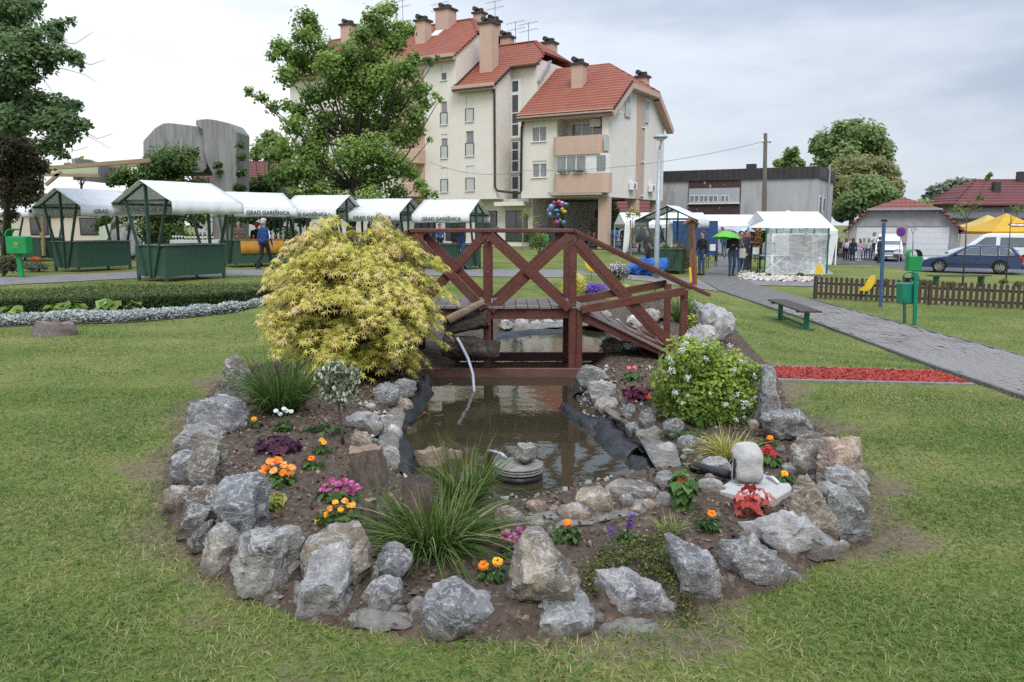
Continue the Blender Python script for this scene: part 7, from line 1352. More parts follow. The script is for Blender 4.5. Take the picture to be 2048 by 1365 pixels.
# ================================================================== TENTS AND PARASOLS
def gable_tent(label, px0, px1, pyr, pye, Y, depth, legs=True, rz=0.0, along=True):
    a, b_ = at(px0, pye, Y), at(px1, pye, Y); zr = at((px0 + px1) / 2, pyr, Y + depth / 2).z; ze = a.z; g = float(G((a.x + b_.x) / 2, Y)); t = thing('party_tent', label, 'tent', ((a.x + b_.x) / 2, Y, g), 0, 'white party tents')
    mb = MB(); x0, x1, y0, y1, ym = a.x, b_.x, Y, Y + depth, Y + depth / 2
    mb.add([(x0, y0, ze), (x1, y0, ze), (x1, ym, zr), (x0, ym, zr)], [(0, 1, 2, 3)]); mb.add([(x0, y1, ze), (x1, y1, ze), (x1, ym, zr), (x0, ym, zr)], [(0, 1, 2, 3)]); o = mb.build('roof', M_TENT, t); o.modifiers.new('thick', 'SOLIDIFY').thickness = .01
    for x in (x0, x1): MB().prism([(x, y0, ze), (x, ym, zr), (x, y1, ze)], (.01, 0, 0)).build('gable_panel', M_TENT, t)
    for y in (y0, y1): MB().box(((x0 + x1) / 2, y, ze - .11), (x1 - x0, .012, .22)).build('valance', M_TENT, t)
    k = max(1, round((x1 - x0) / 3))
    for i in range(k + 1):
        for y in (y0 + .03, y1 - .03): x = x0 + .04 + (x1 - x0 - .08) * i / k; MB().box((x, y, (ze + g) / 2), (.07, .07, ze - g)).build('leg', M_PVC, t)
    return t, (x0, x1, y0, y1, ze, g)
tt, q_ = gable_tent('long white tent with the free standing right corner leg beside the van', 1545, 1676, 424, 462, 44, 6.0); x0, x1, y0, y1, ze, g = q_
MB().prism([(x1 - .35, y0, ze - .1), (x1 + .0, y0, ze - .1), (x1 - .25, y0, g + .02), (x1 - .65, y0, g + .02)], (0, .06, 0)).build('corner_drape', M_TENT, tt)
gable_tent('middle white tent behind the woman with red hair', 1420, 1545, 430, 452, 48, 6.0); gable_tent('white tent behind the stall with the blue tarpaulin wall', 1345, 1425, 426, 448, 46, 5.0); gable_tent('white tent left of the lamp post before the grey block', 1250, 1345, 426, 449, 47, 5.0)
t_ = [o for o in bpy.data.objects if o.get('label', '').startswith('white tent left')][0]; MB().prism([at(1250, 449, 46.9), at(1262, 449, 46.9), at(1256, 500, 46.9), at(1245, 512, 46.9)], (0, .05, 0)).build('corner_drape', M_TENT, t_); MB().box(at(1290, 462, 50), (2.4, .03, 1.6)).build('side_wall', M_TENT, t_)
o = MB().prism([at(1345, 442, 38), at(1436, 442, 38), at(1436, 512, 38), at(1345, 508, 38)], (0, .03, 0)).build('tarpaulin', pm('dark_blue_tarp', (.028, .075, .20), (.02, .055, .15), rough=.5, scale=2, bump=.5, bscale=3, dist=.1)); tag(o, 'dark blue tarpaulin hung as a wall behind the stall', 'tarpaulin')
# square pavilion with clear plastic walls
Bq = gp(1572, 549); s = pxm(Bq); w = 62 / s; Yq = Bq.y + w; g = Bq.z; ze = at(1572, 456, Bq.y).z; za = at(1573, 421, Yq).z; t = thing('pavilion_tent', 'small white pavilion tent with clear plastic walls beside the footpath', 'tent', Bq); x = at(1572, 500, Yq).x
mb = MB(); c4_ = [(x - w, Yq - w, ze), (x + w, Yq - w, ze), (x + w, Yq + w, ze), (x - w, Yq + w, ze)]; mb.add(c4_ + [(x, Yq, za)], [(0, 1, 4), (1, 2, 4), (2, 3, 4), (3, 0, 4)]); o = mb.build('roof', M_TENT, t); o.modifiers.new('thick', 'SOLIDIFY').thickness = .01
def plastic_mat():
    m, ns, ls = newmat('clear_plastic'); out = node(ns, 'ShaderNodeOutputMaterial'); b = node(ns, 'ShaderNodeBsdfPrincipled', Roughness=.22); b.inputs['Base Color'].default_value = (.80, .82, .85, 1); tr = node(ns, 'ShaderNodeBsdfTransparent'); mx = node(ns, 'ShaderNodeMixShader'); tc = node(ns, 'ShaderNodeTexCoord'); mp = node(ns, 'ShaderNodeMapping'); mp.inputs['Scale'].default_value = (1, 1, 2.2); ls.new(tc.outputs['Object'], mp.inputs[0]); n = node(ns, 'ShaderNodeTexNoise', Scale=1.6, Detail=5, Roughness=.6, Distortion=1.5); ls.new(mp.outputs[0], n.inputs['Vector'])
    f = ramp(ns, ls, n.outputs['Fac'], [(.3, (.20, .20, .20)), (.7, (.50, .50, .50))]); bp = node(ns, 'ShaderNodeBump', Strength=.5, Distance=.12); ls.new(n.outputs['Fac'], bp.inputs['Height']); ls.new(bp.outputs[0], b.inputs['Normal']); ls.new(f, mx.inputs[0]); ls.new(tr.outputs[0], mx.inputs[1]); ls.new(b.outputs[0], mx.inputs[2]); ls.new(mx.outputs[0], out.inputs[0]); return m
M_PLAS = plastic_mat()
def curtain(p, q_, name):
    V, n_ = [], 30; p, q_ = Vector(p), Vector(q_); nn = Vector((-(q_ - p).y, (q_ - p).x, 0)).normalized()
    for i in range(n_ + 1):
        u_ = i / n_; b = p.lerp(q_, u_); V += [b + nn * (.03 * math.sin(i * 1.7)) + Vector((0, 0, ze - .02 - g)), b + nn * (.07 * math.sin(i * 1.1 + 1)) + Vector((0, 0, (ze - g) * .5)), b + nn * (.12 * math.sin(i * .8 + 2)) + Vector((0, 0, .03)), b + nn * (-.35 + .1 * math.sin(i)) + Vector((0, 0, .015))]
    MB().add(V, [(i * 4 + j, i * 4 + j + 1, i * 4 + j + 5, i * 4 + j + 4) for i in range(n_) for j in range(3)]).build(name, M_PLAS, t, smooth=True)
curtain((x - w, Yq - w, g), (x + w, Yq - w, g), 'plastic_wall'); curtain((x + w, Yq - w, g), (x + w, Yq + w, g), 'plastic_wall')
for p in c4_: MB().box((p[0], p[1], (ze + g) / 2), (.05, .05, ze - g)).build('leg', M_GMET, t)
MB().box((x, Yq - w + .03, ze - .12), (2 * w, .02, .2)).build('header', pm('teal_cloth', (.05, .20, .18), scale=3), t)
# flap of plastic lying on the grass
blob('plastic_sheet', [(1636, 540), (1650, 538), (1668, 548), (1640, 552)], .06, M_PLAS, 'crumpled plastic sheet on the grass beside the pavilion', 'plastic sheet', lambda a, b_: gp(a, b_), 9)
P_ = Vector((x - w * .55, Yq - w * .35, g)); t = thing('folding_table', 'white folding table with crossed legs inside the plastic pavilion', 'table', P_); MB().box(P_ + Vector((0, 0, .72)), (1.1, .6, .03)).build('tabletop', M_PVC, t)
for sx in (-1, 1): MB().bar(P_ + Vector((-.45, .25 * sx, 0)), P_ + Vector((.45, .25 * sx, .70)), .03, .03).build('leg', M_PVC, t); MB().bar(P_ + Vector((.45, .27 * sx, 0)), P_ + Vector((-.45, .27 * sx, .70)), .03, .03).build('leg', M_PVC, t)
for i, (dx, dy, z, sx, sz, c, lb) in enumerate([(.55, .2, .9, .9, 1.0, (.45, .30, .24), 'tan fabric goods behind the plastic wall'), (.35, .5, .35, 1.4, .7, (.12, .12, .14), 'dark crates behind the plastic wall'), (-.6, -.1, 1.0, .5, .5, (.6, .6, .6), 'white box on the table behind the plastic wall')]): V, Fc = rock_verts([(-sx / 2, 0), (sx / 2, 0), (sx / 2, sz), (-sx / 2, sz)], .3, 600 + i, 3, .5, 2); o = np_mesh('goods', V, Fc, pm('tentgoods%d' % i, c, scale=5), smooth=True); o.location = (x + dx * w, Yq + dy * w, g + z - .35 if i != 2 else g + .735); tag(o, lb, 'goods')
# yellow beer parasols
M_PAR = canvas_mat('yellow_canvas', (.72, .43, .02), .25); M_PARP = canvas_mat('pale_yellow_canvas', (.70, .50, .12), .25); M_BADGE = pm('red_badge', (.28, .02, .02), (.22, .015, .015), scale=3)
for i, (ax, ay, x0, x1, ye, Y, mat, lb) in enumerate([(2003, 427, 1945, 2075, 463, 60, M_PAR, 'bright yellow parasol with a red and white brewery badge'), (1970, 430, 1928, 2020, 455, 65, M_PARP, 'paler yellow parasol behind the one with the badge')]):
    g = float(G(at(ax, 450, Y).x, Y)); ap = at(ax, ay, Y); l, r_ = at(x0, ye, Y), at(x1, ye, Y); hw = (r_.x - l.x) / 2; cx = (l.x + r_.x) / 2; t = thing('parasol', lb, 'parasol', (cx, Y, g), 0, 'yellow beer garden parasols'); n_ = 4; ring = [(cx + hw * a, Y + hw * b_, l.z) for a, b_ in ((-1, -1), (1, -1), (1, 1), (-1, 1))]; ap.x = cx; mid = [tuple(Vector(p).lerp(ap, .5) - Vector((0, 0, .12))) for p in ring]
    mb = MB().add(ring + mid + [tuple(ap)], [(k, (k + 1) % 4, 4 + (k + 1) % 4, 4 + k) for k in range(4)] + [(4 + k, 4 + (k + 1) % 4, 8) for k in range(4)]); o = mb.build('canopy', mat, t); o.modifiers.new('thick', 'SOLIDIFY').thickness = .01; MB().tube([(cx, Y, g), ap], .04, 7).build('pole', M_GALV, t); [MB().box((cx, Y + s_ * hw, l.z - .10), (2 * hw, .012, .2)).build('valance', mat, t) for s_ in (-1, 1)]; [MB().box((cx + s_ * hw, Y, l.z - .10), (.012, 2 * hw, .2)).build('valance', mat, t) for s_ in (-1, 1)]
    if i == 0:
        sl = math.atan2(mid[0][2] - ring[0][2], hw / 2); u_ = .40; c = Vector((cx + .1, Y - hw + hw * u_, l.z + (mid[0][2] - l.z) * u_ * 2)) + Vector((0, -math.sin(sl), math.cos(sl))) * .03; M = Matrix.Translation(c) @ Matrix.Rotation(sl, 4, 'X'); bd_ = MB().prism([M @ Vector((a, b_, 0)) for a, b_ in ((-.72, -.2), (-.5, -.26), (.5, -.2), (.74, -.12), (.74, .2), (.5, .3), (-.5, .26), (-.72, .2))], M.to_3x3() @ Vector((0, 0, .012))).build('badge', M_BADGE, t)
        Mi = pmatrix(t).inverted(); text_mesh('lettering', 'ožujsko', .42, Mi @ M @ Matrix.Translation((0, 0, .022)), M_PVC, t, bold=.012)
# ================================================================== CONCRETE MONUMENT, PERGOLA, POLE, WIRES, SIGN
Ym_ = 38.0; q_ = lambda x, y: at(x, y, Ym_); M_MON = pm('weathered_concrete', (.31, .305, .295), (.18, .177, .172), rough=.95, scale=2.2, detail=8, stretch=(3, 3, .3), bump=.4, bscale=12, stains=(.9, (.13, .12, .10), .56, .72)); t = thing('concrete_monument', 'weathered concrete monument of two joined slabs with a slit, grown with ivy', 'monument', gp(390, 528))
zb = .1
def slab(pts, dp, y0=0): MB().prism([q_(*p) + Vector((0, y0, 0)) for p in pts], (0, dp, 0)).build('slab', M_MON, t, bevel=.03)
slab([(288, 530), (286, 282), (310, 256), (326, 247), (340, 246), (396, 253), (411, 262), (414, 300), (413, 338), (404, 346), (330, 348), (330, 530)], 2.2); slab([(397, 252), (398, 242), (420, 240), (436, 242), (466, 249), (479, 266), (478, 530), (430, 530), (430, 350), (420, 330), (412, 300), (410, 262)], 1.8, -.35)
def clouds(name, label, cat, cl, Y, n, size, mat, jit=.5, group=None, tm=LEAF, trunk=None, per=None, thin=.95, limbs=True):
    """foliage of a tree or climber from clumps given as photo pixels (x, y, r) at distance Y; limbs run from the trunk to every clump"""
    tot = sum(c[2] ** 2 for c in cl); cx = np.mean([c[0] for c in cl]); base = trunk[0] if trunk else at(cx, max(c[1] + c[2] for c in cl), Y); base = Vector(base); t = thing(name, label, cat, base, 0, group); Pl, Nl, Rl = [], [], []; mb = MB()
    for x, y, r in cl:
        c = at(x, y, Y + RNG.uniform(-jit, jit)); rr = r * thin / pxm(c); k = max(20, int(n * r * r / tot)); d = sphere_pts(k); rad = RNG.random((k, 1)) ** .5 * (1 + .35 * vnoise(d, 3.5, int(x * 7 + y) % 997)[:, None]); Pl.append(np.array(c) + d * rad * rr * np.array([1.08, 1.0, .92])); Nl.append(d * .75 + np.array([0, -.25, .65]) + RNG.normal(size=(k, 3)) * .5)
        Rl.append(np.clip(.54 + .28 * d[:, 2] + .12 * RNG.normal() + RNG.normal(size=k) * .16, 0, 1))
        if trunk and limbs:
            ax = trunk; best = min(range(len(ax)), key=lambda i: (Vector(ax[i]) - Vector(c)).length + (0 if ax[i][2] < c.z else 3)); p0 = Vector(ax[max(min(1, len(ax) - 1), best - (1 if best else 0))]); m_ = p0.lerp(c, .5) + Vector((RNG.normal() * .15, RNG.normal() * .15, -.12 * (Vector(c) - p0).length)); w0 = min(.07, .015 + .013 * (Vector(c) - p0).length); mb.tube([p0, m_, c], [w0, w0 * .6, .012], 6)
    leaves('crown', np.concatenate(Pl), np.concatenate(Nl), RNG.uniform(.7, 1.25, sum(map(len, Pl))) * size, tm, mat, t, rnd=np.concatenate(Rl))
    if trunk:
        k = len(trunk); r0 = trunk[0][2] * 0 + (per or .25); mb.tube(trunk, [r0 * (1 - .75 * i / (k - 1)) for i in range(k)], 10); mb.build('trunk', M_TRUNK, t, smooth=True)
    return t
M_TRUNK = pm('tree_bark', (.075, .062, .05), (.04, .033, .028), rough=.95, scale=5, bump=.8, stretch=(2, 2, .5)); L_IVY = leafmat('ivy_leaf', [(0, (.035, .07, .02)), (.5, (.095, .16, .04)), (1, (.19, .27, .08))], .45)
clouds('ivy', 'thick ivy bush climbing the left slab of the monument', 'ivy', [(320, 330, 40), (350, 320, 36), (300, 345, 34), (335, 370, 44), (375, 330, 22), (385, 305, 14), (280, 370, 30), (365, 385, 36), (300, 400, 36), (400, 375, 26), (250, 350, 24), (230, 360, 18), (340, 420, 36), (390, 430, 30), (260, 420, 30), (210, 450, 26), (250, 470, 26), (300, 460, 30), (350, 465, 26)], 37.0, 15000, .17, L_IVY); clouds('ivy', 'narrow ivy strand hanging down the right edge of the monument', 'ivy', [(482, 290, 8), (484, 315, 9), (483, 345, 10), (480, 375, 12), (478, 400, 16), (470, 425, 18), (490, 430, 20), (436, 330, 8), (440, 345, 7)], 37.2, 2200, .15, L_IVY); clouds('shrub', 'green undergrowth between the monument and the big tree', 'shrub', [(500, 380, 24), (530, 370, 26), (520, 410, 30), (560, 400, 26), (495, 430, 22), (545, 440, 26), (600, 430, 24), (580, 350, 22), (545, 290, 18), (560, 310, 16)], 41, 7000, .20, L_BUSH)
for i, (pts, lb) in enumerate([([(205, 520), (207, 465), (225, 452), (270, 455), (280, 480), (282, 520)], 'carved grey stone block draped with pale cloth')]):
    Bc = gp(243, 521); W3 = np.array([at(a, b_, Bc.y)[:] for a, b_ in pts]); V, Fc = rock_verts(np.column_stack([W3[:, 0] - Bc.x, W3[:, 2] - Bc.z]), .5, 650, 4, .4, 4); t = thing('stone_sculpture', lb, 'sculpture', Bc); o = np_mesh('block', V, Fc, M_MON, t, smooth=True, world=False); MB().prism([at(198, 455, Bc.y - .55), at(222, 447, Bc.y - .55), at(218, 470, Bc.y - .55), at(207, 494, Bc.y - .55), at(199, 480, Bc.y - .55)], (0, .06, 0)).build('drape', pm('pale_green_cloth', (.50, .54, .42), (.42, .46, .36), scale=4), t); MB().tube([at(225, 452, Bc.y - .3), at(232, 438, Bc.y - .3), at(250, 432, Bc.y - .3)], [.14, .10, .06], 8).build('figure', M_MON, t, smooth=True); MB().tube([at(255, 455, Bc.y - .3), at(262, 440, Bc.y - .3), at(258, 430, Bc.y - .3)], [.12, .11, .07], 8).build('figure', M_MON, t, smooth=True)
    P, N = spray(260, at(215, 440, Bc.y - .2), (.32, .25, .28)); leaves('flower_wreath', P, N, .10, LEAF, L_BUSH, t)
t = thing('pergola', 'timber pergola with pale green awning behind the left stalls', 'pergola', gp(82, 512)); M_TIM = pm('pale_timber', (.33, .24, .155), (.26, .185, .12), rough=.8, scale=3, stretch=(1, 1, 4)); Yp = 33.0
for a, b_, w_ in (((82, 338), (300, 321), .16), ((82, 350), (200, 352), .12), ((86, 512), (82, 335), .14)): MB().bar(at(*a, Yp), at(*b_, Yp), w_, w_).build('beam', M_TIM, t)
MB().bar(at(92, 370, Yp), at(122, 345, Yp), .12, .12).build('brace', M_TIM, t); MB().bar(at(82, 338, Yp + 5), at(300, 330, Yp + 5), .14, .14).build('beam', M_TIM, t); MB().add([at(66, 342, Yp + .1), at(196, 334, Yp + .1), at(196, 348, Yp + 2.5), at(70, 353, Yp + 2.5)], [(0, 1, 2, 3)]).build('awning', canvas_mat('pale_green_awning', (.60, .66, .42), .35), t); MB().box(at(196, 345, Yp + 4), (.15, 4, .9)).build('panel', M_MON, t)
P_ = gp(1531, 512); P_ = Vector((at(1530, 450, 50).x, 50, float(G(at(1530, 450, 50).x, 50)))); t = thing('utility_pole', 'old wooden utility pole in front of the grey block', 'utility pole', P_); tp = at(1531, 267, 50); M_POLE = pm('grey_timber', (.14, .12, .10), (.085, .075, .065), rough=.95, scale=4, bump=.6, stretch=(4, 4, .4)); MB().tube([P_, tp], [.16, .11], 10).build('pole', M_POLE, t, smooth=True); MB().bar(at(1525, 285, 50), at(1542, 285, 50), .08, .08).build('crossarm', M_GALV, t)
for x in (1526, 1541): MB().lathe([(.05, 0), (.07, .06), (.04, .14)], 8, at(x, 284, 49.9)).build('insulator', M_PVC, t, smooth=True)
def wire(label, pts, r=.014):
    P = [Vector(p) for p in pts]; fine = []
    for i in range(len(P) - 1):
        for k in range(8): u_ = k / 8; fine.append(P[i].lerp(P[i + 1], u_) - Vector((0, 0, .5 * 4 * u_ * (1 - u_))))
    fine.append(P[-1]); tag(MB().tube(fine, r, 4).build('overhead_wire', M_ANT), label, 'wire')
wire('sagging wire running from the utility pole across the apartment house', [at(1526, 284, 50), at(1050, 342, 54), at(860, 325, 57)])
for x in (1802,):
    P_ = Vector((at(x, 465, 54).x, 54, float(G(at(x, 465, 54).x, 54)))); t = thing('no_stopping_sign', 'round blue and red no stopping sign beside the white van', 'road sign', P_); c = at(x, 464.5, 54); MB().tube([P_, c + Vector((0, .04, 0))], .03, 7).build('post', M_GALV, t); Rx = Matrix.Rotation(PI / 2, 3, 'X'); MB().lathe([(.33, 0), (.33, .02)], 28, c, M=Rx).build('disc', pm('sign_red', (.50, .02, .03), rough=.4), t); MB().lathe([(.265, .02), (.265, .026)], 28, c, M=Rx).build('field', pm('sign_blue', (.03, .06, .36), rough=.4), t)
    for s in (-1, 1): MB().bar(c + Vector((-.19 * s, -.03, -.19)), c + Vector((.19 * s, -.03, .19)), .012, .055, (0, 1, 0)).build('bar', pm('sign_red', (.5, .02, .03)), t)
# ================================================================== TREES
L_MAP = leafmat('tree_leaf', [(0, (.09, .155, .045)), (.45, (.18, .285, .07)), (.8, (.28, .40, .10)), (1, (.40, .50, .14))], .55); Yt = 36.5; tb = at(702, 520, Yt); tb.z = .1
trunk = [tb, at(703, 440, Yt), at(706, 380, Yt), at(712, 300, Yt), at(725, 200, Yt), at(745, 90, Yt)]
cl = [(615, 40, 26), (605, 75, 26), (628, 60, 20), (640, 95, 30), (560, 95, 24), (545, 112, 14), (590, 110, 30), (615, 130, 34), (575, 150, 26), (660, 130, 36), (700, 110, 34), (745, 35, 24), (770, 20, 20), (785, 12, 12), (760, 60, 34), (800, 55, 22), (725, 70, 24), (790, 85, 28), (820, 60, 14), (745, 110, 40), (700, 150, 40), (660, 180, 34), (760, 160, 44), (810, 140, 32), (830, 115, 16), (720, 200, 44), (790, 200, 46), (840, 180, 24), (850, 205, 18), (620, 190, 24), (630, 200, 16), (830, 230, 26), (870, 190, 8), (860, 120, 10), (875, 115, 6), (760, 245, 46), (700, 250, 42), (650, 240, 30), (500, 184, 12), (522, 195, 14), (545, 215, 16), (575, 212, 16), (600, 225, 24), (590, 250, 26), (640, 270, 36), (620, 300, 34), (570, 300, 30), (540, 310, 18), (515, 298, 12), (600, 340, 40), (560, 350, 28), (650, 340, 40), (700, 310, 40), (750, 300, 42), (800, 270, 36), (835, 260, 18), (700, 365, 36), (745, 350, 40), (790, 330, 34), (640, 385, 34), (600, 390, 26), (740, 395, 30), (790, 385, 26), (820, 345, 20), (690, 405, 26), (850, 385, 14), (870, 390, 10), (840, 370, 16), (860, 280, 6), (880, 198, 5)]
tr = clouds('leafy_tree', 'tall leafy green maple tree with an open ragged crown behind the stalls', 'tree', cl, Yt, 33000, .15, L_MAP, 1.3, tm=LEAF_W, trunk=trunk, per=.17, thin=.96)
t2 = [gp(582, 520), at(585, 430, Yt - 1), at(592, 370, Yt - 1), at(610, 280, Yt - .5)]; MB().tube(t2, [.12, .10, .08, .05], 8).build('trunk', M_TRUNK, tr, smooth=True); MB().tube([at(615, 520, Yt - .5), at(616, 400, Yt - .5), at(640, 300, Yt)], [.10, .08, .05], 8).build('trunk', M_TRUNK, tr, smooth=True)
L_DARK = leafmat('dark_leaf', [(0, (.06, .11, .05)), (.5, (.13, .21, .085)), (1, (.23, .32, .14))], .55); Yl = 24.0; trunk = [Vector((-22, Yl, 0)), Vector((-21, Yl, 5)), Vector((-19.5, Yl, 6.5)), Vector((-18, Yl, 8)), Vector((-17, Yl, 9.5))]
cl = [(20, 20, 50), (50, 8, 30), (75, 8, 12), (-20, 60, 60), (20, 80, 34), (65, 70, 24), (100, 60, 20), (120, 50, 12), (140, 42, 9), (112, 75, 16), (40, 110, 40), (85, 100, 26), (120, 105, 24), (150, 115, 17), (160, 128, 10), (95, 130, 20), (0, 150, 44), (40, 150, 30), (70, 155, 14), (-10, 200, 40), (40, 195, 34), (80, 205, 30), (115, 210, 26), (145, 215, 16), (155, 208, 10), (100, 240, 32), (140, 245, 24), (165, 250, 16), (175, 252, 8), (60, 235, 36), (120, 275, 24), (150, 270, 12), (90, 290, 22), (115, 305, 12), (130, 312, 8), (20, 240, 40)]
tr = clouds('leafy_tree', 'dark feathery leaved tree reaching in from the left edge', 'tree', cl, Yl, 17000, .14, L_DARK, 1.0, trunk=trunk, per=.35, limbs=False)
for pts in ([(110, 135), (135, 140), (170, 150), (195, 165)], [(120, 85), (150, 88), (175, 72), (185, 65)], [(75, 145), (95, 170), (112, 195)], [(160, 125), (182, 130), (210, 120)], [(150, 262), (175, 272), (205, 288), (220, 298)], [(170, 265), (195, 278), (225, 268)], [(130, 285), (150, 302), (175, 295)]): MB().tube([at(x, y, Yl) for x, y in pts], [.011, .008, .006, .004][:len(pts)], 5).build('bare_twig', M_TWIG, tr)
clouds('conifer', 'dark brownish green conifer bush at the left edge', 'conifer', [(20, 290, 40), (55, 300, 32), (0, 330, 46), (50, 340, 40), (80, 330, 20), (20, 375, 36), (60, 370, 26), (-20, 280, 40), (30, 260, 26), (88, 300, 12)], 27, 12000, .12, leafmat('brown_conifer', [(0, (.035, .032, .016)), (.5, (.075, .066, .032)), (1, (.14, .12, .06))], .45), .7, trunk=[gp(10, 520), at(15, 400, 27), at(20, 300, 27)], per=.15); clouds('shrub', 'pale drooping shrub under the conifer at the left edge', 'shrub', [(15, 405, 20), (50, 400, 18), (75, 395, 14), (20, 430, 16), (110, 395, 12), (90, 410, 12)], 29, 1800, .12, leafmat('pale_shrub', [(0, (.06, .06, .03)), (1, (.20, .19, .11))]))
L_FAR = leafmat('far_leaf', [(0, (.10, .16, .065)), (.5, (.20, .29, .10)), (1, (.33, .42, .17))], .5); L_OLV = leafmat('olive_leaf', [(0, (.14, .155, .06)), (.5, (.25, .26, .10)), (1, (.37, .37, .17))], .5)
def far_tree(label, cl, Y, n, size, mat, r=.4, tb=None):
    cx = np.mean([c[0] for c in cl]); cyl = min(c[1] for c in cl); b = at(cx, 470, Y); b.z = float(G(b.x, Y)); return clouds('tree', label, 'tree', cl, Y, n, size, mat, 2.5, trunk=[b, at(cx, 420, Y), at(cx + 3, (420 + cyl) / 2, Y), at(cx, cyl + 10, Y)], per=r, tm=LEAF_W)
far_tree('tall round green tree behind the grey block', [(1660, 290, 34), (1700, 270, 34), (1740, 275, 32), (1765, 300, 22), (1690, 310, 36), (1640, 285, 20), (1735, 315, 34), (1655, 330, 26), (1710, 255, 18), (1770, 325, 18), (1775, 290, 10), (1630, 300, 10), (1680, 255, 14)], 98, 12000, .42, L_FAR); far_tree('olive brown tree before the tall round green one', [(1690, 345, 34), (1730, 345, 36), (1770, 350, 28), (1665, 370, 28), (1790, 375, 20), (1700, 380, 34), (1750, 375, 30), (1715, 325, 20), (1760, 330, 18), (1670, 410, 26)], 88, 10000, .36, L_OLV); far_tree('fresh green lower tree beside the garage roof', [(1740, 385, 36), (1770, 395, 30), (1710, 405, 30), (1795, 410, 16), (1750, 420, 30), (1725, 365, 18), (1690, 425, 22)], 76, 8000, .34, L_FAR)
far_tree('thin drooping birch above the flat roof', [(1580, 308, 12), (1585, 320, 14), (1570, 325, 10), (1600, 325, 9), (1556, 326, 8), (1590, 300, 6), (1578, 340, 16)], 92, 1800, .40, L_FAR, .2); far_tree('grey green loose tree left of the dark red roof', [(1880, 390, 24), (1910, 380, 26), (1935, 375, 18), (1865, 405, 16), (1900, 405, 26), (1950, 370, 10), (1930, 400, 22), (1855, 395, 8)], 94, 5200, .48, leafmat('greygreen_leaf', [(0, (.06, .075, .05)), (.6, (.13, .155, .09)), (1, (.32, .33, .24))])); far_tree('small green trees beyond the garage on the right', [(1850, 415, 20), (1870, 425, 18), (1835, 425, 14), (1890, 430, 14)], 90, 2200, .42, L_FAR, .2); far_tree('low green tree top behind the pergola', [(160, 328, 14), (180, 332, 12), (140, 335, 8)], 70, 900, .35, L_FAR, .2); far_tree('green shrub tree beside the passage column', [(1225, 430, 16), (1215, 445, 14), (1235, 445, 14), (1198, 428, 8), (1222, 415, 8)], 66, 1500, .28, L_FAR, .12); far_tree('tree standing beyond the left edge of the apartment house', [(525, 290, 14), (540, 275, 14), (555, 285, 16), (510, 310, 10), (548, 305, 18)], 60, 2000, .3, L_FAR, .2)
# ================================================================== PEOPLE
SKIN = pm('skin', (.46, .29, .21), (.40, .25, .18), rough=.6, scale=9)
def capsules(segs, n=12):
    """closed tapered tubes, flattened by `fl` front to back, to be fused into one body"""
    mb = MB()
    for p, q_, r0, r1, fl, _ in segs:
        p, q_ = Vector(p), Vector(q_); d = q_ - p; L = d.length; u_ = d / L if L > 1e-6 else Vector((0, 0, 1)); rows = [(-.95, .3), (-.7, .72), (-.3, .95), (0, 1)]
        pts = [p + u_ * a * r0 for a, _k in rows] + [q_ - u_ * a * r1 for a, _k in rows[::-1]]; rad = [r0 * k for _a, k in rows] + [r1 * k for _a, k in rows[::-1]]
        x = Vector((1, 0, 0)) if abs(u_.x) < .9 else Vector((0, 0, 1)); x = (x - u_ * x.dot(u_)).normalized(); y = u_.cross(x); V = []; Fs = []
        for c, r in zip(pts, rad):
            for j in range(n): a = 2 * PI * j / n; V.append(c + x * math.cos(a) * r + y * math.sin(a) * r * fl)
        for i in range(len(pts) - 1):
            for j in range(n): Fs.append((i * n + j, i * n + (j + 1) % n, (i + 1) * n + (j + 1) % n, (i + 1) * n + j))
        Fs += [tuple(range(n))[::-1], tuple((len(pts) - 1) * n + j for j in range(n))]; mb.add(V, Fs)
    return mb
def fuse(segs, voxel, mats, name, parent):
    o = capsules(segs).build(name, mats[0]); m = o.modifiers.new('r', 'REMESH'); m.mode = 'VOXEL'; m.voxel_size = voxel; sm = o.modifiers.new('s', 'SMOOTH'); sm.iterations = 3; sm.factor = .5
    dg = bpy.context.evaluated_depsgraph_get(); me = bpy.data.meshes.new_from_object(o.evaluated_get(dg)); o.modifiers.clear(); o.data = me; me.materials.clear()
    for k in mats: me.materials.append(k)
    n = len(me.polygons); C = np.empty(n * 3); me.polygons.foreach_get('center', C); C = C.reshape(-1, 3); best = np.full(n, 1e9); idx = np.zeros(n, np.int32)
    for p, q_, r0, r1, fl, mi in segs:
        p, q_ = np.array(p), np.array(q_); d = q_ - p; t = np.clip(((C - p) @ d) / max(d @ d, 1e-9), 0, 1); e_ = np.linalg.norm(C - p - t[:, None] * d, axis=1) - (r0 + (r1 - r0) * t); k = e_ < best; best[k] = e_[k]; idx[k] = mi
    me.polygons.foreach_set('material_index', idx); me.polygons.foreach_set('use_smooth', np.ones(n, bool)); o.parent = parent; return o
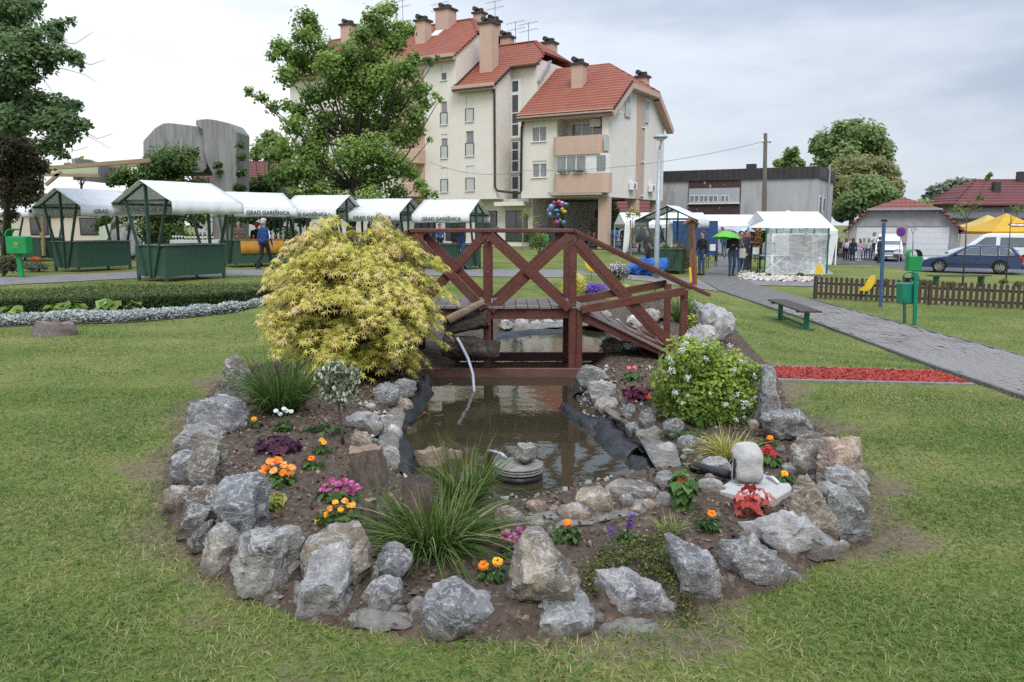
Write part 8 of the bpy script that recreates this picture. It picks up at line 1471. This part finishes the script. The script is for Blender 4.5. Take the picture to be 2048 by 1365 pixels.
def person(label, foot, h, face, top, legs, hair=(.03, .02, .015), shoe=(.03, .03, .03), pose='stand', arms=((.06, .0), (.06, .0)), longhair=False, stride=.0, P=None, group='people at the market', lean=0.0, bag=None, cap=None, coat=0.0):
    """face: heading in degrees, 0 = towards the camera; arms: (swing forward, elbow bend) for left and right"""
    B0 = P or gp(*foot); t = thing('person', label, 'person', B0, R(face), group); k = h / 1.75; pc = lambda c: pm('cloth_%.3f_%.3f_%.3f' % c, c, tuple(x * .7 for x in c), rough=.9, scale=6, bump=.35, bscale=14, dist=.03); M = [SKIN, pc(top), pc(legs), pc(shoe)]; S = []; sit = pose == 'sit'; hz = .48 if sit else .92
    def v(x, y, z): return ((x) * k, (y - lean * max(0, z - hz)) * k, z * k)
    for s, st_ in ((-1, stride), (1, -stride)):
        if sit: hip, knee, ank = (s * .09, .0, hz), (s * .11, -.43, .50), (s * .11, -.42, .09)
        else: hip, knee, ank = (s * .09, 0, hz), (s * .095, -.04 - st_ * .45, .50), (s * .10, -st_ * .8 + (.10 if st_ < 0 else .0), .09 + (.06 if st_ < -.1 else 0))
        S += [(v(*hip), v(*knee), .092 * k, .062 * k, 1, 2), (v(*knee), v(*ank), .062 * k, .044 * k, 1, 2), (v(ank[0], ank[1] + .03, ank[2] - .045), v(ank[0] + s * .02, ank[1] - .15, .04 + (ank[2] - .09)), .042 * k, .036 * k, 1, 3)]
    S += [(v(-.07, 0, hz + .03), v(.07, 0, hz + .03), .115 * k, .115 * k, .9, 2 if not coat else 1), (v(0, 0, hz + .10), v(0, 0, hz + .40), .135 * k, .16 * k, .70, 1), (v(-.11, 0, hz + .44), v(.11, 0, hz + .44), .085 * k, .085 * k, .9, 1), (v(-.08, -.01, hz + .3), v(.08, -.01, hz + .3), .105 * k, .105 * k, .9, 1)]
    if coat: S.append((v(0, 0, hz + .1), v(0, 0, hz - coat), .145 * k, .155 * k, .8, 1))
    S += [(v(0, .005, hz + .50), v(0, -.01, hz + .60), .052 * k, .05 * k, 1, 0), (v(0, -.015, hz + .655), v(0, -.01, hz + .735), .068 * k, .085 * k, 1.08, 0), (v(0, -.095, hz + .70), v(0, -.108, hz + .68), .012 * k, .016 * k, 1, 0)]
    for s, (sw, el) in ((-1, arms[0]), (1, arms[1])):
        sh = Vector((s * .185, 0, hz + .46)); e_ = sh + Vector((s * .05, -math.sin(sw) * .28, -math.cos(sw) * .28)); a2 = sw + el; wr = e_ + Vector((-s * .10 * min(1, el), -math.sin(a2) * .25, -math.cos(a2) * .25)); hd = wr + (wr - e_).normalized() * .07; S += [(v(*sh), v(*e_), .056 * k, .045 * k, 1, 1), (v(*e_), v(*wr), .044 * k, .032 * k, 1, 1), (v(*wr), v(*hd), .03 * k, .034 * k, .6, 0)]
        d = (wr - e_).normalized(); sd_ = Vector((1, 0, 0))
        for j in range(4): b_ = hd + sd_ * (-.024 + .016 * j) * 1.1; m_ = b_ + d * (.035 + .006 * (j in (1, 2))); S.append((v(*b_), v(*m_), .0095 * k, .009 * k, 1, 0)); S.append((v(*m_), v(*(m_ + d * .03 + Vector((0, -.012, 0)))), .009 * k, .008 * k, 1, 0))
        S.append((v(*(wr + d * .025)), v(*(wr + d * .05 + Vector((-s * .045, -.02, 0)))), .011 * k, .009 * k, 1, 0))
    for s in (-1, 1): S.append((v(s * .082, .0, hz + .70), v(s * .088, .005, hz + .68), .014 * k, .012 * k, 1, 0))
    fuse(S, .0165 * k, M, 'body', t)
    Hs = [(v(0, .012, hz + .755), v(0, .035, hz + .70), .092 * k, .085 * k, 1.05, 0), (v(-.05, -.03, hz + .775), v(.05, -.03, hz + .775), .055 * k, .055 * k, 1, 0)]
    if longhair: Hs += [(v(-.05, .04, hz + .70), v(-.06, .05, hz + .48), .05 * k, .04 * k, 1, 0), (v(.05, .04, hz + .70), v(.06, .05, hz + .48), .05 * k, .04 * k, 1, 0), (v(0, .06, hz + .7), v(0, .07, hz + .48), .06 * k, .05 * k, 1, 0)]
    fuse(Hs, .016 * k, [pm('hair_%.2f_%.2f_%.2f' % (cap or hair), cap or hair, rough=.7, scale=30, bump=.3)], 'cap' if cap else 'hair', t); ey = MB()
    for s in (-1, 1): e_ = MB().ball(v(s * .033, -.088, hz + .715), .010 * k).build('eye', M_BLACK); e_.parent = t
    mo = MB().ball(v(0, -.083, hz + .64), (.022 * k, .010 * k, .006 * k)).build('mouth', pm('lips', (.28, .10, .09), scale=9)); mo.parent = t
    if bag:
        c = pc(bag); b_ = MB().ball(v(0, .20, hz + .28), (.17 * k, .10 * k, .23 * k), n=12, k=8).build('backpack', c, smooth=True); b_.parent = t
        for s in (-1, 1): r_ = MB().tube([v(s * .10, .16, hz + .42), v(s * .12, .02, hz + .54), v(s * .12, -.11, hz + .42), v(s * .12, .0, hz + .16)], .018 * k, 6).build('strap', c, smooth=True); r_.parent = t
    return t
NV, BK, JN, WT = (.02, .03, .09), (.016, .016, .018), (.045, .085, .17), (.62, .62, .63)
pt = person('white haired old man in a blue track jacket walking past the orange cloth', (531, 541), 1.72, 150, (.025, .07, .24), BK, (.50, .49, .47), (.04, .04, .045), stride=.22, arms=((.2, .2), (-.15, .2)))
for s in (-1, 1): m_ = MB().tube([(s * .232, .0, 1.32), (s * .265, .0, 1.16), (s * .285, .02, 1.06)], .024, 6).build('white_stripe', pm('stripe_white', (.7, .7, .72)), pt, world=False)
person('figure in black with a red cap half hidden behind the old man', (517, 533), 1.6, 200, BK, BK, cap=(.55, .06, .03)); person('dark haired seller behind the orange clothed counter', (488, 520), 1.66, 20, (.12, .09, .085), (.03, .03, .035), (.05, .025, .015), longhair=True, P=gp(480, 523))
person('person in a grey hoodie under the umbrella at the left edge', (8, 516), 1.7, 70, (.25, .25, .27), (.05, .05, .06), P=gp(8, 520), stride=.2, arms=((.3, 1.9), (.0, .2)))
person('woman with red hair in a black jacket and jeans beside the path', (1403, 551), 1.70, -55, BK, JN, (.16, .025, .02), BK, arms=((.1, .9), (.05, .2)), longhair=False)
pg = person('person in a dark jacket under the bright green umbrella', (1463, 553), 1.72, 5, (.022, .024, .022), (.035, .06, .12), (.05, .03, .02), BK, arms=((.25, 1.7), (.35, 1.5)), stride=.06); pw_ = person('person in jeans and white shoes walking beside the green umbrella', (1479, 549), 1.70, 12, (.03, .035, .06), JN, (.06, .04, .03), (.6, .6, .6), arms=((.3, 1.6), (.1, .3)), stride=.14)
person('person under the patterned umbrella looking at a phone', (1491, 545), 1.72, 35, (.035, .035, .045), (.05, .055, .07), (.30, .20, .10), (.55, .55, .55), arms=((.3, 1.7), (.3, 1.6))); person('person in blue jeans standing behind the umbrellas', (1506, 524), 1.75, 170, (.03, .04, .08), JN)
P_ = gp(1470, 552); t = thing('tote_bag', 'cream cloth bag hanging from the shoulder of the jeans wearer', 'bag', (pw_.location.x + .02, pw_.location.y - .2, pw_.location.z + .62)); q_ = t.location; M_TOTE = pm('tote_cloth', (.45, .42, .34), (.36, .33, .27), rough=.9, scale=6); MB().box(q_ + Vector((0, 0, .2)), (.26, .08, .38)).build('body', M_TOTE, t, bevel=.03); MB().tube([q_ + Vector((-.08, 0, .38)), q_ + Vector((-.04, .08, .78)), q_ + Vector((.08, 0, .38))], .012, 6).build('strap', M_TOTE, t)
def umbrella(label, px, py, rpx, hpx, Yp, mat, tilt=(0, 0), mat2=None):
    c = at(px, py, Yp); r = rpx / pxm(c); h = hpx / pxm(c); t = thing('umbrella', label, 'umbrella', c); Rm = Matrix.Rotation(tilt[0], 3, 'Y') @ Matrix.Rotation(tilt[1], 3, 'X'); n_ = 16; V = [c + Rm @ Vector((0, 0, h))]; Fs = []
    for i in range(1, 6):
        u_ = i / 5
        for j in range(n_): a = 2 * PI * j / n_; rr = r * u_ * (1 - .05 * (j % 2) * u_); V.append(c + Rm @ Vector((rr * math.cos(a), rr * math.sin(a), h * (1 - u_ ** 2) + .04 * r * (j % 2) * u_)))
    for j in range(n_):
        Fs.append((0, 1 + j, 1 + (j + 1) % n_))
        for i in range(4): Fs.append((1 + i * n_ + j, 1 + (i + 1) * n_ + j, 1 + (i + 1) * n_ + (j + 1) % n_, 1 + i * n_ + (j + 1) % n_))
    o = MB().add(V, Fs).build('canopy', mat, t); o.modifiers.new('thick', 'SOLIDIFY').thickness = .006; MB().tube([c + Rm @ Vector((0, 0, h + .06)), c + Rm @ Vector((0, 0, h - .95))], .010, 6).build('shaft', M_GALV, t); MB().tube([c + Rm @ Vector((0, 0, h - .95)), c + Rm @ Vector((0, 0, h - 1.06))], .018, 6).build('handle', M_BLACK, t); [MB().tube([V[0], V[1 + 4 * n_ + j]], .004, 4).build('rib', M_GALV, t) for j in range(0, n_, 2)]; return t
U = lambda n, c, tr=.3: canvas_mat('umbrella_' + n, c, tr)
umbrella('bright green umbrella held over the path', 1453, 478, 29, 15, pg.location.y - .15, U('green', (.16, .62, .07)), (.10, -.1)); umbrella('blue and white patterned umbrella behind the green one', 1487, 464, 25, 10, 34.6, pm('patterned', (.65, .68, .75), (.08, .20, .45), rough=.5, scale=5), (.0, 0)); umbrella('dark red umbrella tilted under the patterned one', 1492, 476, 18, 8, 37, U('red', (.30, .02, .03)), (-.4, .2)); umbrella('black umbrella tilted left of the lamp post', 1288, 472, 22, 13, 37, U('black', (.018, .018, .022), .03), (-.75, .2)); umbrella('blue grey umbrella at the left edge of the picture', 6, 430, 24, 9, gp(8, 520).y, U('slate', (.12, .16, .30))); umbrella('dark blue umbrella seen low behind the bridge rail', 993, 462, 13, 8, 46, U('navy', (.04, .05, .12))); umbrella('dark umbrella by the tent left of the passage', 1275, 470, 14, 8, 46, U('grey', (.04, .04, .045)))
for lb, ft, h, fa, tp, lg, kw in [
 ('woman in a dark jacket sitting behind the blue tarpaulin', (1300, 545), 1.65, -70, (.03, .03, .04), BK, dict(pose='sit', hair=(.07, .04, .025))), ('woman in a brown coat standing under the black umbrella', (1294, 532), 1.62, -60, (.07, .06, .05), BK, dict(hair=(.12, .07, .04), coat=.2)),
 ('person in a dark purple top and jeans by the left tent leg', (1257, 503), 1.75, 165, (.05, .035, .08), JN, dict()), ('person with a bright blue backpack before the passage', (1229, 500), 1.72, 170, (.02, .10, .32), JN, dict(bag=(.02, .16, .42))), ('child in white and black running before the passage', (1244, 499), 1.35, 60, WT, BK, dict(stride=.2, hair=(.05, .03, .02), longhair=True)),
 ('person in crimson seated at the passage table', (1198, 497), 1.7, 100, (.22, .02, .03), BK, dict(pose='sit')), ('person in a red top seated nearer the bridge rail', (1188, 499), 1.65, -90, (.30, .05, .06), JN, dict(pose='sit', hair=(.25, .16, .08))), ('grey haired person seated in the passage', (1178, 497), 1.7, -60, (.2, .18, .18), BK, dict(pose='sit', hair=(.4, .38, .36))), ('dark figure behind the black umbrella', (1278, 505), 1.75, 90, BK, (.03, .04, .07), dict()),
 ('person in navy bending at the stall seen through the bridge', (928, 540), 1.68, -110, (.02, .045, .12), JN, dict(lean=.35, hair=(.16, .10, .06))), ('shopper in black and red with a white bag behind the railing stall', (911, 512), 1.68, 190, (.02, .02, .022), BK, dict(longhair=True)), ('shopper in a red skirt behind the railing stall', (920, 512), 1.65, 180, BK, (.30, .05, .05), dict(longhair=True)),
 ('seller in a white shirt behind the maple', (655, 518), 1.72, 10, WT, BK, dict()), ('man in blue behind the maple', (668, 516), 1.75, 60, (.06, .10, .28), BK, dict()), ('person in pale blue seen between the middle stalls', (797, 514), 1.7, 120, (.30, .36, .5), JN, dict()),
 ('person in pink crouched near the green stool', (1432, 524), 1.2, 60, (.55, .25, .35), BK, dict()), ('man in a black suit at the tent table', (1648, 524), 1.78, 170, (.018, .017, .018), (.018, .017, .018), dict(coat=.12)), ('man in a white shirt bending under the long tent', (1663, 516), 1.72, 60, WT, BK, dict(lean=.35)),
 ('girl in a black and white patterned top near the tent leg', (1690, 525), 1.62, 175, (.42, .36, .42), BK, dict(bag=(.50, .44, .50), hair=(.13, .07, .04), longhair=True, shoe=(.6, .3, .35))), ('girl in a navy coat with long brown hair in the group', (1704, 527), 1.64, 150, (.018, .025, .06), BK, dict(longhair=True, hair=(.07, .045, .03), shoe=(.6, .6, .6), coat=.15)), ('fair haired girl behind the navy coat in the group', (1699, 520), 1.62, 10, (.4, .38, .42), BK, dict(longhair=True, hair=(.35, .22, .11))),
 ('girl in a pink jacket and torn pale jeans', (1718, 523), 1.55, 185, (.55, .36, .38), (.35, .42, .5), dict(hair=(.16, .09, .05), longhair=True, shoe=(.6, .6, .6))), ('fair haired girl in a grey top beside the pink jacket', (1726, 520), 1.6, 170, (.42, .38, .42), (.06, .03, .05), dict(hair=(.38, .24, .13), longhair=True)), ('girl in a white patterned top and blue jeans by the van', (1735, 522), 1.58, 160, (.5, .52, .56), JN, dict(hair=(.3, .2, .12), longhair=True, shoe=(.45, .25, .15))),
 ('tall man in a white shirt standing above the group by the van', (1746, 517), 1.92, -10, WT, (.04, .02, .025), dict(arms=((.6, 1.6), (.1, .2)))), ('man in an olive jacket before the van', (1757, 527), 1.74, 100, (.075, .07, .06), (.06, .07, .09), dict(hair=(.10, .08, .06))), ('person in a dark red jacket behind the blue post', (1772, 522), 1.7, 60, (.30, .03, .05), (.05, .06, .08), dict())]:
    person(lb, ft, h, fa, tp, lg, **kw)
for i, (x, y) in enumerate(((1300, 545), (1198, 497), (1188, 499), (1178, 497))):
    P_ = gp(x, y); t = thing('chair', ['grey camping chair behind the blue tarpaulin', 'chair of the person in crimson by the passage', 'chair of the person in the red top by the passage', 'chair of the grey haired person by the passage'][i], 'chair', P_, 0, 'chairs of the market visitors'); M_CH = pm('chair_grey', (.10, .10, .11), scale=4); MB().box(P_ + Vector((0, .02, .36)), (.42, .42, .03)).build('seat', M_CH, t); [MB().box(P_ + Vector((sx, sy, .18)), (.03, .03, .36)).build('leg', M_CH, t) for sx in (-.19, .19) for sy in (-.17, .21)]; MB().box(P_ + Vector((0, .24, .62)), (.42, .03, .4)).build('backrest', M_CH, t)
src = [o for o in bpy.data.objects if o.get('category') == 'person']
for i, (x, y, a, lb) in enumerate([(1318, 520, 40, 'dark figure between the lamp post and the stall poles'), (1368, 512, 120, 'visitor before the blue tarpaulin wall'), (1448, 514, 200, 'visitor deep in the gap behind the green umbrella'), (1522, 516, 80, 'visitor right of the utility pole foot'), (1640, 517, 150, 'visitor at the inner end of the long tent'), (1672, 512, 20, 'stall keeper behind the brown wooden counter'), (1212, 498, 60, 'visitor beside the thick passage column'), (1268, 500, 140, 'visitor beside the white tent drape'), (1160, 497, 90, 'visitor in the passage behind the bridge rail'), (1246, 504, 210, 'adult behind the running child'), (880, 512, 30, 'seller in the stall seen through the railing'), (740, 512, 80, 'shopper between the middle stalls')]):
    o = copy_tree(src[(i * 5 + 8) % len(src)]); o.location = gp(x, y); o.rotation_euler.z = R(a); o['label'] = lb
# ================================================================== VEHICLES
M_TYRE = pm('tyre', (.018, .018, .019), rough=.85, scale=9); M_RIM = pm('alloy', (.50, .50, .52), (.42, .42, .44), rough=.3, metal=.7, scale=5); M_CGL = pm('car_glass', (.10, .13, .14), (.07, .09, .10), rough=.05, scale=1, spec=.9); M_TRIM = pm('black_trim', (.02, .02, .022), rough=.5, scale=5); M_HL = pm('headlight', (.55, .58, .6), rough=.1, scale=8); M_TL = pm('taillight', (.35, .01, .012), rough=.15, scale=8)
def carpaint(n, c): m = pm('paint_' + n, c, tuple(x * .95 for x in c), rough=.25, scale=1, spec=.6); m.node_tree.nodes['Principled BSDF'].inputs['Coat Weight'].default_value = .3; return m
def vehicle(name, label, loc, rz, paint, low, cab, W_, wheels, wr, wins, wind, rear, trim=None, cat='car', bump=None):
    """side profiles (x, z), nose at x=0; low = body to the belt line, cab = cabin above; wins = side windows as polygons"""
    t = thing(name, label, cat, loc, rz); L = lambda mb, n, m, p=t, **kw: (lambda o: (setattr(o, 'parent', p), o)[1])(mb.build(n, m, None, **kw))
    def loft(prof, w0, w1):
        zs = [z for _, z in prof]; lo, hi = min(zs), max(zs); n_ = len(prof); V = []
        for s, e_ in ((-1, 0), (-1, 1), (1, 1), (1, 0)):
            for x, z in prof: u_ = (z - lo) / (hi - lo + 1e-6); w = (w0 + (w1 - w0) * u_) / 2; V.append((x, s * (w if e_ == 0 else w - .06), z) if e_ == 0 else (x, s * (w - .07), z + (.0 if z < lo + .05 else .02)))
        Fs = [tuple(range(n_)), tuple(range(3 * n_, 4 * n_))]
        for a in range(3):
            for i in range(n_): j = (i + 1) % n_; Fs.append((a * n_ + i, a * n_ + j, (a + 1) * n_ + j, (a + 1) * n_ + i))
        return MB().add(V[:n_] + V[n_:2 * n_] + V[2 * n_:3 * n_] + V[3 * n_:], Fs)
    b = L(loft(low, W_, W_ - .04), 'body', paint, bevel=.03); cut_ = [((x, s * W_ / 2, wr), (2 * wr + .12, .5, 2 * wr + .1)) for x in wheels for s in (-1, 1)]; mbc = MB(); [mbc.lathe([(wr + .07, -.3), (wr + .07, .3)], 24, (x, s * (W_ / 2 - .02), wr), M=Matrix.Rotation(PI / 2, 3, 'X')) for x in wheels for s in (-1, 1)]; co = mbc.build('cutter', M_TRIM); b.modifiers.clear(); md = b.modifiers.new('c', 'BOOLEAN'); md.object = co; md.operation = 'DIFFERENCE'; b.parent = None; dg = bpy.context.evaluated_depsgraph_get(); dg.update(); me = bpy.data.meshes.new_from_object(b.evaluated_get(dg)); b.modifiers.clear(); b.data = me; b.parent = t; bpy.data.objects.remove(co)
    L(loft(cab, W_ - .06, W_ - .36), 'cabin', paint, bevel=.04); zc0, zc1 = min(z for _, z in cab), max(z for _, z in cab); yy = lambda z: (W_ - .06 - .30 * (z - zc0) / (zc1 - zc0)) / 2
    for w in wins:
        for s in (-1, 1): q_ = L(MB().add([(x, s * (yy(z) + .012), z) for x, z in w] + [(x, s * (yy(z) - .02), z) for x, z in w], [tuple(range(len(w)))] + [(i, (i + 1) % len(w), len(w) + (i + 1) % len(w), len(w) + i) for i in range(len(w))]), 'side_window', M_CGL); L(MB().tube([(x, s * (yy(z) + .014), z) for x, z in w + w[:1]], .014, 5), 'window_trim', trim or M_TRIM, q_)
    for nm, (a, c) in (('windscreen', wind), ('rear_window', rear)): dx = -.012 if nm == 'windscreen' else .012; L(MB().add([(a[0] + dx, -yy(a[1]) + .1, a[1]), (a[0] + dx, yy(a[1]) - .1, a[1]), (c[0] + dx, yy(c[1]) - .08, c[1]), (c[0] + dx, -yy(c[1]) + .08, c[1])], [(0, 1, 2, 3)]), nm, M_CGL).location.z += .018
    for x in wheels:
        for s in (-1, 1):
            Rx = Matrix.Rotation(PI / 2, 3, 'X'); wh = L(MB().lathe([(wr * .68, -.10), (wr * .95, -.10), (wr, -.06), (wr, .06), (wr * .95, .10), (wr * .68, .10)], 28, (x, s * (W_ / 2 - .11), wr), M=Rx), 'wheel', M_TYRE, smooth=True); L(MB().lathe([(wr * .66, -.03), (wr * .68, .03)], 24, (x, s * (W_ / 2 - .07), wr), M=Rx), 'rim', M_TRIM, wh); sp = MB()
            for j in range(9): a = 2 * PI * j / 9; sp.bar((x + .03 * math.cos(a), s * (W_ / 2 - .025), wr + .03 * math.sin(a)), (x + wr * .66 * math.cos(a), s * (W_ / 2 - .025), wr + wr * .66 * math.sin(a)), .03, .05, (0, 1, 0))
            sp.lathe([(wr * .62, -.01), (wr * .70, -.01), (wr * .70, .01), (wr * .62, .01)], 24, (x, s * (W_ / 2 - .02), wr), M=Rx); L(sp, 'spokes', M_RIM, wh)
    xe = max(x for x, _ in low); zb = max(z for _, z in low)
    for s in (-1, 1): L(MB().box((.12, s * (W_ / 2 - .28), zb * .70), (.22, .40, .17)), 'headlight', M_HL, bevel=.03); L(MB().box((xe - .06, s * (W_ / 2 - .12), zb * .82), (.16, .22, .26)), 'taillight', M_TL, bevel=.03); L(MB().box((wind[0][0] + .25, s * (W_ / 2 + .08), zc0 + .10), (.12, .18, .13)), 'mirror', M_TRIM, bevel=.03); L(MB().box(((wheels[0] + wheels[1]) / 2, s * (W_ / 2 + .004), .50), (wheels[1] - wheels[0] - 2 * wr - .2, .03, .05)), 'side_moulding', paint)
    for s in (-1, 1): [L(MB().box((x, s * (W_ / 2 + .006), zb - .13), (.18, .03, .035)), 'door_handle', paint) for x in ((wheels[0] + wheels[1]) / 2 + .35, (wheels[0] + wheels[1]) / 2 + 1.15)]
    for x, m_ in ((-.02, bump or paint), (xe + .02, bump or paint)): L(MB().box((x, 0, .40), (.16, W_ - .1, .26)), 'bumper', m_, bevel=.04)
    L(MB().box((-.06, 0, zb * .66), (.06, .7, .10)), 'grille', M_TRIM); L(MB().box((-.11, 0, .42), (.02, .52, .11)), 'number_plate', M_PVC); return t
Pc_ = gp(1843, 541); Pd = gp(2040, 545); Pc2 = at(1868, 541, 41.0); g_ = -.80; rz = R(-30)
nose = Vector((at(1845, 540, 43.0).x, 43.0, g_ + .012))
vehicle('estate_car', 'dark blue estate car parked at the edge of the right lawn', nose, rz, carpaint('blue', (.010, .032, .10)), [(.05, .28), (0, .45), (.05, .62), (.35, .74), (1.2, .86), (1.35, .90), (4.3, .92), (4.45, .80), (4.48, .45), (4.40, .28)], [(1.15, .88), (2.0, 1.36), (2.3, 1.42), (3.4, 1.42), (4.0, 1.36), (4.40, .92)], 1.76, (.80, 3.52), .325, [[(1.62, .95), (2.12, 1.31), (2.55, 1.34), (2.60, .95)], [(2.68, .95), (2.64, 1.34), (3.30, 1.34), (3.38, .95)], [(3.46, .95), (3.40, 1.33), (3.85, 1.30), (4.12, .97)]], ((1.25, .90), (1.98, 1.33)), ((4.36, .95), (4.03, 1.33)), trim=M_RIM)
vehicle('white_van', 'white minibus parked behind the blue estate car', Vector((at(1893, 515, 50).x, 50, -.79)), R(-26), carpaint('white', (.72, .73, .74)), [(.05, .35), (0, .55), (.08, .85), (.5, 1.02), (1.0, 1.12), (5.1, 1.15), (5.15, .4), (5.05, .3)], [(.85, 1.1), (1.85, 1.85), (2.2, 1.95), (5.0, 1.95), (5.12, 1.14)], 1.95, (.95, 4.05), .34, [[(1.35, 1.2), (1.95, 1.72), (2.5, 1.75), (2.5, 1.2)], [(2.75, 1.2), (2.75, 1.72), (4.2, 1.72), (4.2, 1.2)]], ((.95, 1.15), (1.85, 1.83)), ((5.12, 1.25), (5.02, 1.8)), cat='van', bump=M_TRIM)
vehicle('delivery_van', 'small white van facing the camera before the garage', Vector((at(1770, 518, 55).x, 54.5, -.78)), R(66), carpaint('white', (.72, .73, .74)), [(.05, .3), (0, .5), (.05, .75), (.3, .98), (.9, 1.08), (4.0, 1.1), (4.05, .4), (3.95, .28)], [(.75, 1.06), (1.5, 1.70), (1.9, 1.82), (3.9, 1.80), (4.02, 1.1)], 1.72, (.75, 3.3), .31, [[(1.3, 1.14), (1.75, 1.6), (2.2, 1.62), (2.2, 1.14)]], ((.82, 1.10), (1.52, 1.70)), ((4.03, 1.2), (3.95, 1.7)), cat='van', bump=pm('grey_bumper', (.07, .07, .075), scale=6))
# ================================================================== BALLOONS AND SMALL STAND GOODS
Pb = at(1114, 470, 55.5); t = thing('balloon_bunch', 'bunch of bright foil balloons floating before the passage', 'balloons', (Pb.x, 55.5, 0)); random.seed(9)
for i in range(20):
    x, y = 1114 + random.uniform(-17, 17), 404 + 48 * random.random(); c = at(x, y, 55.5 + random.uniform(-.5, .5)); m = pm('foil%d' % (i % 7), [(.03, .16, .24), (.24, .02, .10), (.36, .13, .28), (.14, .28, .42), (.42, .32, .03), (.28, .02, .03), (.02, .06, .18)][i % 7], rough=.18, scale=3, spec=.7, metal=.3); MB().ball(c, (random.uniform(.12, .26), .12, random.uniform(.14, .26)), n=10, k=8).build('balloon', m, t, smooth=True)
    MB().tube([c, (Pb.x, 55.5, 1.2)], .006, 4).build('string', M_ANT, t)
M_WREATH = leafmat('dried_flowers', [(0, (.12, .04, .02)), (.5, (.35, .18, .06)), (1, (.60, .45, .22))])
for i, (x, y, w, h, lb) in enumerate([(1513, 462, 16, 18, 'upper wreath of dried flowers hung by the pavilion'), (1514, 482, 16, 20, 'square panel of dried flowers hung under the wreath')]):
    c = at(x, y, 34.5); t = thing('dried_flower_panel', lb, 'wreath', (c.x, c.y, G(c.x, c.y))); MB().box(c, (w / 47, .06, h / 47)).build('backing', M_BARKD, t); leaves('foliage', np.array(c) + RNG.normal(size=(200, 3)) * np.array([w / 47 * .3, .05, h / 47 * .3]) - np.array([0, .06, 0]), RNG.normal(size=(200, 3)) + np.array([0, -2, 0]), .09, LEAF_W, M_WREATH, t); [MB().box((c.x + s * .2, 34.55, (c.z + float(G(c.x, 34.5))) / 2), (.04, .04, c.z - float(G(c.x, 34.5)) + .3)).build('stand', M_GUT, t) for s in (-1, 1)]
for i, (x, y, lb) in enumerate([(1508, 545, 'dark metal stool with a paper sign beside the footpath'), (1423, 535, 'dark metal stand beside the red haired woman')]):
    P_ = gp(x, y); t = thing('display_stand', lb, 'stand', P_); [MB().box(P_ + Vector((sx, sy, .35)), (.025, .025, .7)).build('leg', M_TRIM, t) for sx in (-.18, .18) for sy in (-.15, .15)]; MB().box(P_ + Vector((0, 0, .71)), (.42, .36, .03)).build('top', M_TRIM, t); MB().box(P_ + Vector((-.02, -.16, .86)), (.24, .02, .30)).build('paper_sign', M_PVC, t)
P_ = gp(1412, 520); t = thing('folding_chair', 'bright green chair back beside the red haired woman', 'chair', P_); MB().box(P_ + Vector((0, 0, .75)), (.55, .05, .75)).build('backrest', M_BINL, t, bevel=.03); MB().box(P_ + Vector((0, .2, .42)), (.5, .42, .04)).build('seat', M_BINL, t); [MB().box(P_ + Vector((sx, sy, .2)), (.03, .03, .4)).build('leg', M_TRIM, t) for sx in (-.22, .22) for sy in (.02, .38)]
P_ = gp(1685, 514); t = thing('market_table', 'brown wooden counter beside the long tent leg', 'table', P_); MB().box(P_ + Vector((0, 0, .9)), (1.1, .5, .5)).build('crate_top', pm('brown_crate', (.26, .16, .09), scale=4), t); [MB().bar(P_ + Vector((sx, 0, 0)), P_ + Vector((-sx, 0, .65)), .03, .03).build('leg', M_GALV, t) for sx in (-.4, .4)]
